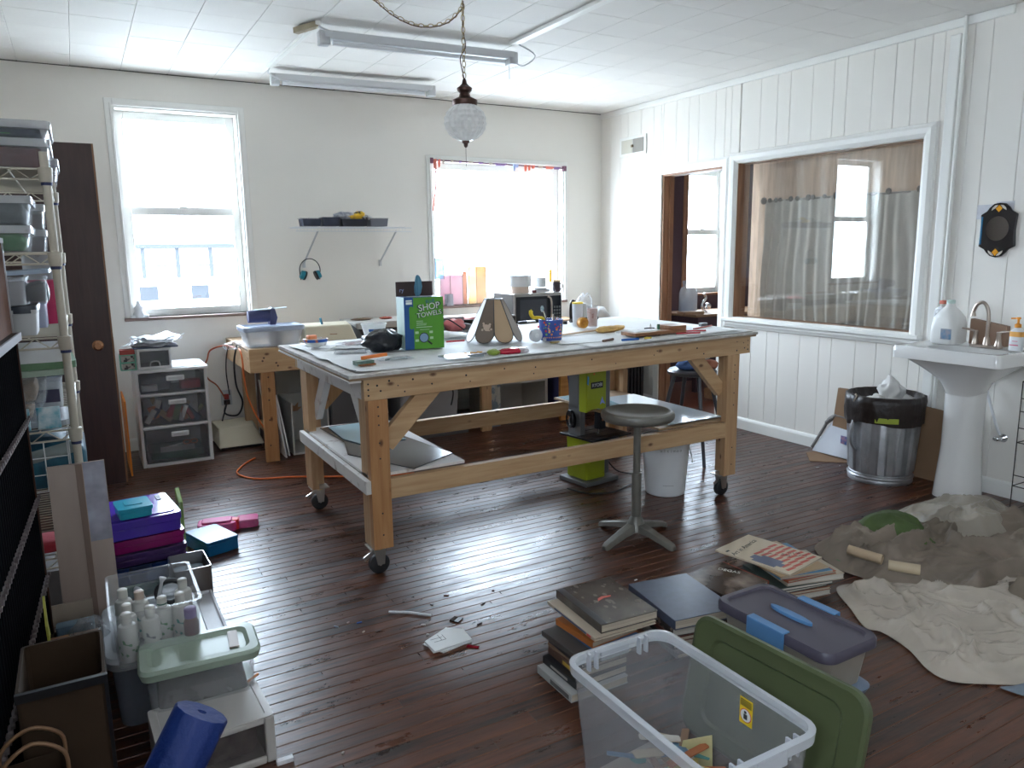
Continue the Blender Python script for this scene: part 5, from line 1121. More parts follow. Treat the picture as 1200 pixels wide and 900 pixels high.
for (y, s) in ((.66,1.2),(.60,.8),(.54,.8),(.50,.7),(.40,.9),(.34,.8),(.24,1.0),(.20,.8),(.10,.7),(-.03,1.5),(-.40,.9),(-.62,1.0),(.0,1.2)):
    MB().loft([[(-.02-.006*k, y+.026*s*cos(2*pi*i/8)*(1 if k == 0 else .8), 0.928+.024*s*sin(2*pi*i/8)*(1 if k == 0 else .8)) for i in range(8)] for k in (0,1)]).build('curtain_tab', TAB, ct, smooth=False)
vb = T('plastic_drape', 'thin clear plastic sheet in front of the grey curtain', 'plastic sheet', (4.69, 3.66, .90))
MB().grid(70, 12, lambda u, v: (.010*sin(u*44+sin(v*4))+.012*noise.noise(Vector((u*6, v*2, 4))), -.72+1.40*u, 1.16*v)).build('sheet', see('drape_clear', (.80,.76,.70), .93, rough=.3, var=.12, scale=4), vb, smooth=True)
tv = T('side_table', 'wooden table with a dark apron seen through the doorway', 'table', (5.85, 5.85, 0))
TPW = wood('tan_table', (.48,.30,.18), (.36,.2,.11), knots=False)
MB().box(-.62,-.28,.76,.75,.25,.785).build('table_top', TPW, tv, bevel=.003); MB().box(-.56,-.24,.62,.70,.22,.76).build('apron', PURW, tv)
for (a, b) in ((-.55,-.22),(.65,-.22),(-.55,.18),(.65,.18)): MB().box(a,b,0,a+.05,b+.05,.62).build('leg', PURW, tv)
jg = T('big_glass_jar', 'large clear glass jar on the table beyond the doorway', 'jar', (5.33, 5.80, .786))
MB().lathe([(.085,0),(.092,.01),(.092,.20),(.075,.25),(.055,.265),(.055,.30),(.06,.30),(.06,.325),(.05,.325)], 24).build('jar_glass', see('jar_glass',(.80,.84,.88),.6,rough=.08), jg, smooth=40)
MB().cyl((0,0,.012),(0,0,.11),.085,n=22).build('jar_water', see('jar_water',(.50,.58,.68),.45,rough=.1), jg, smooth=40)
fc = T('silver_fan', 'small silver clip fan beside the big jar beyond the doorway', 'fan', (5.53, 5.78, .786)); MB().tube(bez([(0,0,0),(-.03,0,.08),(.02,0,.14),(-.01,0,.19)],5),.014,8).build('fan_stem', CHROME, fc, smooth=True); MB().lathe([(.04,0),(.02,.02)],14).build('fan_base', CHROME, fc); MB().ball((.05,0,.06),.035).build('fan_head', CHROME, fc, smooth=True)
o = MB().rbox(.26,.12,.03,.01).build('wood_block', TPW); o.location=(5.24,5.66,.787); tag(o,'tan wooden slab at the front left corner of the side room table','board')
wch = T('white_chair', 'white chair back beyond the doorway by the side room table', 'chair', (6.05,5.35,0)); MB().tube(bez([(-.2,0,.45),(-.15,0,.72),(0,0,.84),(.2,0,.86)],5),.02,8).build('chair_back', WPL, wch, smooth=True); MB().box(-.2,-.2,.42,.2,.2,.45).build('seat', TPW, wch)
for (a,b) in ((-.18,-.18),(.16,-.18),(-.18,.16),(.16,.16)): MB().box(a,b,0,a+.03,b+.03,.42).build('leg', WPL, wch)
o = MB().box(5.18,5.2,.0,5.40,5.38,.10).build('low_box', TPW); tag(o,'low tan box on the side room floor','box')
pt = T('black_tool_bag', 'black bag with a yellow label on the side room floor beyond the stool', 'bag', (5.35,4.95,0)); o = blob('bag_body', BLK, .42,.28,.24, 97, 24, 10, parent=pt, amp=.3); MB().box(-.06,-.17,.20,.06,-.155,.27).build('yellow_label', YEL, pt)
# ================================================================== LEFT: DOOR, RACK, CABINET
dr = T('brown_door', 'tall dark brown door standing open against the left corner', 'door', (-.60, 5.285, 0))
MB().box(0,0,.01,.752,.038,2.09).build('door_slab', BROWN, dr, bevel=.001)
MB().box(.752,0,.01,.762,.038,2.09).build('edge_strip', BROWNEDGE, dr)
MB().lathe([(.03,0),(.032,.006),(.012,.012),(.012,.03),(.026,.04),(.028,.055),(.018,.066)],18).build('door_knob', solid('knob_bronze',(.35,.17,.09),.25,metal=.9), dr, loc=(.675,0,.895), rot=(pi/2,0,0), smooth=40)
MB().box(.7505,.012,.84,.7635,.028,.94).build('latch_plate', BRS, dr)
o = MB().box(.190,5.45,0,.20,5.9,.50).build('orange_sheet', solid('orange_panel_paint',(.75,.22,.02),.5)); tag(o, 'thin bright orange sheet on edge behind the brown door', 'panel')
# wire rack
RX0, RX1, RY0, RY1 = -.58, -.055, 3.0, 4.14
rk = T('wire_rack', 'cream coated wire shelving rack along the left wall', 'shelving rack', ((RX0+RX1)/2, (RY0+RY1)/2, 0))
for (x, y) in ((RX1,RY0),(RX1,RY1),(RX0,RY0),(RX0,RY1)): W(MB().cyl((x,y,0),(x,y,1.775),.0135,n=14), 'post', CREAMRACK, rk, smooth=50)
LV = (1.72, 1.447, 1.165, .845, .39, .12)
for z in LV:
    q = MB()
    for zz_ in (z, z-.034):
        for (a, b) in (((RX0,RY0),(RX1,RY0)),((RX0,RY1),(RX1,RY1)),((RX1,RY0),(RX1,RY1)),((RX0,RY0),(RX0,RY1))): q.cyl((a[0],a[1],zz_),(b[0],b[1],zz_),.0036,n=6)
    def zig(a, b, n_):
        A = Vector(a); B = Vector(b); pts = [A+(B-A)*i/n_+Vector((0,0,-.034*(i % 2))) for i in range(n_+1)]
        q.tube([tuple(p) for p in pts], .0026, 4)
    zig((RX0,RY0,z),(RX1,RY0,z),12); zig((RX1,RY0,z),(RX1,RY1,z),22); zig((RX0,RY1,z),(RX1,RY1,z),12)
    sh = W(q, 'wire_shelf', CREAMRACK, rk)
    q = MB()
    for i in range(1, 32): y = RY0+(RY1-RY0)*i/32; q.cyl((RX0,y,z+.004),(RX1,y,z+.004),.0018,n=4)
    for i in range(1, 5): x = RX0+(RX1-RX0)*i/5; q.cyl((x,RY0,z),(x,RY1,z),.003,n=5)
    stuff(W(q, 'deck_wires', CREAMRACK, rk))
    for (x, y) in ((RX1,RY0),(RX1,RY1)):
        W(MB().lathe([(.017,-.042),(.020,-.036),(.022,.004),(.018,.006)],14,c=(x,y,z)), 'collar', CREAMRACK, rk, smooth=40); W(MB().lathe([(.0165,-.052),(.0165,-.042)],14,c=(x,y,z)), 'collar_ring', NAVY if False else solid('ring_navy',(.03,.04,.12)), rk)
q = MB()   # hanging wire basket under the fourth shelf
for i in range(7): x = RX0+.05+i*.075; q.cyl((x,RY0+.02,.81),(x,RY0+.02,.63),.0022,n=4); q.cyl((x,RY0+.02,.63),(x,RY0+.5,.63),.002,n=4)
for z in (.63,.69,.75): q.cyl((RX0+.04,RY0+.02,z),(RX1-.03,RY0+.02,z),.0022,n=4); q.cyl((RX1-.03,RY0+.02,z),(RX1-.03,RY0+.5,z),.0022,n=4)
for i in range(10): y = RY0+.02+i*.05; q.cyl((RX1-.03,y,.81),(RX1-.03,y,.63),.002,n=4)
stuff(W(q, 'hanging_basket', WPL, rk))
# bins on the rack, nearest end
def rbin(px0, px1, py0, py1, y, dep, m_, label, lid=None, content=None, name='storage_bin', taper=.93, base=None, x0=None, cat='bin', lidh=.014):
    a = onY(px0, py1, y); b = onY(px1, py0, y); xa = a.x if x0 is None else x0; zb = a.z if base is None else base
    w_ = b.x-xa; h_ = b.z-zb
    t = tote(name, label, cat, ((xa+b.x)/2, y+dep/2, zb), w_/1.03, dep, h_-(lidh if lid else 0), m_, lid=lid, lidh=lidh, taper=taper, rim=.006, lidover=.006, r=.018)
    return t, (xa+b.x)/2, y+dep/2, zb, w_, h_
LC = see('lid_clear', (.72,.74,.76), .55, rough=.15)
NM = {'fabric': 'folded_fabric', 'contents': 'dark_contents', 'pieces': 'loose_pieces', 'bundle': 'soft_bundle', 'coils': 'wire_coils', 'bags': 'clear_bags'}
def content(loc, w_, d_, h_, m_, label, seed, cat='fabric', amp=.22):
    o = MB().block(w_, d_, h_, seed).build(NM.get(cat, cat), m_, smooth=50); o.location = loc; return tag(o, label, cat)
def fill(info, m_, label, seed, fh=.6, cat='fabric'):
    t, cx, cy, zb, w_, h_ = info[:6]; content((cx, cy, zb+.006), w_*.90/1.02, t_dep(info)*.88, h_*fh, m_, label, seed, cat)
def t_dep(info): return info[6] if len(info) > 6 else .30
def rb(*a, **k): i = rbin(*a, **k); return (*i, a[5])
FG = mat('cloth_green', (.04,.20,.06), .9, bump=.3); FN = mat('cloth_navy', (.012,.025,.06), .9, bump=.3); FM = mat('cloth_maroon', (.10,.018,.024), .9, bump=.3); FT = mat('cloth_tan', (.32,.20,.12), .8, bump=.3, var=.4, scale=20)
z0 = LV[0]+.006
i = rb(-55, 60, 163, 190, 3.03, .40, CLEARX, 'lower clear bin with dark red cloth on top of the wire rack', lid=LC, base=z0, x0=-.56); fill(i, FM, 'dark red cloth inside the lower bin on top of the wire rack', 101, .75)
zt = z0+i[5]
i2 = rb(-55, 60, 142, 163, 3.03, .40, CLEARX, 'upper clear bin with navy and green cloth on top of the wire rack', lid=LC, base=zt+.002, x0=-.56); fill(i2, FN, 'navy cloth inside the topmost bin on the wire rack', 102, .62)
t_, cx, cy, zb, w_, h_, d_ = i2
o = MB().hexa([(-.09,-.01,0),(.09,-.01,0),(.09,.01,0),(-.09,.01,0),(-.01,-.004,.07),(.01,-.004,.07),(.01,.004,.07),(-.01,.004,.07)]).build('green_cloth', FG); o.location = (cx+.06, cy-.165, zb+.012); tag(o, 'green cloth peak inside the topmost bin on the wire rack', 'fabric')
rb(28, 68, 186, 214, 3.50, .35, CLEARX, 'clear bin standing behind the two big bins on top of the wire rack', lid=LC, base=z0, x0=-.35)
z0 = LV[1]+.006
i = rb(-60, 37, 264, 291, 3.03, .34, CLEARX, 'lower clear bin with green cloth at the front of the second rack shelf', lid=LC, base=z0, x0=-.57); fill(i, FG, 'green and grey cloth inside the lower front bin on the second rack shelf', 103, .7)
zt = z0+i[5]
i = rb(-60, 37, 229, 263, 3.03, .34, CLEARX, 'upper clear bin with dark cloth at the front of the second rack shelf', lid=LC, base=zt+.002, x0=-.57); fill(i, mat('cloth_slate',(.06,.08,.09),.9,bump=.3), 'slate cloth inside the upper front bin on the second rack shelf', 104, .75)
i = rb(10, 54, 269, 291, 3.50, .30, CLEARX, 'lower narrow clear bin at the back of the second rack shelf', lid=LC, base=z0, x0=-.30); zt2 = z0+i[5]
rb(10, 51, 239, 268, 3.50, .30, CLEARX, 'upper narrow clear bin at the back of the second rack shelf', lid=LC, base=zt2+.002, x0=-.30)
z0 = LV[2]+.006
i = rb(12, 42, 358, 393, 3.06, .26, MILK, 'rounded grey tub with a black lid on the third rack shelf', lid=solid('lid_black',(.02,.03,.05),.3), base=z0, taper=.85); zt = z0+i[5]
rb(38, 53, 352, 392, 3.38, .24, see('lavender',(.55,.58,.75),.4), 'lavender tinted bin behind the rounded grey tub', base=z0)
rb(8, 28, 325, 358, 3.06, .24, CLEAR, 'small clear box at the left of the third rack shelf', base=zt+.002, taper=.9)
i = rb(29, 53, 324, 357, 3.10, .24, CLEARX, 'clear box with dark contents on the rounded grey tub', base=zt+.002)
content((i[1], i[2], zt+.01), .075, .16, .06, solid('content_dark',(.03,.03,.04)), 'dark contents inside the clear box on the rounded grey tub', 105, 'contents')
o = MB().rbox(.17,.30,.014,.02).build('loose_cover', see('lid_pale_blue',(.45,.58,.75),.2)); a = onY(33,322,3.10); o.location = (-.165, 3.24, a.z); o.rotation_euler = (0,radians(-3),0); tag(o, 'pale blue lid resting over the boxes on the third rack shelf', 'lid')
a = onY(59, 375, 3.55); pc = T('pink_canister', 'raspberry pink canister at the back of the third rack shelf', 'canister', (-.125, 3.62, z0))
MB().lathe([(.06,0),(.062,.005),(.062,.17),(.055,.175)],22).build('canister_body', PINK, pc, smooth=40); MB().lathe([(.055,.176),(.058,.18),(.058,.28),(.05,.285)],22).build('canister_top', CLEAR, pc, smooth=40)
o = blob('plastic_pouch', BAGFILM, .06,.10,.11, 106, 18, 10, amp=.3); o.location=(-.03,3.9,1.25); tag(o,'crinkled clear pouch squeezed between the two right rack posts','pouch')
o.location=(-.09,3.9,1.171)
z0 = LV[3]+.006
# shelf four stack
o = MB().rbox(.34,.28,.018,.02).build('loose_cover', see('grey_lid',(.45,.47,.5),.2)); o.location=(-.24,3.20,z0); tag(o,'translucent grey lid at the bottom of the pile on the fourth rack shelf','lid')
def pb(px0, px1, py0, py1, y, dep, m_, label, zb, name='storage_box', cat='box', lid=None, x0=None, **k): return rb(px0, px1, py0, py1, y, dep, m_, label, base=zb, name=name, cat=cat, lid=lid, x0=x0, **k)
i = pb(20, 50, 474, 500, 3.07, .26, CLEARX, 'lower clear box of wooden pieces on the fourth rack shelf', z0+.02, x0=-.38); content((i[1],i[2],z0+.026), i[4]*.72,.2,i[5]*.7, FT, 'tan pieces inside the lower clear box on the fourth rack shelf', 107, 'pieces'); zt=z0+.02+i[5]
i = pb(20, 54, 440, 473, 3.07, .26, CLEARX, 'upper clear box of wooden pieces on the fourth rack shelf', zt+.002, x0=-.38); content((i[1],i[2],zt+.01), i[4]*.72,.2,i[5]*.72, FT, 'tan pieces inside the upper clear box on the fourth rack shelf', 108, 'pieces'); zt=zt+.002+i[5]
o = MB().rbox(.36,.30,.02,.03).build('loose_cover', SAGE); o.location=(-.235,3.20,zt); tag(o,'lower sage green lid in the pile on the fourth rack shelf','lid')
o = MB().rbox(.38,.31,.024,.03).build('loose_cover', solid('mid_green',(.12,.24,.12))); o.location=(-.225,3.21,zt+.021); o.rotation_euler.z=.05; tag(o,'darker green lid above the sage lid on the fourth rack shelf','lid')
o = MB().rbox(.36,.30,.045,.03).build('loose_cover', WPL, smooth=35); o.location=(-.235,3.21,zt+.046); tag(o,'thick white lid topping the pile on the fourth rack shelf','lid')
i = pb(36, 70, 486, 506, 3.40, .26, CLEARX, 'flat clear box with a dark picture on the fourth rack shelf', z0, x0=-.27); zt=z0+i[5]
o = MB().box(-.05,-.001,0,.05,0,.05).build('dark_picture', solid('pic_dark',(.05,.04,.09))); o.location=(-.15,3.395,z0+.03); tag(o,'small dark picture standing against the flat clear box','picture')
i = pb(40, 72, 442, 480, 3.42, .24, CLEAR, 'tall clear box with a navy bundle on top on the fourth rack shelf', zt+.002, x0=-.25); zt=zt+.002+i[5]
content((-.16,3.54,zt+.002),.17,.2,.07,FN,'navy shiny bundle on the tall clear box',109,'bundle')
for k,(x,y_,lb) in enumerate([(-.22,3.02,'left teal printed packet at the front edge of the fourth rack shelf'),(-.13,3.025,'right teal printed packet at the front edge of the fourth rack shelf')]):
    o = MB().rbox(.07,.02,.075,.006).build('teal_packet', mat('teal_print',(.03,.30,.42),.35,col2=(.6,.68,.7),scale=22)); o.location=(x,y_,z0); o.rotation_euler=(radians(-8),0,0); tag(o,lb,'packet')
z0 = .632
content((-.26,3.22,z0),.46,.34,.15,mat('teal_bundle',(.02,.13,.20),.5,col2=(.01,.03,.06),scale=6,bump=.3),'teal and navy bundle in the hanging wire basket',110,'bundle')
rod('clear_bottle', see('bottle_clear',(.6,.66,.62),.5), (-.20,3.06,.745),(-.06,3.05,.775),.022,'small clear bottle lying in the hanging wire basket','bottle')
z0 = LV[4]+.006
content((-.25,3.12,z0),.30,.14,.035,mat('cloth_red',(.45,.04,.06),.9,bump=.3),'bright red cloth on the fifth rack shelf',111,'fabric')
bdw = T('grey_file_box', 'grey box with a small dark handle on the bottom rack shelf', 'box', (-.26,3.22,LV[5]+.006)); MB().rbox(.40,.34,.20,.01).build('box_body', solid('filebox',(.20,.19,.19),.6), bdw); MB().box(-.02,-.172,.12,.02,-.168,.16).build('handle_hole', BLK, bdw)
# stacked dark slotted cabinet
cbx = T('slotted_cabinet', 'tall dark wood cabinet of narrow upright slots at the left edge', 'cabinet', (-.186, 2.93, 0), radians(-2.9))
CABW = wood('dark_cabinet_wood', (.075,.032,.018), (.045,.02,.012), rough=.75, axis=2, knots=False, spec=.15); LEN = 2.3
MB().box(-.27,-.018,0,0,0,1.18).box(-.27,-LEN,0,0,-LEN+.018,1.18).box(-.27,-LEN,0,-.255,0,1.18).build('carcass', CABW, cbx)
MB().box(-.27,-LEN,1.18,.006,.006,1.195).build('cabinet_top', CABW, cbx)
MB().box(.006,-LEN,1.172,.012,.006,1.197).build('top_lip', solid('lip_grey',(.42,.42,.46),.4), cbx)
ZS = (.90,.63,.355,.08)
for z in ZS:
    MB().box(-.255,-LEN+.018,z,-.004,-.018,z+.01).build('shelf', CABW, cbx)
q = MB()
for z in ZS:
    q.box(-.004,-LEN,z-.006,.004,0,z+.012)
    for i in range(int(LEN/.034)): q.cyl((.004,-.02-i*.034,z+.016),(.012,-.02-i*.034,z+.016),.008,n=6)
q.build('toothed_lip', solid('lip_wood',(.16,.13,.13),.6), cbx)
dm_ = None
for zi, z in enumerate((1.18,)+ZS[:-1]):
    zb = ZS[zi]+.01
    for i in range(int(LEN/.034)):
        y = -.034-i*.034
        if y > -1.35:
            if dm_ is None: dm_ = MB().box(-.245,-.002,0,-.002,.002,.262).build('divider', solid('divider_black',(.008,.008,.010),.95,spec=.05), cbx); o = dm_
            else: o = bpy.data.objects.new('divider', dm_.data); COL.objects.link(o); o.parent = cbx
            o.location = (0, y, zb)
ht = T('brown_hutch', 'plain brown cupboard standing on the slotted cabinet', 'cupboard', (-.197, 2.925, 1.197), radians(-2.9))
MB().box(-.25,-LEN+.1,0,0,0,.285).build('cupboard_body', wood('hutch_brown',(.17,.072,.040),(.12,.05,.028),rough=.8,axis=2,knots=False,spec=.12), ht); MB().box(-.255,-LEN+.1,.285,.006,.006,.300).build('cupboard_top', solid('hutch_white',(.55,.55,.57)), ht); MB().box(.0,-.002,0,.004,.004,.285).build('edge_strip', solid('edge_metal',(.45,.45,.47),.3,metal=.5), ht)
yt = T('yellow_tag', 'yellow-green folded tag stuck in the lower cabinet slots', 'tag', (-.180,2.55,.30)); MB().loft([[(0,0,0),(0,-.03,.0),(0,-.05,.06),(0,-.03,.14),(0,-.02,.145),(0,-.015,.06),(0,.03,.0)],[(.006,0,0),(.006,-.03,.0),(.006,-.05,.06),(.006,-.03,.14),(.006,-.02,.145),(.006,-.015,.06),(.006,.03,.0)]]).build('tag_sheet', solid('tag_yellow',(.55,.55,.10)), yt)
# tall leaning board
lb_ = T('leaning_board', 'tall tan board with a taped translucent film leaning at the end of the rack', 'board', (-.063, 2.945, 0), radians(2))
BRD = mat('tan_board', (.40,.31,.26), .35, col2=(.31,.23,.20), scale=2, stretch=(3,3,.6), coat=.2)
MB().hexa([(-.088,-.07,.0),(.086,-.07,.0),(.086,-.062,.0),(-.088,-.062,.0),(-.088,.025,.728),(.086,.025,.728),(.086,.033,.728),(-.088,.033,.728)]).build('board', BRD, lb_)
MB().hexa([(.000,-.073,.0),(.016,-.073,.0),(.016,-.069,.0),(.000,-.069,.0),(-.005,.021,.725),(.016,.021,.725),(.016,.026,.725),(-.005,.026,.725)]).build('tape_seam', solid('seam_brown',(.20,.13,.10)), lb_)
q = MB().grid(14, 20, lambda u, v: (.018+.067*u, -.0725+.095*(.62+.38*v)-.004*abs(noise.noise(Vector((u*5,v*8,2)))), (.62+.38*v)*.728)); q.build('film', see('film_blue',(.50,.52,.66),.45,rough=.1,var=.7,scale=16), lb_, smooth=True)

# three-drawer unit
du = T('drawer_tower', 'white three-drawer plastic unit with clear fronts under the left window', 'drawer unit', (.500, 5.80, 0), radians(0))
for z0_, z1_ in ((0,.66),): pass
UW, UD = .455, .40
MB().box(-UW/2,-UD/2,0,-UW/2+.022,UD/2,.655).box(UW/2-.022,-UD/2,0,UW/2,UD/2,.655).box(-UW/2+.022,UD/2-.01,0,UW/2-.022,UD/2,.655).box(-UW/2+.022,-UD/2,0,UW/2-.022,UD/2-.01,.022).box(-UW/2+.022,-UD/2,.265,UW/2-.022,UD/2-.01,.285).box(-UW/2+.022,-UD/2,.49,UW/2-.022,UD/2-.01,.508).build('frame', WPL, du, bevel=.004)
MB().rbox(UW+.02,UD+.02,.02,.02,.655).rbox(UW-.03,UD-.03,.006,.02,.675).build('top_panel', WPL, du, bevel=.003)
DRM = see('drawer_front', (.22,.24,.27), .68, rough=.3, var=.3, scale=7)
for (za, zb, nm) in ((.022,.265,0),(.285,.49,1),(.508,.655,2)):
    d_ = MB().box(-UW/2+.026,-UD/2-.006,za+.006,UW/2-.026,-UD/2+.0,zb-.004).box(-UW/2+.03,-UD/2+.0,za+.006,-UW/2+.033,UD/2-.03,zb-.03).box(UW/2-.033,-UD/2,za+.006,UW/2-.03,UD/2-.03,zb-.03).box(-UW/2+.033,-UD/2+.0,za+.006,UW/2-.033,UD/2-.03,za+.009).build('drawer', DRM, du)
    MB().rbox(.115,.02,.034,.009,zb-.062,.02,-UD/2-.014).build('handle', WPL, d_, bevel=.005)
    MB().rbox(.09,.004,.014,.0018,zb-.052,.02,-UD/2-.025).build('handle_recess', GPL, d_)
o = MB().rbox(.13,.10,.055,.02).build('red_pouch', solid('pouch_red',(.55,.02,.06))); o.location=(.62,5.68,.522); tag(o,'bright red pouch inside the top drawer of the white unit','pouch')
r8 = random.Random(8); tc_ = [solid('tx_orange',(.75,.25,.10)), solid('tx_white',(.75,.72,.68)), solid('tx_green',(.18,.28,.10)), solid('tx_navy',(.05,.07,.16)), solid('tx_red',(.5,.05,.06)), solid('tx_tan',(.55,.38,.25))]
for i in range(18):
    c = r8.choice(range(6)); o = MB().rbox(r8.uniform(.025,.05), .03, r8.uniform(.08,.14), .006).build('textile_roll', tc_[c]); o.location=(.32+i*.0195+r8.uniform(0,.004), 5.615+r8.uniform(0,.05), .302+r8.uniform(0,.05)); o.rotation_euler=(0,r8.uniform(-.9,.9),r8.uniform(-.3,.3)); tag(o,'one of the coloured textile rolls jumbled in the middle drawer','textile',group='textile rolls in the middle drawer')
o = MB().rbox(.34,.30,.05,.02).build('green_folder', solid('felt_green',(.02,.13,.07),.9)); o.location=(.5,5.79,.04); tag(o,'dark green felt lying in the bottom drawer','felt')
o = MB().rbox(.22,.012,.035,.003).build('label_strip', mat('strip_white',(.6,.58,.55),.4)); o.location=(.50,5.625,.092); tag(o,'white packet strip in the bottom drawer','packet'); 
t = T('orange_scissors','pair of orange handled scissors in the bottom drawer','scissors',(.585,5.63,.145))
for s in (-1,1): MB().tube([(.022*cos(2*pi*k/14)+s*.024,0,.014*sin(2*pi*k/14)) for k in range(14)],.004,6,closed=True).build('finger_loop', ORANGE, t, smooth=True)
MB().beam((-.05,0,-.005),(-.14,0,-.02),.003,.010,(0,1,0)).build('blade', STEEL, t)
o = MB().rbox(.10,.07,.04,.01).build('white_bundle', WPL); o.location=(.36,5.68,.522); tag(o,'white bundle at the left of the top drawer','bundle')
content((.40,5.78,.522),.2,.2,.09,solid('dark_bits',(.05,.06,.07)),'dark coils at the back of the top drawer',113,'coils')
sd = T('small_drawer_box', 'small white box with one clear drawer on the three-drawer unit', 'drawer box', (.405, 5.70, .681))
MB().box(-.105,-.10,0,-.09,.14,.135).box(.09,-.10,0,.105,.14,.135).box(-.09,-.10,0,.09,.14,.015).box(-.09,-.10,.12,.09,.14,.135).box(-.09,.13,.015,.09,.14,.12).build('frame', WPL, sd, bevel=.003)
MB().box(-.088,-.10,.017,.088,-.094,.118).build('drawer', DRM, sd); MB().tube(bez([(-.03,-.105,.02),(-.025,-.115,.045),(.0,-.118,.052),(.025,-.115,.045),(.03,-.105,.02)],4),.005,6).build('handle', GPL, sd, smooth=True)
for i,(z_,m_,lb) in enumerate([(.681,solid('mint_basket',(.20,.55,.40)),'lower mint green wire basket beside the small drawer box'),(.733,solid('mint_basket',(.20,.55,.40)),'upper mint green wire basket beside the small drawer box')]):
    t = T('mint_basket', lb, 'basket', (.245,5.66,z_)); q = MB()
    for (xa,za,xb,zb) in ((-.045,0,.045,0),(-.045,.048,.045,.048),(-.045,0,-.045,.048),(.045,0,.045,.048)): q.beam((xa,-.05,za+.002),(xb,-.05,zb+.002),.006,.006,(0,1,0)); q.beam((xa,.05,za+.002),(xb,.05,zb+.002),.006,.006,(0,1,0))
    for sx in (-.045,.045): 
        for z in (.002,.05): q.beam((sx,-.05,z),(sx,.05,z),.006,.006)
    q.build('basket_frame', m_, t); MB().rbox(.08,.09,.04,.01,.004).build('basket_load', mat('basket_stuff',(.45,.42,.38),.6,col2=(.07,.06,.06),scale=40,ramp=(.45,.5)), t)
o = MB().rbox(.09,.09,.03,.01).build('red_basket_load', mat('red_stuff',(.4,.06,.05),.6,bump=.4)); o.location=(.245,5.66,.786); tag(o,'red bundle on the upper mint basket','bundle')
pp_ = T('paper_pile', 'pile of crumpled white papers on the small drawer box', 'papers', (.42,5.70,.818))
MB().rbox(.28,.18,.010,.01).build('dark_sleeve', solid('sleeve_navy',(.05,.07,.13),.3), pp_)
for k in range(5):
    q = MB().grid(16, 12, lambda u, v: ((u-.5)*.34+.03*k-.06, (v-.5)*.22+.01*k, .012+.010*k+.045*abs(noise.noise(Vector((u*2.5+k*3, v*2.5, k))))*(.4+.2*k)))
    o = q.build('paper_sheet', see('paper_film',(.74,.76,.80),.15), pp_, smooth=True, solid=.001); o.rotation_euler.z = (k-2)*.22; o.scale=(.82,1,1)

# ================================================================== LEFT FLOOR
cz = 0
for i, (m_, h_, lb, dx, dy) in enumerate([(solid('case_green_dark',(.01,.06,.05),.3),.055,'dark green flat case at the bottom of the coloured stack',.0,0),(NAVY,.085,'navy flat case second from the bottom of the coloured stack',.0,.01),(solid('case_violet_dark',(.05,.02,.10),.3),.055,'dark violet flat case in the middle of the coloured stack',-.005,.0),(MAG,.06,'magenta flat case second from the top of the coloured stack',-.01,.01),(PURP,.085,'glossy purple flat case on top of the coloured stack',-.02,.0)]):
    t = T('flat_case', lb, 'case', (.155+dx, 3.60+dy, cz), radians(3+i*.8))
    MB().rbox(.285,.33,h_*.55,.02,.0).build('case_bottom', m_, t, bevel=.004, smooth=40); MB().rbox(.295,.34,h_*.38,.022,h_*.57).rbox(.25,.29,h_*.06,.02,h_*.94).build('case_lid', m_, t, bevel=.004, smooth=40)
    MB().box(.146,-.03,h_*.35,.153,.03,h_*.8).build('latch', m_, t, bevel=.002)
    if i == 4: MB().rbox(.02,.07,.003,.008,h_,.10,.08).build('dark_latch', solid('latch_indigo',(.03,.02,.12)), t)
    cz += h_+.002
tcs = T('teal_pencil_case', 'small bright teal case on top of the purple case', 'case', (.115, 3.50, cz+.002), radians(6)); TB = see('teal_bright',(.02,.42,.60),.2,rough=.15)
MB().rbox(.125,.145,.028,.012).build('case_bottom', TB, tcs, bevel=.003); MB().rbox(.135,.155,.016,.014,.03).rbox(.07,.06,.003,.004,.046).build('case_lid', TB, tcs, bevel=.003)
gt = T('lime_crate_rim', 'lime rimmed tray leaning behind the purple case stack', 'tray', (.33, 3.84, .0)); MB().hexa([(-.02,-.12,0),(0,-.12,0),(0,.05,0),(-.02,.05,0),(-.02,-.12,.30),(0,-.12,.30),(0,.0,.34),(-.02,.0,.34)]).build('tray_wall', see('lime_film',(.35,.55,.15),.3), gt, bevel=.004)
pk = T('pink_case', 'open pink plastic case lying on the floor right of the coloured stack', 'case', (.52, 4.10, 0), radians(-12)); 
MB().rbox(.19,.12,.05,.03).rbox(.15,.08,.01,.02,.05).build('case_bottom', PINKP, pk, bevel=.005, smooth=40); MB().rbox(.11,.10,.045,.02,0,.15,.03).build('case_lid', PINKP, pk, bevel=.005, smooth=40); MB().rbox(.04,.05,.055,.012,0,.09,0).build('red_clasp', solid('clasp_red',(.7,.02,.04)), pk, bevel=.004)
bb = T('blue_box', 'teal-blue closed plastic box on the floor in front of the pink case', 'box', (.46, 3.87, 0), radians(18)); MB().rbox(.16,.24,.055,.012).rbox(.165,.245,.015,.014,.056).build('box_body', solid('box_teal_blue',(.01,.14,.34),.25), bb, bevel=.004)
tn = T('metal_tin', 'open silver metal tin holding a blue packet beside the bottle bin', 'tin', (.30, 3.34, .0), radians(2)); 
openbox(MB(), .145, .20, .155, .003, 1.0).build('tin_wall', solid('tin_metal',(.35,.33,.32),.3,metal=.9), tn, smooth=35)
MB().rbox(.12,.17,.10,.02,.004).build('tin_load', mat('tin_blue',(.03,.16,.28),.4,col2=(.4,.45,.5),scale=12), tn)
wbd = T('white_tray', 'long white foam tray lying on the floor beside the bottle bin', 'tray', (.25, 2.90, 0)); MB().box(.012,-.33,0,.115,.31,.055).box(.103,-.33,.055,.115,.31,.065).box(.012,.29,.055,.103,.31,.065).build('tray_body', mat('foam_white',(.62,.62,.64),.5,bump=.2), wbd, bevel=.004)
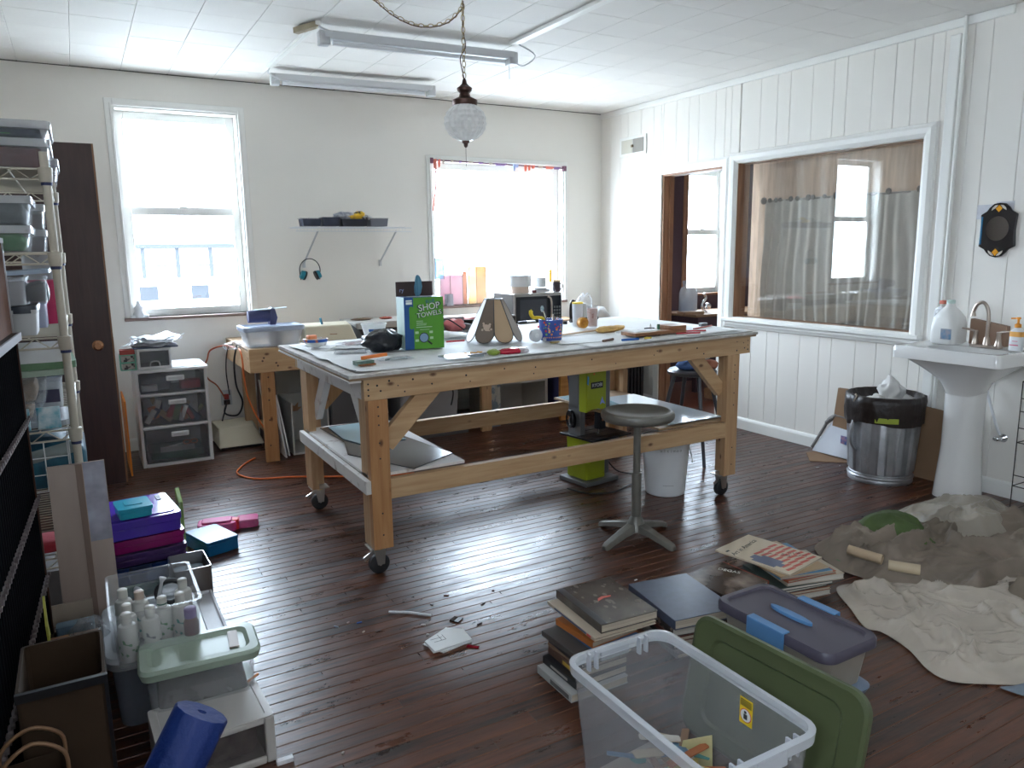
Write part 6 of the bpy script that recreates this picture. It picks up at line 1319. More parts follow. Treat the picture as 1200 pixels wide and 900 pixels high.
# white tub under bottle bin
tub = tote('white_tub', 'large grey-white lidded tub under the bottle bin', 'bin', (.11, 2.625, 0), .27, .40, .215, see('tub_grey',(.22,.24,.29),.1), lid=mat('tub_lid',(.42,.45,.48),.4), lidh=.03, lidover=.02, r=.05)
bt = tote('bottle_bin', 'open clear bin holding white-capped bottles on the grey tub', 'bin', (.112, 2.52, .232), .245, .33, .175, CLEARX, r=.02, taper=.93, rim=.008)
WB_ = solid('bottle_white', (.62,.61,.57), .4); CAPM = solid('cap_white', (.70,.68,.62), .45)
bots = [(.03,2.60,'back left'),(.035,2.50,'left middle'),(.03,2.41,'front left'),(.075,2.56,'beige capped back'),(.095,2.425,'lettered front'),(.135,2.50,'green banded middle'),(.185,2.475,'cream bare'),(.205,2.585,'rear right')]
bm_ = []
for i, (x, y, nm) in enumerate(bots):
    t = T('paint_bottle', nm + ' white capped bottle in the open clear bin', 'bottle', (x, y, .240), 0, None)
    c_m = solid('cap_beige',(.60,.48,.40)) if i == 3 else CAPM
    h_ = .115 if i not in (1,5) else .105
    MB().lathe([(.024,0),(.0265,.004),(.0265,h_*.90),(.023,h_*.97),(.015,h_),(.013,h_+.008)],18).build('bottle_body', WB_, t, smooth=40)
    MB().lathe([(.0145,h_+.008),(.0145,h_+.032),(.012,h_+.034)],18).build('bottle_cap', c_m, t, smooth=40)
    MB().lathe([(.0268,.02),(.0268,.075)],18,cap0=False,cap1=False).build('bottle_label', mat(['label_teal','label_grey','label_green'][i%3],(.60,.60,.56),.5,col2=[(.08,.30,.28),(.22,.22,.25),(.12,.28,.14)][i%3],scale=45,ramp=(.42,.46)), t, smooth=40)
    if i == 5: MB().lathe([(.0147,h_+.010),(.0147,h_+.014)],18,cap0=False,cap1=False).build('green_ring', solid('ring_green',(.05,.2,.15)), t)
t = T('purple_capped_bottle', 'plum bottle with a purple cap at the front right of the open clear bin', 'bottle', (.205, 2.40, .240)); MB().lathe([(.022,0),(.022,.08),(.016,.095)],16).build('bottle_body', solid('plum_fill',(.16,.05,.07)), t, smooth=40); MB().lathe([(.018,.096),(.018,.125),(.014,.128)],16).build('bottle_cap', solid('cap_purple',(.16,.06,.28)), t, smooth=40)
t = T('respirator', 'black rimmed clear mask in the back right of the open clear bin', 'mask', (.17, 2.62, .335)); MB().tube([(.042*cos(2*pi*k/20),.02*sin(2*pi*k/20)+.01,.030*sin(2*pi*k/20)) for k in range(20)],.008,7,closed=True).build('mask_rim', BLK, t, smooth=True); MB().ball((0,.01,0),.034,sq=(1,.5,.8)).build('mask_lens', CLEAR, t, smooth=True); MB().rbox(.05,.04,.10,.01,-.095).build('mask_filter', CLEARX, t)
t = T('clear_funnels', 'pair of clear nozzles sticking up in the open clear bin', 'nozzles', (.10, 2.60, .25)); 
MB().tube([(.0,0,0),(-.01,0,.08),(-.02,0,.125),(-.03,-.01,.13)],[.018,.010,.006,.012],10).build('nozzle', see('nozzle_clear',(.8,.82,.85),.4), t, smooth=True); MB().tube([(.025,0,0),(.035,0,.09),(.045,0,.135),(.05,0,.15)],[.014,.007,.005,.012],10).build('nozzle', see('nozzle_clear',(.8,.82,.85),.4), t, smooth=True)
o = MB().rbox(.07,.05,.02,.008).build('blue_clip', solid('clip_blue',(.02,.15,.30))); o.location=(.115,2.55,.245); o.location.z=.242; tag(o,'blue clip on the floor of the open clear bin','clip')
# sage lidded bin and white drawer box
sg = tote('sage_bin', 'clear bin with a pale sage green lid in front of the bottle bin', 'bin', (.212, 2.305, .0), .30, .165, .260, CLEARX, rz=radians(-3), lid=SAGE, lidh=.022, lidover=.022, r=.03, taper=.93)
MB().beam((.095,-.05,.278),(.10,.055,.278),.004,.028).build('paint_scraper', solid('scraper_beige',(.50,.42,.36)), sg)
content((.212,2.305,.015),.25,.13,.19,see('crinkle_clear',(.13,.12,.12),.20,rough=.1,var=.6,scale=20),'crinkled clear bags filling the sage lidded bin',120,'bags',amp=.4)
for i in range(3):
    a = .24+i*.03; o = MB().tube(bez([(a,2.27,.10+i*.012),(a+.04,2.265,.125+i*.012),(a+.07,2.27,.12+i*.02)],4),.004,6).build('copper_strip', solid('copper_foil',(.65,.25,.10),.3,metal=.8), smooth=True); tag(o,['lower','middle','upper'][i]+' copper strip inside the sage lidded bin','strip')
o = MB().loft([ring(.10,.22,.03,4,.0), ring(.12,.24,.035,4,.10), ring(.12,.24,.035,4,.115)]).build('loose_cover', SAGE, smooth=40); o.location=(.375,2.36,0); tag(o,'second pale green lid standing on the floor right of the sage lidded bin','lid')
o.scale=(.35,.8,.9); o.location=(.352,2.37,0)
db_ = T('single_drawer_box', 'off-white plastic box with one clear drawer front under the blue foam roll', 'drawer box', (.212, 2.155, 0), radians(2.5))
DW, DD, DH = .305, .215, .142
OWP = solid('off_white_plastic', (.60,.57,.54), .4)
MB().box(-DW/2,-DD/2,0,-DW/2+.028,DD/2,DH).box(DW/2-.028,-DD/2,0,DW/2,DD/2,DH).box(-DW/2+.028,DD/2-.01,0,DW/2-.028,DD/2,DH).box(-DW/2+.028,-DD/2,0,DW/2-.028,DD/2-.01,.024).box(-DW/2+.028,-DD/2,DH-.018,DW/2-.028,DD/2-.01,DH).build('frame', OWP, db_, bevel=.005)
q = MB(); q.loft([ring(DW,DD,.01,3,DH), ring(DW,DD,.01,3,DH+.004), ring(DW-.04,DD-.035,.008,3,DH+.004), ring(DW-.045,DD-.04,.008,3,DH+.001)]); q.build('top_rim', OWP, db_)
dd = MB().box(-DW/2+.03,-DD/2+.004,.026,DW/2-.03,-DD/2+.008,DH-.02).build('drawer', see('drawer_clear',(.16,.14,.14),.66,rough=.2), db_)
content((.215,2.155,.03),.22,.15,.075,mat('drawer_mix',(.35,.28,.25),.5,col2=(.10,.06,.06),scale=25,bump=.4),'brown mixed pieces in the single drawer box',121,'pieces',amp=.4)
o = MB().rbox(.02,.10,.02,.005).build('red_handle_tool', RED); o.location=(.14,2.10,.08); o.location.z=.035; tag(o,'red handled tool in the single drawer box','tool')
# blue foam roll
fr = T('blue_foam_roll', 'dark blue foam roll leaning over the single drawer box', 'foam roll', (-.16, 1.50, 0))
A = Vector((0,0,0)); B = onZ(237, 834, .50) - Vector((-.16,1.50,.03)); 
FOAM = mat('foam_blue', (.006,.028,.17), .6, bump=.35, bscale=60, stretch=(1,1,1))
u_ = (B-A).normalized(); e_ = u_.cross(Vector((0,0,1))).normalized(); g_ = u_.cross(e_); n_ = 44
def fring(c, r_, wob): return [tuple(c + (e_*cos(2*pi*k/n_)+g_*sin(2*pi*k/n_))*r_*(1+wob*cos(2*pi*k/n_*11))) for k in range(n_)]
fr.location = (-.16,1.50,.03)
MB().loft([fring(A,.056,.025), fring(B-u_*.005,.056,.025), fring(B,.053,.02), fring(B,.010,0), fring(B-u_*.05,.009,0)], True, True).build('rolled_foam', FOAM, fr, smooth=40)
# paper bags, cardboard boxes in the dark corner
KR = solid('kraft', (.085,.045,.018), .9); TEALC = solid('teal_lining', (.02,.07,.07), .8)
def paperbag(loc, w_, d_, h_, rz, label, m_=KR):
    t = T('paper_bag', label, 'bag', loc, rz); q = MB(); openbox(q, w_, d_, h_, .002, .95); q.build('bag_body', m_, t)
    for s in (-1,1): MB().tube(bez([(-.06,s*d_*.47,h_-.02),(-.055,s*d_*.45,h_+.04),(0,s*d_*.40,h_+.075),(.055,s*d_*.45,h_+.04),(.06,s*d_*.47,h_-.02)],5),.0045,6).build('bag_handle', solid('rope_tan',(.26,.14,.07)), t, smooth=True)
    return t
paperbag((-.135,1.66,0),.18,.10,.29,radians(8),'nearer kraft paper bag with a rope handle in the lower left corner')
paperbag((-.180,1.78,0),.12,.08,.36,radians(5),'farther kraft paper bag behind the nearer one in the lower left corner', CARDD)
o = MB().grid(10,4,lambda u,v:(.02+.12*u, .02*v+.01*sin(u*5), .26*v*(.6+.4*u)+.02)).build('teal_sheet', TEALC, solid=.002, smooth=True); o.location=(-.03,1.70,0); tag(o,'curled brown and teal sheet right of the paper bags','sheet')
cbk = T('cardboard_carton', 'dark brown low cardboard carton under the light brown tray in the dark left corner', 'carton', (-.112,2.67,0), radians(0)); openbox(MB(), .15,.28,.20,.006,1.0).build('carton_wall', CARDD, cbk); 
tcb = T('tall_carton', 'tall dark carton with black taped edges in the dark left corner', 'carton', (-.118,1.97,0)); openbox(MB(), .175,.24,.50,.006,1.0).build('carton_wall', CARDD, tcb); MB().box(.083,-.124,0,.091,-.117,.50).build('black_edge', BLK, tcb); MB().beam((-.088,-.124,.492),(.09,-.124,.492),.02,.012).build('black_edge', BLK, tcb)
cb2 = T('flat_wood_tray', 'light brown tray in the carton in the dark left corner', 'tray', (-.115,2.66,.203)); MB().box(-.075,-.12,0,.075,.08,.012).build('tray_board', wood('tray_brown',(.30,.15,.08),(.22,.10,.05),knots=False), cb2)
o = MB().box(-.08,0,0,.04,.006,.075).build('kraft_card', solid('kraft_pale',(.35,.28,.22))); o.location=(-.10,2.83,.21); tag(o,'pale upright card behind the light brown tray','card')
o = MB().rbox(.14,.06,.03,.01).build('blue_strip_box', solid('strip_blue',(.10,.16,.22))); o.scale=(.8,.8,1); o.location=(-.115,2.78,.204); tag(o,'flat blue-grey box between the card and the light brown tray','box')
o = blob('clear_wrap', BAGFILM, .13,.22,.12, 131, 30, 14, amp=.45); o.scale=(.75,.8,.7); o.location=(-.072,2.64,.205); tag(o,'crinkled clear wrap gleaming on the dark carton','wrap')
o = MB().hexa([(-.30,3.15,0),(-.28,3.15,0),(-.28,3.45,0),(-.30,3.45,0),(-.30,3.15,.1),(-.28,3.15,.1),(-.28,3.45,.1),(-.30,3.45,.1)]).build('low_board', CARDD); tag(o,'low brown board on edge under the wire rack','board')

# ================================================================== FLOOR CENTRE LITTER
en = T('envelopes', 'small stack of white envelopes on the floor in the centre foreground', 'envelopes', (1.075, 2.415, 0), radians(0))
for i in range(4):
    o = MB().prism([(-.085,-.055),(.07,-.06),(.085,.03),(.035,.075),(-.08,.03)] if i else [(-.09,.025),(-.05,-.07),(.08,-.045),(.045,.075),(.03,.08)], i*.0035, i*.0035+.003).build('envelope', PAPER, en); o.rotation_euler.z=.03*i
q = MB(); q.box(-.062,.018,.0137,-.015,.0195,.0141); q.box(-.025,-.004,.0137,-.0235,.040,.0141); q.box(-.055,-.004,.0137,-.008,-.0025,.0141); q.box(-.009,-.004,.0137,-.0075,.035,.0141); q.build('printed_lines', BLK, en)
o = MB().tube(bez([(.966,2.742,.006),(.995,2.718,.008),(1.03,2.70,.006),(1.10,2.628,.006)],5),.0045,6).build('white_strip', mat('strip_spiral',(.75,.75,.76),.6,bump=.5), smooth=True); tag(o,'curved white strip of card on the floor in the centre','strip')
dcp = T('dark_chip','square dark brown glass chip on the floor beside the white strip','glass chip',(1.19,2.53,0),radians(35)); dcp.location=(1.175,2.55,0); MB().box(-.02,-.02,0,.02,.02,.004).build('chip', solid('chip_brown',(.04,.022,.015),.08), dcp); MB().box(-.02,-.02,.004,.02,.0,.0045).build('chip_band', BLK, dcp)
o = MB().prism([(0,0),(.035,-.03),(.045,-.02),(.012,.012)],0,.003).build('red_shard', solid('shard_red',(.20,.005,.015),.1)); o.location=(1.115,2.34,0); tag(o,'dark red glass shard on the floor above the envelopes','glass shard')
rl = random.Random(21)
for i,(px,py,c,nm) in enumerate([(408,730,(.55,.40,.38),'pinkish'),(421,730,(.03,.10,.35),'blue'),(426,741,(.6,.5,.4),'cream'),(443,740,(.10,.07,.06),'dark'),(496,733,(.5,.42,.38),'pale long'),(501,744,(.55,.5,.48),'tiny pale'),(394,735,(.25,.3,.35),'steel grey'),(523,698,(.18,.08,.06),'rust'),(506,709,(.12,.10,.10),'charcoal'),(566,708,(.10,.06,.05),'twig-like'),(562,731,(.10,.06,.05),'short twig-like'),(578,692,(.2,.1,.1),'reddish'),(908,612,(.3,.2,.15),'brown twig by the stool'),(958,548,(.7,.7,.68),'white fleck near the bin'),(984,546,(.6,.6,.6),'white fleck under the bin'),(402,883,(.3,.25,.2),'tan'),(745,680,(.5,.5,.5),'grey one near the books'),(334,893,(.8,.8,.82),'larger white crumpled')]):
    a = onZ(px,py,0); s = .010 if i != 17 else .03; o = MB().rbox(s*rl.uniform(1,2.6), s*.6, .004 if i != 17 else .012, .002).build('floor_scrap', solid('scr%d'%i,c)); o.location=a; o.rotation_euler.z=rl.uniform(-1,1); tag(o, nm+(' scrap' if 'fleck' not in nm and 'twig by' not in nm and 'one near' not in nm else '')+' of litter on the dark floor','scrap')
# ================================================================== RIGHT: SINK
sk = T('pedestal_sink', 'white pedestal sink against the right wall', 'sink', (4.288, 2.41, 0))
def sring(z, w_, d_, r_, cx=0, cy=0): return ring(w_, d_, r_, 5, z, cx, cy)
SW, SD = .47, .60      # x extent (projection), y extent
MB().loft([sring(.86-.062,SW*.92,SD*.94,.04), sring(.86-.058,SW,SD,.03), sring(.858,SW,SD,.03), sring(.872,SW-.012,SD-.012,.03), sring(.872,SW-.06,SD-.06,.05), sring(.862,SW-.10,SD-.10,.06,-.01), sring(.862-.004,SW*.62,SD*.72,.10,-.04), sring(.80,SW*.50,SD*.60,.09,-.04), sring(.775,SW*.3,SD*.35,.05,-.04)], True, True).build('basin', PORC, sk, smooth=50)
MB().loft([sring(.60,.17,.17,.06,.02), sring(.68,.22,.26,.09,.015), sring(.75,.34,.42,.10,.01), sring(.80,SW*.86,SD*.86,.05)], True, True).build('basin_underside', PORC, sk, smooth=50)
MB().loft([sring(0,.235,.225,.08,.03), sring(.02,.232,.222,.08,.03), sring(.30,.195,.185,.07,.03), sring(.70,.185,.19,.07,.03)], True, True).build('pedestal', PORC, sk, smooth=50)
fa = T('faucet', 'brushed nickel two-handle faucet with a tall gooseneck spout', 'faucet', (4.335, 2.335, .873))
MB().rbox(.055,.17,.014,.02).build('deck_plate', NICKEL, fa, bevel=.003, smooth=40)
MB().lathe([(.020,.014),(.015,.05),(.011,.06)],16).tube(bez([(0,0,.05),(0,0,.16),(0,.01,.215),(0,.035,.245),(0,.065,.235),(0,.082,.20),(0,.084,.185)],6),.0095,12).lathe([(.015,.168),(.011,.186)],14,c=(0,.084,0)).build('spout', NICKEL, fa, smooth=50)
for s in (-1,1):
    MB().lathe([(.020,.014),(.016,.03),(.010,.075),(.013,.08),(.012,.09)],14,c=(0,s*.062,0)).build('handle_stem', NICKEL, fa, smooth=45); MB().tube(bez([(0,s*.062,.085),(-.01,s*.09,.093),(-.015,s*.13,.098)],4),[.006]*6+[.0045]*3,8).build('lever', NICKEL, fa, smooth=True)
jg2 = T('water_jug', 'translucent white plastic gallon jug on the back of the sink', 'jug', (4.36, 2.565, .872))
MB().loft([sring(0,.13,.13,.03), sring(.01,.15,.15,.035), sring(.10,.15,.15,.035), sring(.15,.145,.145,.05), sring(.19,.10,.10,.045), sring(.215,.05,.05,.024), sring(.235,.04,.04,.019)], True, True).build('jug_body', see('jug_milky',(.82,.82,.80),.06,rough=.35,var=.1), jg2, smooth=50)
MB().lathe([(.023,.230),(.023,.248),(.018,.25)],16).build('jug_cap', solid('cap_mint',(.55,.70,.64)), jg2, smooth=40); MB().tube(bez([(-.01,.035,.20),(0,.075,.19),(0,.082,.14),(0,.07,.09)],5),.012,8).build('jug_handle', see('jug_milky2',(.76,.78,.80),.12), jg2, smooth=True)
MB().box(-.078,-.06,.03,-.0755,.0,.09).build('blue_label', mat('jug_label',(.05,.18,.33),.5,col2=(.45,.35,.3),scale=20), jg2); MB().rbox(.04,.03,.02,.008,.225,0,.045).build('red_tag', solid('tag_coral',(.65,.18,.12)), jg2)
cbw = T('brown_box', 'brown folded box standing behind the faucet on the sink', 'box', (4.44, 2.38, .873)); MB().hexa([(-.02,-.10,0),(.02,-.10,0),(.02,.10,0),(-.02,.10,0),(-.02,-.10,.115),(.02,-.10,.115),(.02,.10,.145),(-.02,.10,.145)]).build('box_body', solid('box_brown',(.30,.19,.13),.7), cbw, bevel=.003)
sp = T('soap_pump', 'white soap bottle with an orange pump on the sink beside the faucet', 'soap bottle', (4.33, 2.178, .873))
MB().loft([sring(0,.045,.062,.018), sring(.006,.05,.066,.02), sring(.10,.05,.066,.02), sring(.118,.03,.034,.013), sring(.123,.026,.028,.012)]).build('bottle_body', WPL, sp, smooth=50)
MB().lathe([(.016,.123),(.016,.140),(.006,.145),(.006,.165),(.012,.17),(.010,.178)],14).beam((0,-.003,.173),(0,.036,.169),.008,.010).build('pump', solid('pump_orange',(.85,.33,.03)), sp, smooth=40)
MB().loft([sring(.075,.0506,.0666,.02), sring(.102,.0506,.0666,.02)],False,False).build('orange_band', solid('band_orange',(.85,.42,.10)), sp, smooth=50); MB().box(-.0262,-.022,.028,-.0253,.022,.033).box(-.0262,-.018,.050,-.0253,.010,.053).build('label_print', solid('label_pinkred',(.7,.1,.2)), sp)
o = MB().tube(bez([(4.50,2.40,.62),(4.49,2.36,.52),(4.50,2.32,.40),(4.50,2.30,.36)],6),.008,8).build('supply_hose', WPL, smooth=True); tag(o,'white supply hose behind the sink pedestal','hose')
vl = T('shutoff_valve','chrome shutoff valve on the wall right of the sink pedestal','valve',(4.53,2.295,.34)); MB().cyl((-.05,0,0),(0,0,0),.011,n=12).build('valve_body', CHROME, vl, smooth=40); MB().ball((-.055,.01,0),.02,sq=(.6,1,.7)).build('valve_handle', CHROME, vl, smooth=True); MB().lathe([(.024,0),(.024,.004)],16).build('wall_ring', CHROME, vl, rot=(0,-pi/2,0))
o = MB().tube(bez([(4.52,2.44,.42),(4.49,2.44,.44),(4.49,2.45,.47)],4),.006,6).build('wall_hook', solid('hook_brown',(.2,.15,.12),.5), smooth=True); tag(o,'small dark hook on the wall beside the sink pedestal','hook')
# mirror
mr = T('oval_mirror', 'black framed stained glass mirror plaque hanging above the sink', 'mirror', (4.53, 2.43, 1.51))
ol = [(.055,.085),(.075,.095),(.095,.105)]
half = [(0,.152),(.03,.147),(.052,.128),(.066,.108),(.098,.088),(.092,.0),(.098,-.088),(.066,-.104),(.052,-.122),(.03,-.142),(0,-.150)]
pts = [(a,b) for a,b in half] + [(-a,b) for a,b in reversed(half[1:-1])]
q = MB().loft([[(x,a,b) for a,b in pts] for x in (-.018,0)]); q.build('frame', solid('mirror_black',(.012,.008,.008),.2), mr, bevel=.004)
MB().loft([[(x,.062*cos(2*pi*k/28),.01+.068*sin(2*pi*k/28)) for k in range(28)] for x in (-.0205,-.018)]).build('mirror_glass', solid('mirror_glass',(.30,.28,.28),.08,metal=1), mr)
for s in (1,-1):
    z = .120*s; MB().loft([[(x,a,z+b) for a,b in ((.018,0),(0,.020),(-.018,0),(0,-.020))] for x in (-.0205,-.018)]).build('amber_diamond', solid('amber_glass',(.75,.33,.02),.2), mr)
    for t_ in (-1,1): MB().loft([[(x,t_*a,z+b*s) for a,b in ((.006,.020),(.022,.018),(.036,.004),(.040,-.010),(.020,.002))] for x in (-.0203,-.018)]).build('white_petal', solid('petal_white',(.62,.55,.48),.2), mr)
MB().box(-.019,.083,-.075,-.0175,.092,.078).build('blue_edge_glass', solid('edge_blue',(.03,.16,.30),.1), mr)
for (y0_,y1_,z0_,z1_,lb) in ((2.47,2.56,1.575,1.655,'blank torn paper on the wall left of the mirror'),(2.36,2.455,1.58,1.668,'paper slip on the wall behind the top of the mirror')):
    o = MB().box(4.5275,y0_,z0_,4.5290,y1_,z1_).build('wall_note', mat('note_paper',(.66,.66,.69),.7,var=.1,scale=30)); tag(o,lb,'paper')
# trash can
tcn = T('trash_can', 'galvanised ribbed metal trash can lined with a black bag by the right wall', 'trash can', (4.262, 2.865, 0)); tcn.scale = (1.14, 1.14, 1.14)
NS = 96
def ribring(r_, z, amp): return [((r_+amp*(1 if (k//2) % 4 < 2 else 0))*cos(2*pi*k/NS), (r_+amp*(1 if (k//2) % 4 < 2 else 0))*sin(2*pi*k/NS), z) for k in range(NS)]
MB().loft([ribring(.160,0,0), ribring(.160,.045,0), ribring(.155,.050,0), ribring(.156,.06,.010), ribring(.178,.40,.010), ribring(.180,.42,0), ribring(.186,.44,0), ribring(.186,.45,0)], True, False).build('can_wall', GALV, tcn, smooth=30)
MB().lathe([(.162,0),(.164,.006),(.164,.018),(.161,.024)],48,cap0=False,cap1=False).build('base_rim', GALV, tcn, smooth=40); MB().lathe([(.166,.026),(.168,.032),(.163,.040)],48,cap0=False,cap1=False).build('base_bead', GALV, tcn, smooth=40)
a_ = radians(165); MB().tube(bez([(.175*cos(a_),.175*sin(a_),.38),(.20*cos(a_),.20*sin(a_),.30),(.20*cos(a_),.20*sin(a_),.22),(.168*cos(a_),.168*sin(a_),.17)],6),.008,7).build('side_handle', GALV, tcn, smooth=True)
lin = T('trash_liner', 'black plastic liner folded over the rim of the metal trash can', 'trash bag', (4.262, 2.865, .342)); lin.scale = (1.14, 1.14, 1.14)
def lr(r_, z, sd, amp=.008, zamp=0): return [((r_+amp*noise.noise(Vector((cos(2*pi*k/72)*3, sin(2*pi*k/72)*3, sd)))+amp*.5*sin(k*1.7+sd))*cos(2*pi*k/72), (r_+amp*noise.noise(Vector((cos(2*pi*k/72)*3, sin(2*pi*k/72)*3, sd)))+amp*.5*sin(k*1.7+sd))*sin(2*pi*k/72), z+zamp*noise.noise(Vector((cos(2*pi*k/72)*1.5, sin(2*pi*k/72)*1.5, sd)))) for k in range(72)]
MB().loft([lr(.193,.025,1,.006,.05), lr(.197,.08,2,.008,.03), lr(.198,.14,3,.008), lr(.194,.172,4,.008), lr(.182,.176,4,.006), lr(.168,.14,5,.01), lr(.13,.09,6,.02), lr(.03,.08,7,.02)], False, True).build('liner_film', mat('liner_black',(.020,.012,.010),.42,bump=.7,bscale=22), lin, smooth=True)
MB().tube([(-.19,.05,.14),(-.185,.04,.17),(-.18,.05,.18)],.005,5).build('tie_cord', solid('cord_cream',(.5,.42,.33)), lin, smooth=True)
o = MB().loft([[(.1995*cos(radians(a))*s, .1995*sin(radians(a))*s, z) for a in range(202,236,3)]+[(.188*cos(radians(a)), .188*sin(radians(a)), z) for a in range(235,201,-3)] for z,s in ((.345,1),(.372,1))]).build('lime_tag', solid('lime_tag',(.33,.40,.04))); o.scale=(1.14,1.14,1.14); o.location=(4.262,2.865,.0); tag(o,'lime green scrap under the edge of the black liner','scrap')
for i,(dx,dy,w_,h_,lb) in enumerate([(-.06,.02,.10,.07,'small white crumpled paper at the left in the trash can'),(.045,.0,.12,.15,'tall white crumpled paper sticking out of the trash can'),(.12,-.01,.10,.07,'white crumpled paper at the right in the trash can'),(.0,-.09,.10,.04,'low white crumpled paper at the front in the trash can')]):
    o = blob('crumpled_paper', mat('crumple_white',(.72,.70,.67),.7,bump=.5,bscale=25), w_, .11, h_, 140+i, 24, 12, amp=.5); o.scale=(1.14,1.14,1.14); o.location=(4.262+dx*1.14,2.865+dy*1.14,.450); tag(o,lb,'paper')
dpn = T('dustpan', 'white dustpan with a grey ridged handle leaning on the right wall', 'dustpan', (4.44, 3.33, .012))
q = MB().loft([[(-.03,.165,0),(-.03,-.12,0),(.055,-.10,.235),(.055,.055,.245),(.04,.10,.17)],[(-.022,.165,0),(-.022,-.12,0),(.063,-.10,.235),(.063,.055,.245),(.048,.10,.17)]]); q.build('pan', solid('pan_white',(.55,.57,.62),.3), dpn, bevel=.003)
MB().tube(bez([(-.022,.172,.02),(.03,.12,.17),(.05,.095,.235),(.052,.03,.265),(.052,-.11,.25)],5),[.011]*21,8).build('pan_rim', solid('pan_grey',(.20,.18,.17),.5), dpn, smooth=True)
q = MB()
for k in range(6): q.ball((.040+.003*k,.108-.012*k,.205+.012*k),.016,10,6)
q.build('ridged_grip', solid('pan_grey',(.20,.18,.17)), dpn, smooth=True)
MB().hexa([(.004,-.045,.095),(.004,-.09,.09),(.009,-.09,.09),(.009,-.045,.095),(.018,-.035,.145),(.018,-.085,.145),(.023,-.085,.145),(.023,-.035,.145)]).build('blue_sticker', mat('sticker_blue',(.04,.12,.32),.4,col2=(.45,.2,.25),scale=30), dpn, loc=(-.012,0,0))
o = MB().prism([(4.20,3.34),(4.46,3.10),(4.50,3.16),(4.50,3.48),(4.36,3.50)],0,.004).build('cardboard_flat', CARD); tag(o,'flat piece of cardboard on the floor in front of the dustpan','cardboard')
o = MB().hexa([(4.46,3.06,0),(4.48,3.06,0),(4.48,3.40,0),(4.46,3.40,0),(4.50,3.06,.48),(4.52,3.06,.48),(4.52,3.38,.47),(4.50,3.38,.47)]).build('cardboard_sheet', CARD); tag(o,'cardboard sheet leaning on the wall behind the left of the trash can','cardboard')
o = MB().hexa([(4.47,2.60,0),(4.485,2.60,0),(4.485,2.9,0),(4.47,2.9,0),(4.49,2.60,.44),(4.505,2.60,.44),(4.505,2.9,.46),(4.49,2.9,.46)]).build('cardboard_sheet', CARD); tag(o,'tall brown cardboard leaning behind the right of the trash can','cardboard')
# wire crate at right edge
wcr = T('wire_crate', 'black wire crate standing at the right edge beside the sink', 'wire crate', (4.37, 1.90, 0))
q = MB(); X_ = (-.09,.13)
for z in (.0,.14,.20,.38,.46,.55,.62): q.cyl((X_[0],-.5,z+.01),(X_[0],.20,z+.01),.003,n=5)
for y in (.20,.10,.0,-.1,-.2,-.3,-.4,-.5): q.cyl((X_[0],y,.01),(X_[0],y,.72),.003,n=5)
q.cyl((X_[0],.20,.72),(X_[0],-.5,.72),.004,n=5)
for z in (.01,.15,.39,.72): q.cyl((X_[0],.20,z),(X_[1],.20,z),.003,n=5)
q.cyl((X_[1],.20,.01),(X_[1],.20,.72),.003,n=5); q.build('wire_panel', solid('wire_black',(.06,.05,.04),.4,metal=.5), wcr)

# ================================================================== FLOOR RIGHT: TARPS
def fold(sx, sy, z0, amp, fr, sd, edge=.12, e0=.006):
    def f(x, y, t):
        p = Vector((x*fr*sx, y*fr*sy, sd)); wv = Vector((noise.noise(p*.7+Vector((9,2,1))), noise.noise(p*.7+Vector((1,7,4))), 0))*1.1
        n1 = (1-min(1, abs(noise.noise(p*.55+wv))*2.6))**2; n2 = (1-min(1, abs(noise.noise(p*1.2+wv*1.7+Vector((3,1,0))))*2.8))**2; n3 = (1-min(1, abs(noise.noise(p*2.9+wv*2+Vector((5,3,0))))*2.5))**2
        lo = noise.noise(p*.4)*.5+.5
        k = min(1, (1-t)/edge); return e0 + k*(z0*(.4+lo)*(1-t*.5) + amp*(n1*.62+n2*.38*lo+n3*.10))
    return f
TARP = mat('tarp_taupe', (.25,.20,.155), .75, col2=(.17,.135,.10), scale=5, bump=.25, bscale=22)
poly = [(2.96,2.30),(3.10,2.33),(3.25,2.22),(3.42,2.18),(3.75,2.10),(4.0,2.0),(4.25,1.9),(4.25,1.5),(3.9,1.35),(3.5,1.30),(3.15,1.45),(3.0,1.62),(2.93,1.80),(2.86,1.98),(2.86,2.12)]
o = MB().heap(poly, fold(1.0,1.7,.07,.10,4.2,1,.15), 220, 70).build('taupe_tarp', TARP, smooth=True); tag(o,'rumpled taupe cloth tarp spread on the floor at the right','tarp')
poly = [(3.12,2.30),(3.25,2.36),(3.42,2.30),(3.50,2.12),(3.46,1.96),(3.32,1.92),(3.20,2.05),(3.12,2.18)]
o = MB().heap(poly, fold(1,1,.16,.03,5,7,.5,.02), 110, 36).build('green_cloth', mat('cloth_olive_green',(.075,.12,.03),.75,var=.3,scale=8,bump=.2), smooth=True); tag(o,'green cloth bundle lying on the back of the taupe tarp','cloth')
poly = [(3.46,2.18),(3.62,2.34),(3.85,2.40),(4.15,2.28),(4.2,2.0),(3.95,1.88),(3.7,1.86),(3.52,1.98)]
FILM2 = mat('pale_plastic_sheet', (.33,.29,.235), .45, col2=(.25,.22,.18), scale=4, bump=.2, bscale=14)
o = MB().heap(poly, fold(1.2,1.2,.10,.07,5,11,.3,.02), 150, 50).build('plastic_sheet', FILM2, smooth=True); tag(o,'pale bundled plastic sheeting at the back right of the tarp','plastic sheet')
poly = [(2.68,1.96),(2.82,1.93),(2.98,1.84),(3.08,1.70),(3.25,1.62),(3.55,1.48),(3.5,1.20),(3.2,1.05),(2.9,1.03),(2.66,1.12),(2.50,1.22),(2.40,1.30),(2.40,1.38),(2.47,1.50),(2.50,1.62),(2.48,1.68),(2.56,1.80)]
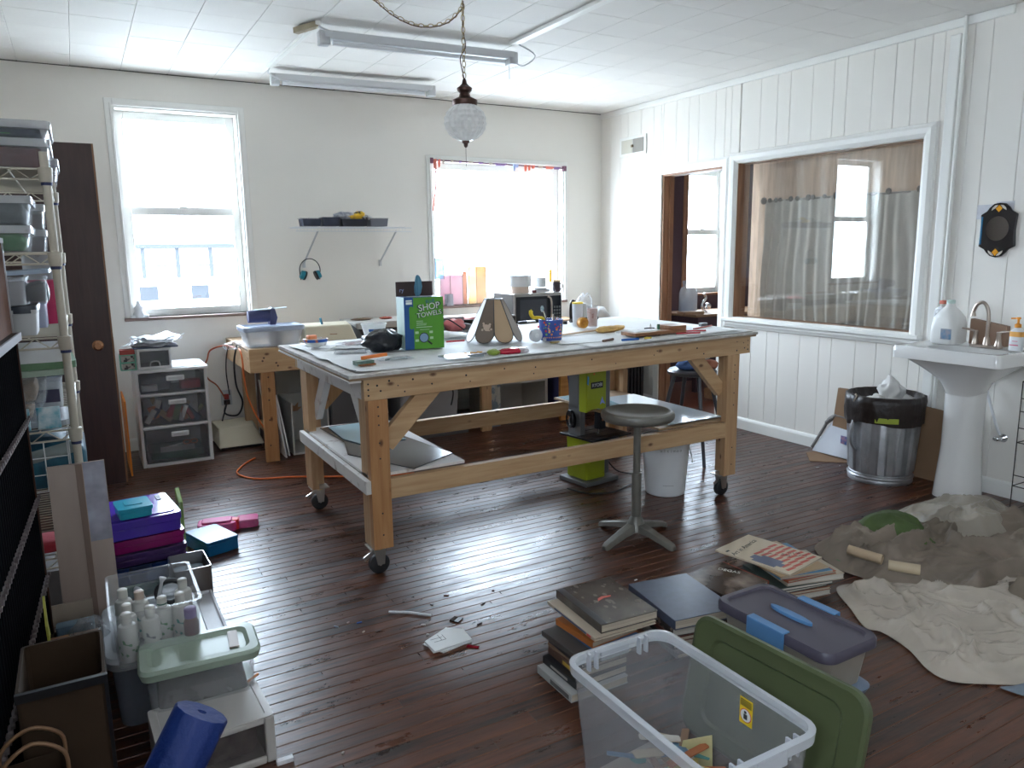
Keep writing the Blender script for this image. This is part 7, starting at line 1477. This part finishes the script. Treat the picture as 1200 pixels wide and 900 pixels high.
o = MB().heap(poly, fold(1.3,1.5,.025,.065,5.5,17,.15), 240, 80).build('plastic_sheet', FILM, smooth=True, solid=.001); tag(o,'creased milky plastic sheet in front of the tarp','plastic sheet')
poly = [(2.50,1.20),(2.66,1.10),(2.9,1.0),(3.05,.95),(2.9,.9),(2.6,1.02)]
o = MB().heap(poly, fold(1,1,.02,.03,6,19,.3), 40, 8).build('blue_sheet', mat('sheet_bluegrey',(.17,.21,.26),.5,bump=.2), smooth=True); tag(o,'blue-grey sheet edge under the milky plastic at the right','sheet')
def ctube(a, b, r_, label, m_):
    t = T('cardboard_tube', label, 'tube', a); A = Vector((0,0,0)); B = Vector(b)-Vector(a); u = B.normalized(); e = u.cross(Vector((0,0,1))).normalized(); g = u.cross(e)
    R = lambda c, r: [tuple(c+(e*cos(2*pi*k/20)+g*sin(2*pi*k/20))*r) for k in range(20)]
    MB().loft([R(A,r_*.8),R(A,r_),R(B,r_),R(B,r_*.8),R(B-u*.05,r_*.78)]).loft([R(A-u*-.0,r_*.8),R(A+u*.05,r_*.78)],False,True).build('tube_wall', m_, t, smooth=50)
a = onZ(994,644,.10); b = onZ(1034,656,.09); ctube(a, b, .022, 'left cardboard tube lying across the tarp edge', mat('tube_tan',(.42,.31,.20),.6,bump=.2))
a = onZ(1041,662,.09); b = onZ(1062,668,.09); ctube(a, b+Vector((.05,-.03,0)), .022, 'right cardboard tube poking out from under the tarp', mat('tube_cream',(.50,.40,.27),.6))
o = MB().prism([(0,0),(.05,0),(.055,.04),(.01,.05)],0,.02).build('green_corner', solid('corner_green',(.03,.18,.05))); o.location=(2.90,2.10,0); tag(o,'bright green corner peeking out beneath the tarp','scrap')
o = MB().beam((2.47,1.10,.004),(2.53,1.05,.004),.004,.006).build('pale_stick', solid('stick_pale',(.5,.42,.33))); tag(o,'small pale stick on the floor below the milky plastic','stick')

# ================================================================== BOOKS
def book(name, label, c, z, w_, l_, t_, rz, cov, pages=None, spine='L', hard=True, cat='book', group=None):
    """w_ across x, l_ along y, thickness t_; spine on the -x side ('L') or the -y side ('F')"""
    b = T(name, label, cat, (c[0], c[1], z), rz, group); k = .0025 if hard else .0008; ov = .003 if hard else 0
    q = MB(); q.box(-w_/2,-l_/2,0,w_/2,l_/2,k); q.box(-w_/2,-l_/2,t_-k,w_/2,l_/2,t_)
    if spine == 'L': q.box(-w_/2,-l_/2,k,-w_/2+.003,l_/2,t_-k); p = (-w_/2+.003,-l_/2+ov,w_/2-ov,l_/2-ov)
    else: q.box(-w_/2,-l_/2,k,w_/2,-l_/2+.003,t_-k); p = (-w_/2+ov,-l_/2+.003,w_/2-ov,l_/2-ov)
    q.build('cover', cov, b, bevel=.0008 if hard else 0)
    MB().box(p[0],p[1],k,p[2],p[3],t_-k).build('pages', pages or PG, b)
    return b
PG = mat('book_pages', (.50,.42,.32), .8, var=.25, scale=90, stretch=(.05,.05,6)); PGW = mat('book_pages_pale', (.60,.56,.48), .8, var=.2, scale=90, stretch=(.05,.05,6))
K = lambda n, c, r=.35, **k: solid(n, c, r, **k)
A_ = [ # label, w, l, t, dx, dy, rot, cover
 ('thick white-spined book at the bottom of the left book stack', .23,.21,.028, -.02,-.01, 0, K('bk_white',(.42,.42,.40))),
 ('black-spined book second from the bottom of the left stack', .21,.20,.026, -.01,.0, 1, K('bk_black',(.015,.015,.017))),
 ('brown book with a gold-lettered spine in the left stack', .20,.19,.026, .0,.005, -1, K('bk_brown',(.085,.045,.03))),
 ('light brown thin book above the gold-lettered one in the left stack', .20,.20,.012, .0,.01, 2, K('bk_tan',(.22,.14,.09))),
 ('black book under the wide dark grey book in the left stack', .21,.20,.022, -.005,.0, 0, K('bk_black',(.015,.015,.017))),
 ('wide dark grey book in the middle of the left stack', .24,.24,.020, -.01,.0, 3, K('bk_grey',(.075,.07,.065))),
 ('blue book with a red corner in the left stack', .19,.19,.010, .02,-.01, 1, K('bk_blue',(.03,.12,.28))),
 ('orange-spined book in the left stack', .20,.20,.022, .01,.01, 4, K('bk_orange',(.45,.14,.03))),
 ('small black book above the orange one in the left stack', .17,.18,.014, .04,.0, 2, K('bk_black',(.015,.015,.017))),
 ('brown-grey book near the top of the left stack', .20,.22,.014, .03,-.01, -2, K('bk_taupe',(.11,.085,.07))),
 ('cream thin book with a navy spine edge under the top book', .245,.30,.012, .0,.0, -2, K('bk_cream',(.48,.40,.30))),
 ('large glossy dark art book topping the left stack', .225,.295,.030, .02,.005, -3.4, mat('bk_art',(.10,.085,.075),.15,col2=(.055,.045,.04),scale=14))]
z_ = .001; cA = (1.46, 1.975); top = None
for i, (lb, w_, l_, t_, dx, dy, rt, m_) in enumerate(A_):
    cx = cA[0]+dx-.075+.0062*i*1.1; cy = cA[1]+dy-.01+.001*i
    b = book('book', lb, (cx, cy, ), z_, w_, l_, t_, radians(rt), m_, spine='L'); z_ += t_+.0008; top = b
    if i == 0: MB().box(-.1165,-.09,.006,-.1148,.02,.020).build('spine_print', K('pr_dark',(.10,.10,.10)), b)
    if i == 1: MB().box(-.1062,-.05,.008,-.1048,.05,.016).build('spine_print', K('pr_pale',(.4,.38,.34)), b)
    if i == 2: MB().box(-.1012,-.07,.006,-.0998,.0,.019).build('spine_print', K('pr_gold',(.55,.36,.05)), b)
    if i == 10: MB().box(-.1237,-.10,.003,-.1222,.10,.009).build('spine_band', K('pr_navy',(.06,.08,.15)), b); MB().box(-.1239,-.128,.003,-.1222,-.105,.009).build('red_spine_patch', RED, b)
zt = .0302
q = MB(); rr2 = random.Random(9)
for k in range(30):
    x = rr2.uniform(-.065,.10); y = rr2.gauss(0,.09); y = max(-.135,min(.135,y)); s = rr2.uniform(.002,.011); q.prism([(x+s*rr2.uniform(.5,1)*cos(a), y+s*1.6*rr2.uniform(.5,1)*sin(a)) for a in [2*pi*j/7 for j in range(7)]], zt, zt+.0004)
stuff(q.build('cover_flecks', K('fleck',(.22,.19,.165),.2), top)); MB().prism([(-.03,.0),(.0,.012),(.03,.012),(.035,.02),(.0,.026),(-.02,.018)],zt,zt+.0006).build('red_mark', K('mark_red',(.6,.07,.04)), top); MB().box(-.111,-.145,zt-.0002,-.085,.145,zt+.0003).build('spine_cloth', K('cloth_black',(.014,.016,.02),.3), top)
# middle stack
cB = (1.86, 2.02); z_ = .001
for (lb, w_, l_, t_, dx, dy, rt, m_, pg) in [
 ('grey magazine at the bottom of the middle stack', .24,.30,.020, .0,-.01, -8, K('bk_grey2',(.16,.15,.14)), PG),
 ('black book second in the middle stack', .23,.28,.03, .01,.0, -12, K('bk_black',(.015,.015,.017)), PG),
 ('dark red book in the middle stack', .23,.28,.018, .0,.0, -9, K('bk_dred',(.12,.03,.02)), PG),
 ('brown spotted book in the middle stack', .22,.27,.03, .0,-.005, -13, mat('bk_spot',(.35,.28,.22),.4,col2=(.05,.04,.035),scale=35,ramp=(.55,.6)), PGW),
 ('cream book jutting out behind the blue one', .25,.32,.012, .035,.02, -8.5, K('bk_cream2',(.52,.45,.36),.5), PGW),
 ('large plain slate-blue hardback on the middle stack', .262,.325,.036, .0,.0, -8.5, mat('bk_slate',(.085,.105,.16),.28,var=.15,scale=30), PG)]:
    book('book', lb, (cB[0]+dx, cB[1]+dy), z_, w_, l_, t_, radians(rt), m_, pg, spine='L'); z_ += t_+.0008
# right stack
cC = (2.50, 2.10); z_ = .001
stk = [('white book at the bottom of the right stack', .24,.22,.024, .02,-.03, -9, K('bk_w2',(.45,.41,.36)), PGW),
 ('rust covered book low in the right stack', .24,.24,.014, .02,-.02, -12, K('bk_rust',(.28,.11,.05)), PG),
 ('black book low in the right stack', .25,.25,.016, .0,-.01, -10, K('bk_black',(.015,.015,.017)), PGW),
 ('dark green book in the middle of the right stack', .26,.26,.014, .01,-.02, -13, K('bk_dgreen',(.05,.07,.06)), PGW),
 ('thick cream book spreading from the right stack', .27,.26,.026, .06,-.03, -15, K('bk_cream3',(.46,.39,.29),.5), PGW),
 ('red-orange book under the blue one in the right stack', .25,.30,.012, .02,-.01, -8, K('bk_redor',(.35,.09,.04)), PG),
 ('blue covered book near the top of the right stack', .25,.31,.010, .01,.0, -14, K('bk_blue2',(.06,.20,.34)), PG),
 ('tan magazine under the flag magazine', .25,.31,.006, -.01,.01, -7, K('bk_tan2',(.40,.27,.15)), PG)]
for (lb, w_, l_, t_, dx, dy, rt, m_, pg) in stk:
    book('book', lb, (cC[0]+dx, cC[1]+dy), z_, w_, l_, t_, radians(rt), m_, pg, hard=t_ > .01); z_ += t_+.0008
mg2 = book('magazine', 'cream art magazine with a red and white flag print on the right stack', (2.475, 2.155), z_, .262,.352,.008, radians(12.9-12), K('mag_cream',(.62,.52,.38),.45), PG, hard=False, cat='magazine')
mg2.rotation_euler.z = radians(11.5)
W_, L_ = .262, .352; zt = .0082
MB().prism([(-.115,-.095),(-.095,-.095),(-.095,-.115),(-.06,-.115),(-.06,-.095),(-.035,-.095),(-.035,.0),(-.055,.0),(-.055,.03),(-.095,.03),(-.095,.01),(-.115,.01)], zt, zt+.0005).build('flag_canton', K('mag_navy',(.10,.12,.20),.45), mg2)
q = MB()
for i in range(7):
    for j in range(4):
        x = -.11+j*.056+.03; y = .03-i*.030
        if x < -.03 and y > -.12 and y < .04: continue
        sh = .008*((i*7+j*3) % 3)
        q.prism([(x+sh-.026,y-.0075+.003),(x+sh+.026,y-.0075-.003),(x+sh+.026,y+.0075-.003),(x+sh-.026,y+.0075+.003)], zt, zt+.0004)
q.build('flag_stripes', K('mag_red',(.55,.09,.06),.45), mg2)
HD = solid('ink_black',(.03,.03,.03))
text('Art in America', .036, frame((-.02,.105,zt+.0002),(.0+1,.12,0),(-.12,1,0)), HD, mg2, ext=.0002, shear=.3)
MB().box(-.118,.125,zt,-.096,.135,zt+.0004).build('corner_mark', HD, mg2)
q = MB(); r9 = random.Random(3)
for k in range(26): x = r9.uniform(.0,.10); y = -.03-(x)*.9+r9.uniform(-.02,.02); q.beam((x,y,zt+.0006),(x+r9.uniform(-.012,.02),y+r9.uniform(-.012,.012),zt+.0006),.0006,.002)
stuff(q.build('scribble', HD, mg2))
bkd = book('book', 'dark photo-covered book lettered in white between the blue book and the flag magazine', (2.20, 2.13), .075, .25,.24,.022, radians(3.5), mat('bk_photo',(.30,.24,.20),.14,col2=(.035,.022,.018),scale=9,ramp=(.42,.72)), PG)
MB().box(.119,-.12,.001,.1256,.12,.0225).build('red_edge', K('bk_rededge',(.3,.05,.02)), bkd)
text('DEGAS', .030, frame((.07,.04,.0224),(.45,-.89,0),(.89,.45,0)), K('letter_white',(.68,.66,.6)), bkd, ext=.0002)
b2 = book('book', 'tall black book supporting the dark photo-covered book', (2.20, 2.12), .001, .23,.22,.073, radians(2), K('bk_black',(.015,.015,.017)), PG)

# ================================================================== STORAGE BOXES, GREEN LID, BIG BIN
sb = T('grape_lid_box', 'clear storage box with a grape-grey lid and sky blue latches', 'storage box', (1.975, 1.60, .055), radians(1))
def gring(z, w_, d_, r_): return ring(w_, d_, r_, 6, z)
MB().loft([gring(0,.20,.39,.03), gring(.145,.225,.435,.035), gring(.145,.219,.429,.033), gring(.004,.194,.384,.028)], True, True).build('box_body', see('box_clear_warm',(.42,.38,.32),.45,rough=.3), sb, smooth=40)
MB().loft([gring(.128,.245,.455,.04), gring(.135,.262,.475,.045), gring(.158,.262,.475,.045), gring(.168,.25,.462,.042), gring(.168,.215,.425,.035), gring(.160,.205,.415,.033)], True, True).build('lid', LILAC, sb, smooth=40)
MB().loft([[( .016*cos(2*pi*k/20)*1.0, .085*sin(2*pi*k/20)+.01, z) for k in range(20)] for z in (.160,.172)]).build('lid_handle', SKYB, sb, smooth=40, bevel=.002)
for s in (-1,1): MB().box(min(s*.1335,s*.142),-.075,.112,max(s*.1335,s*.142),.075,.172).box(min(s*.108,s*.142),-.075,.1695,max(s*.108,s*.142),.075,.1745).build('latch', SKYB, sb, bevel=.004)
MB().box(-.117,-.06,.03,-.1155,.045,.105).build('photo_sticker', mat('sticker_photo',(.55,.50,.47),.4,col2=(.12,.08,.10),scale=14,ramp=(.45,.55)), sb)
content((1.975,1.60,.062),.17,.33,.06,mat('box_stuff',(.42,.33,.25),.7,bump=.3,var=.3),'tan bundle inside the grape-lidded box',150,'bundle')
lb2 = tote('blue_lid_box', 'flat box with a blue-grey lid under the grape-lidded box', 'storage box', (1.985, 1.60, 0), .20, .40, .036, see('box_clear_warm',(.42,.38,.32),.45), lid=solid('lid_bluegrey',(.16,.21,.30),.4), lidh=.016, lidover=.03, r=.04)
# green lid leaning on the storage box
gl_ = T('green_tote_lid', 'large translucent green tote lid leaning behind the big clear bin', 'lid', (1.66, 1.36, 0), 0)
LW, LL = .345, .545; q = MB()
def lring(w_, l_, r_, z): return ring(w_, l_, r_, 6, z)
q.loft([lring(LW,LL,.05,0), lring(LW+.012,LL+.012,.055,.006), lring(LW+.012,LL+.012,.055,.022), lring(LW-.008,LL-.008,.05,.026), lring(LW-.03,LL-.03,.045,.022), lring(LW-.09,LL-.12,.04,.020), lring(LW-.105,LL-.135,.035,.012)], True, True)
o = q.build('lid_shell', OLIVE, gl_, smooth=35); 
gl_.rotation_euler = (0, radians(-79), radians(4)); gl_.location = (1.530, 1.30, .188)
# big clear bin in front
BCX, BCY = 1.222, 1.31; BWX, BLY, BHZ = .335, .555, .345
CLB = see('big_bin_plastic', (.44,.44,.45), .84, rough=.2, var=.1)
bb_ = T('big_clear_bin', 'big open clear plastic bin in the centre foreground', 'bin', (BCX, BCY, 0))
MB().loft([ring(BWX*.86,BLY*.88,.05,6,0), ring(BWX*.985,BLY*.985,.05,6,BHZ-.03), ring(BWX*.985-.005,BLY*.985-.005,.048,6,BHZ-.03), ring(BWX*.86-.005,BLY*.88-.005,.048,6,.004)], True, True).build('bin_body', CLB, bb_, smooth=35)
MB().loft([ring(BWX*.985,BLY*.985,.05,6,BHZ-.03), ring(BWX+.014,BLY+.014,.055,6,BHZ-.028), ring(BWX+.018,BLY+.018,.056,6,BHZ-.002), ring(BWX+.010,BLY+.010,.055,6,BHZ), ring(BWX-.012,BLY-.012,.046,6,BHZ), ring(BWX-.016,BLY-.016,.045,6,BHZ-.012)], False, False).build('rim', see('rim_plastic',(.66,.68,.71),.45,rough=.15), bb_, smooth=35)
RB = see('rib_plastic', (.62,.64,.67), .5, rough=.15)
for s in (-1,1):
    for x in (-.10,-.075,.075,.10): MB().box(x-.003, s*(BLY/2-.012)-.008, BHZ-.05, x+.003, s*(BLY/2-.012)+.008, BHZ+.0).build('rim_rib', RB, bb_)
    MB().box(-.05, s*(BLY/2+.004)-.006, BHZ-.045, .05, s*(BLY/2+.004)+.006, BHZ-.004).build('grip', RB, bb_, bevel=.004)
st_ = T('warning_sticker', 'yellow child warning sticker on the right wall of the big clear bin', 'sticker', (BCX+BWX/2-.0105, 1.245, BHZ-.075), 0)
MB().box(-.002,-.021,-.036,-.001,.021,.036).build('sticker_sheet', solid('sticker_yellow',(.80,.55,.02),.4), st_)
MB().loft([[(x,.0185*cos(2*pi*k/24),-.010+.0185*sin(2*pi*k/24)) for k in range(24)] for x in (-.0026,-.002)]).build('red_circle', RED, st_); MB().loft([[(x,.0165*cos(2*pi*k/24),-.010+.0165*sin(2*pi*k/24)) for k in range(24)] for x in (-.0031,-.0026)]).build('white_disc', WP, st_)
q = MB()
for k in range(4): q.box(-.0026,-.018,.014+k*.005,-.002,.018,.0165+k*.005)
q.box(-.0036,-.006,-.020,-.0031,.006,-.006); q.ball((-.0033,.001,-.001),.0045,8,5,(.1,1,1)); q.build('sticker_print', HD, st_)
# contents: scraps, yellow folders, papers
r10 = random.Random(15)
cc = [('white',(.62,.58,.52)),('blue',(.12,.22,.34)),('rust',(.40,.13,.05)),('teal',(.12,.32,.30)),('tan',(.42,.32,.22)),('black',(.03,.03,.03)),('cream',(.56,.48,.36)),('brown',(.25,.15,.09))]
for i in range(34):
    nm, c = cc[i % 8]; L_ = r10.uniform(.06,.13); o = MB().rbox(r10.uniform(.012,.03), L_, .003, .004).build('card_scrap', solid('cs_'+nm, c)); o.location=(BCX+r10.uniform(-.10,.10), BCY+r10.uniform(-.04,.19), .03+.010*(i%11)); o.rotation_euler=(r10.uniform(-.3,.3),r10.uniform(-.25,.25),r10.uniform(-1.5,1.5)); tag(o, 'one of the '+nm+' card offcuts jumbled in the big clear bin','scrap',group=nm+' card offcuts in the big bin')
YF_ = [solid('folder_yellow',(.62,.47,.14),.6), solid('folder_pale',(.56,.50,.26),.6)]
for i,(dx,dy,rz,h_,lb) in enumerate([(.045,.04,.5,.13,'left mustard card standing in the big clear bin'),(.075,.0,.3,.12,'middle mustard card standing in the big clear bin'),(.100,.055,.7,.165,'pale yellow folder leaning on the right wall inside the big clear bin'),(-.02,.0,.9,.12,'tan card leaning in the middle of the big clear bin')]):
    o = MB().hexa([(-.05,-.001,0),(.05,-.001,0),(.05,.001,0),(-.05,.001,0),(-.045,.02,h_),(.03,.02,h_*.8),(.03,.022,h_*.8),(-.045,.022,h_)]).build('card_folder', YF_[i==2] if i != 3 else solid('cs_tan',(.42,.32,.22))); o.location=(BCX+dx, BCY+dy, .012); o.rotation_euler.z=rz+pi/2; tag(o,lb,'card')
for i,(dx,dy,w_,l_,rz,c,lb) in enumerate([(-.08,-.10,.10,.14,.3,(.46,.46,.48),'grey-white sheet at the near left of the big clear bin'),(-.05,.05,.09,.12,-.4,(.16,.20,.28),'blue-grey envelope at the left of the big clear bin'),(-.02,-.17,.10,.12,.9,(.58,.54,.48),'cream paper at the near end of the big clear bin'),(.03,-.18,.08,.11,-.6,(.36,.15,.08),'rust card at the near end of the big clear bin')]):
    o = MB().grid(8,8,lambda u,v:((u-.5)*w_,(v-.5)*l_,.012*abs(noise.noise(Vector((u*3+i,v*3,0)))))).build('loose_sheet', solid('ls%d'%i,c), solid=.001, smooth=True); o.location=(BCX+dx,BCY+dy,.010+i*.004); o.rotation_euler.z=rz; tag(o,lb,'paper')
for i,(y_,z_,lb) in enumerate([(1.46,.012,'lower pale storybook lying at the far end in the big clear bin')]):
    book('book', lb, (BCX,1.46), .012, .20,.14,.02, .1, K('bk_pale',(.40,.36,.32)), PG)
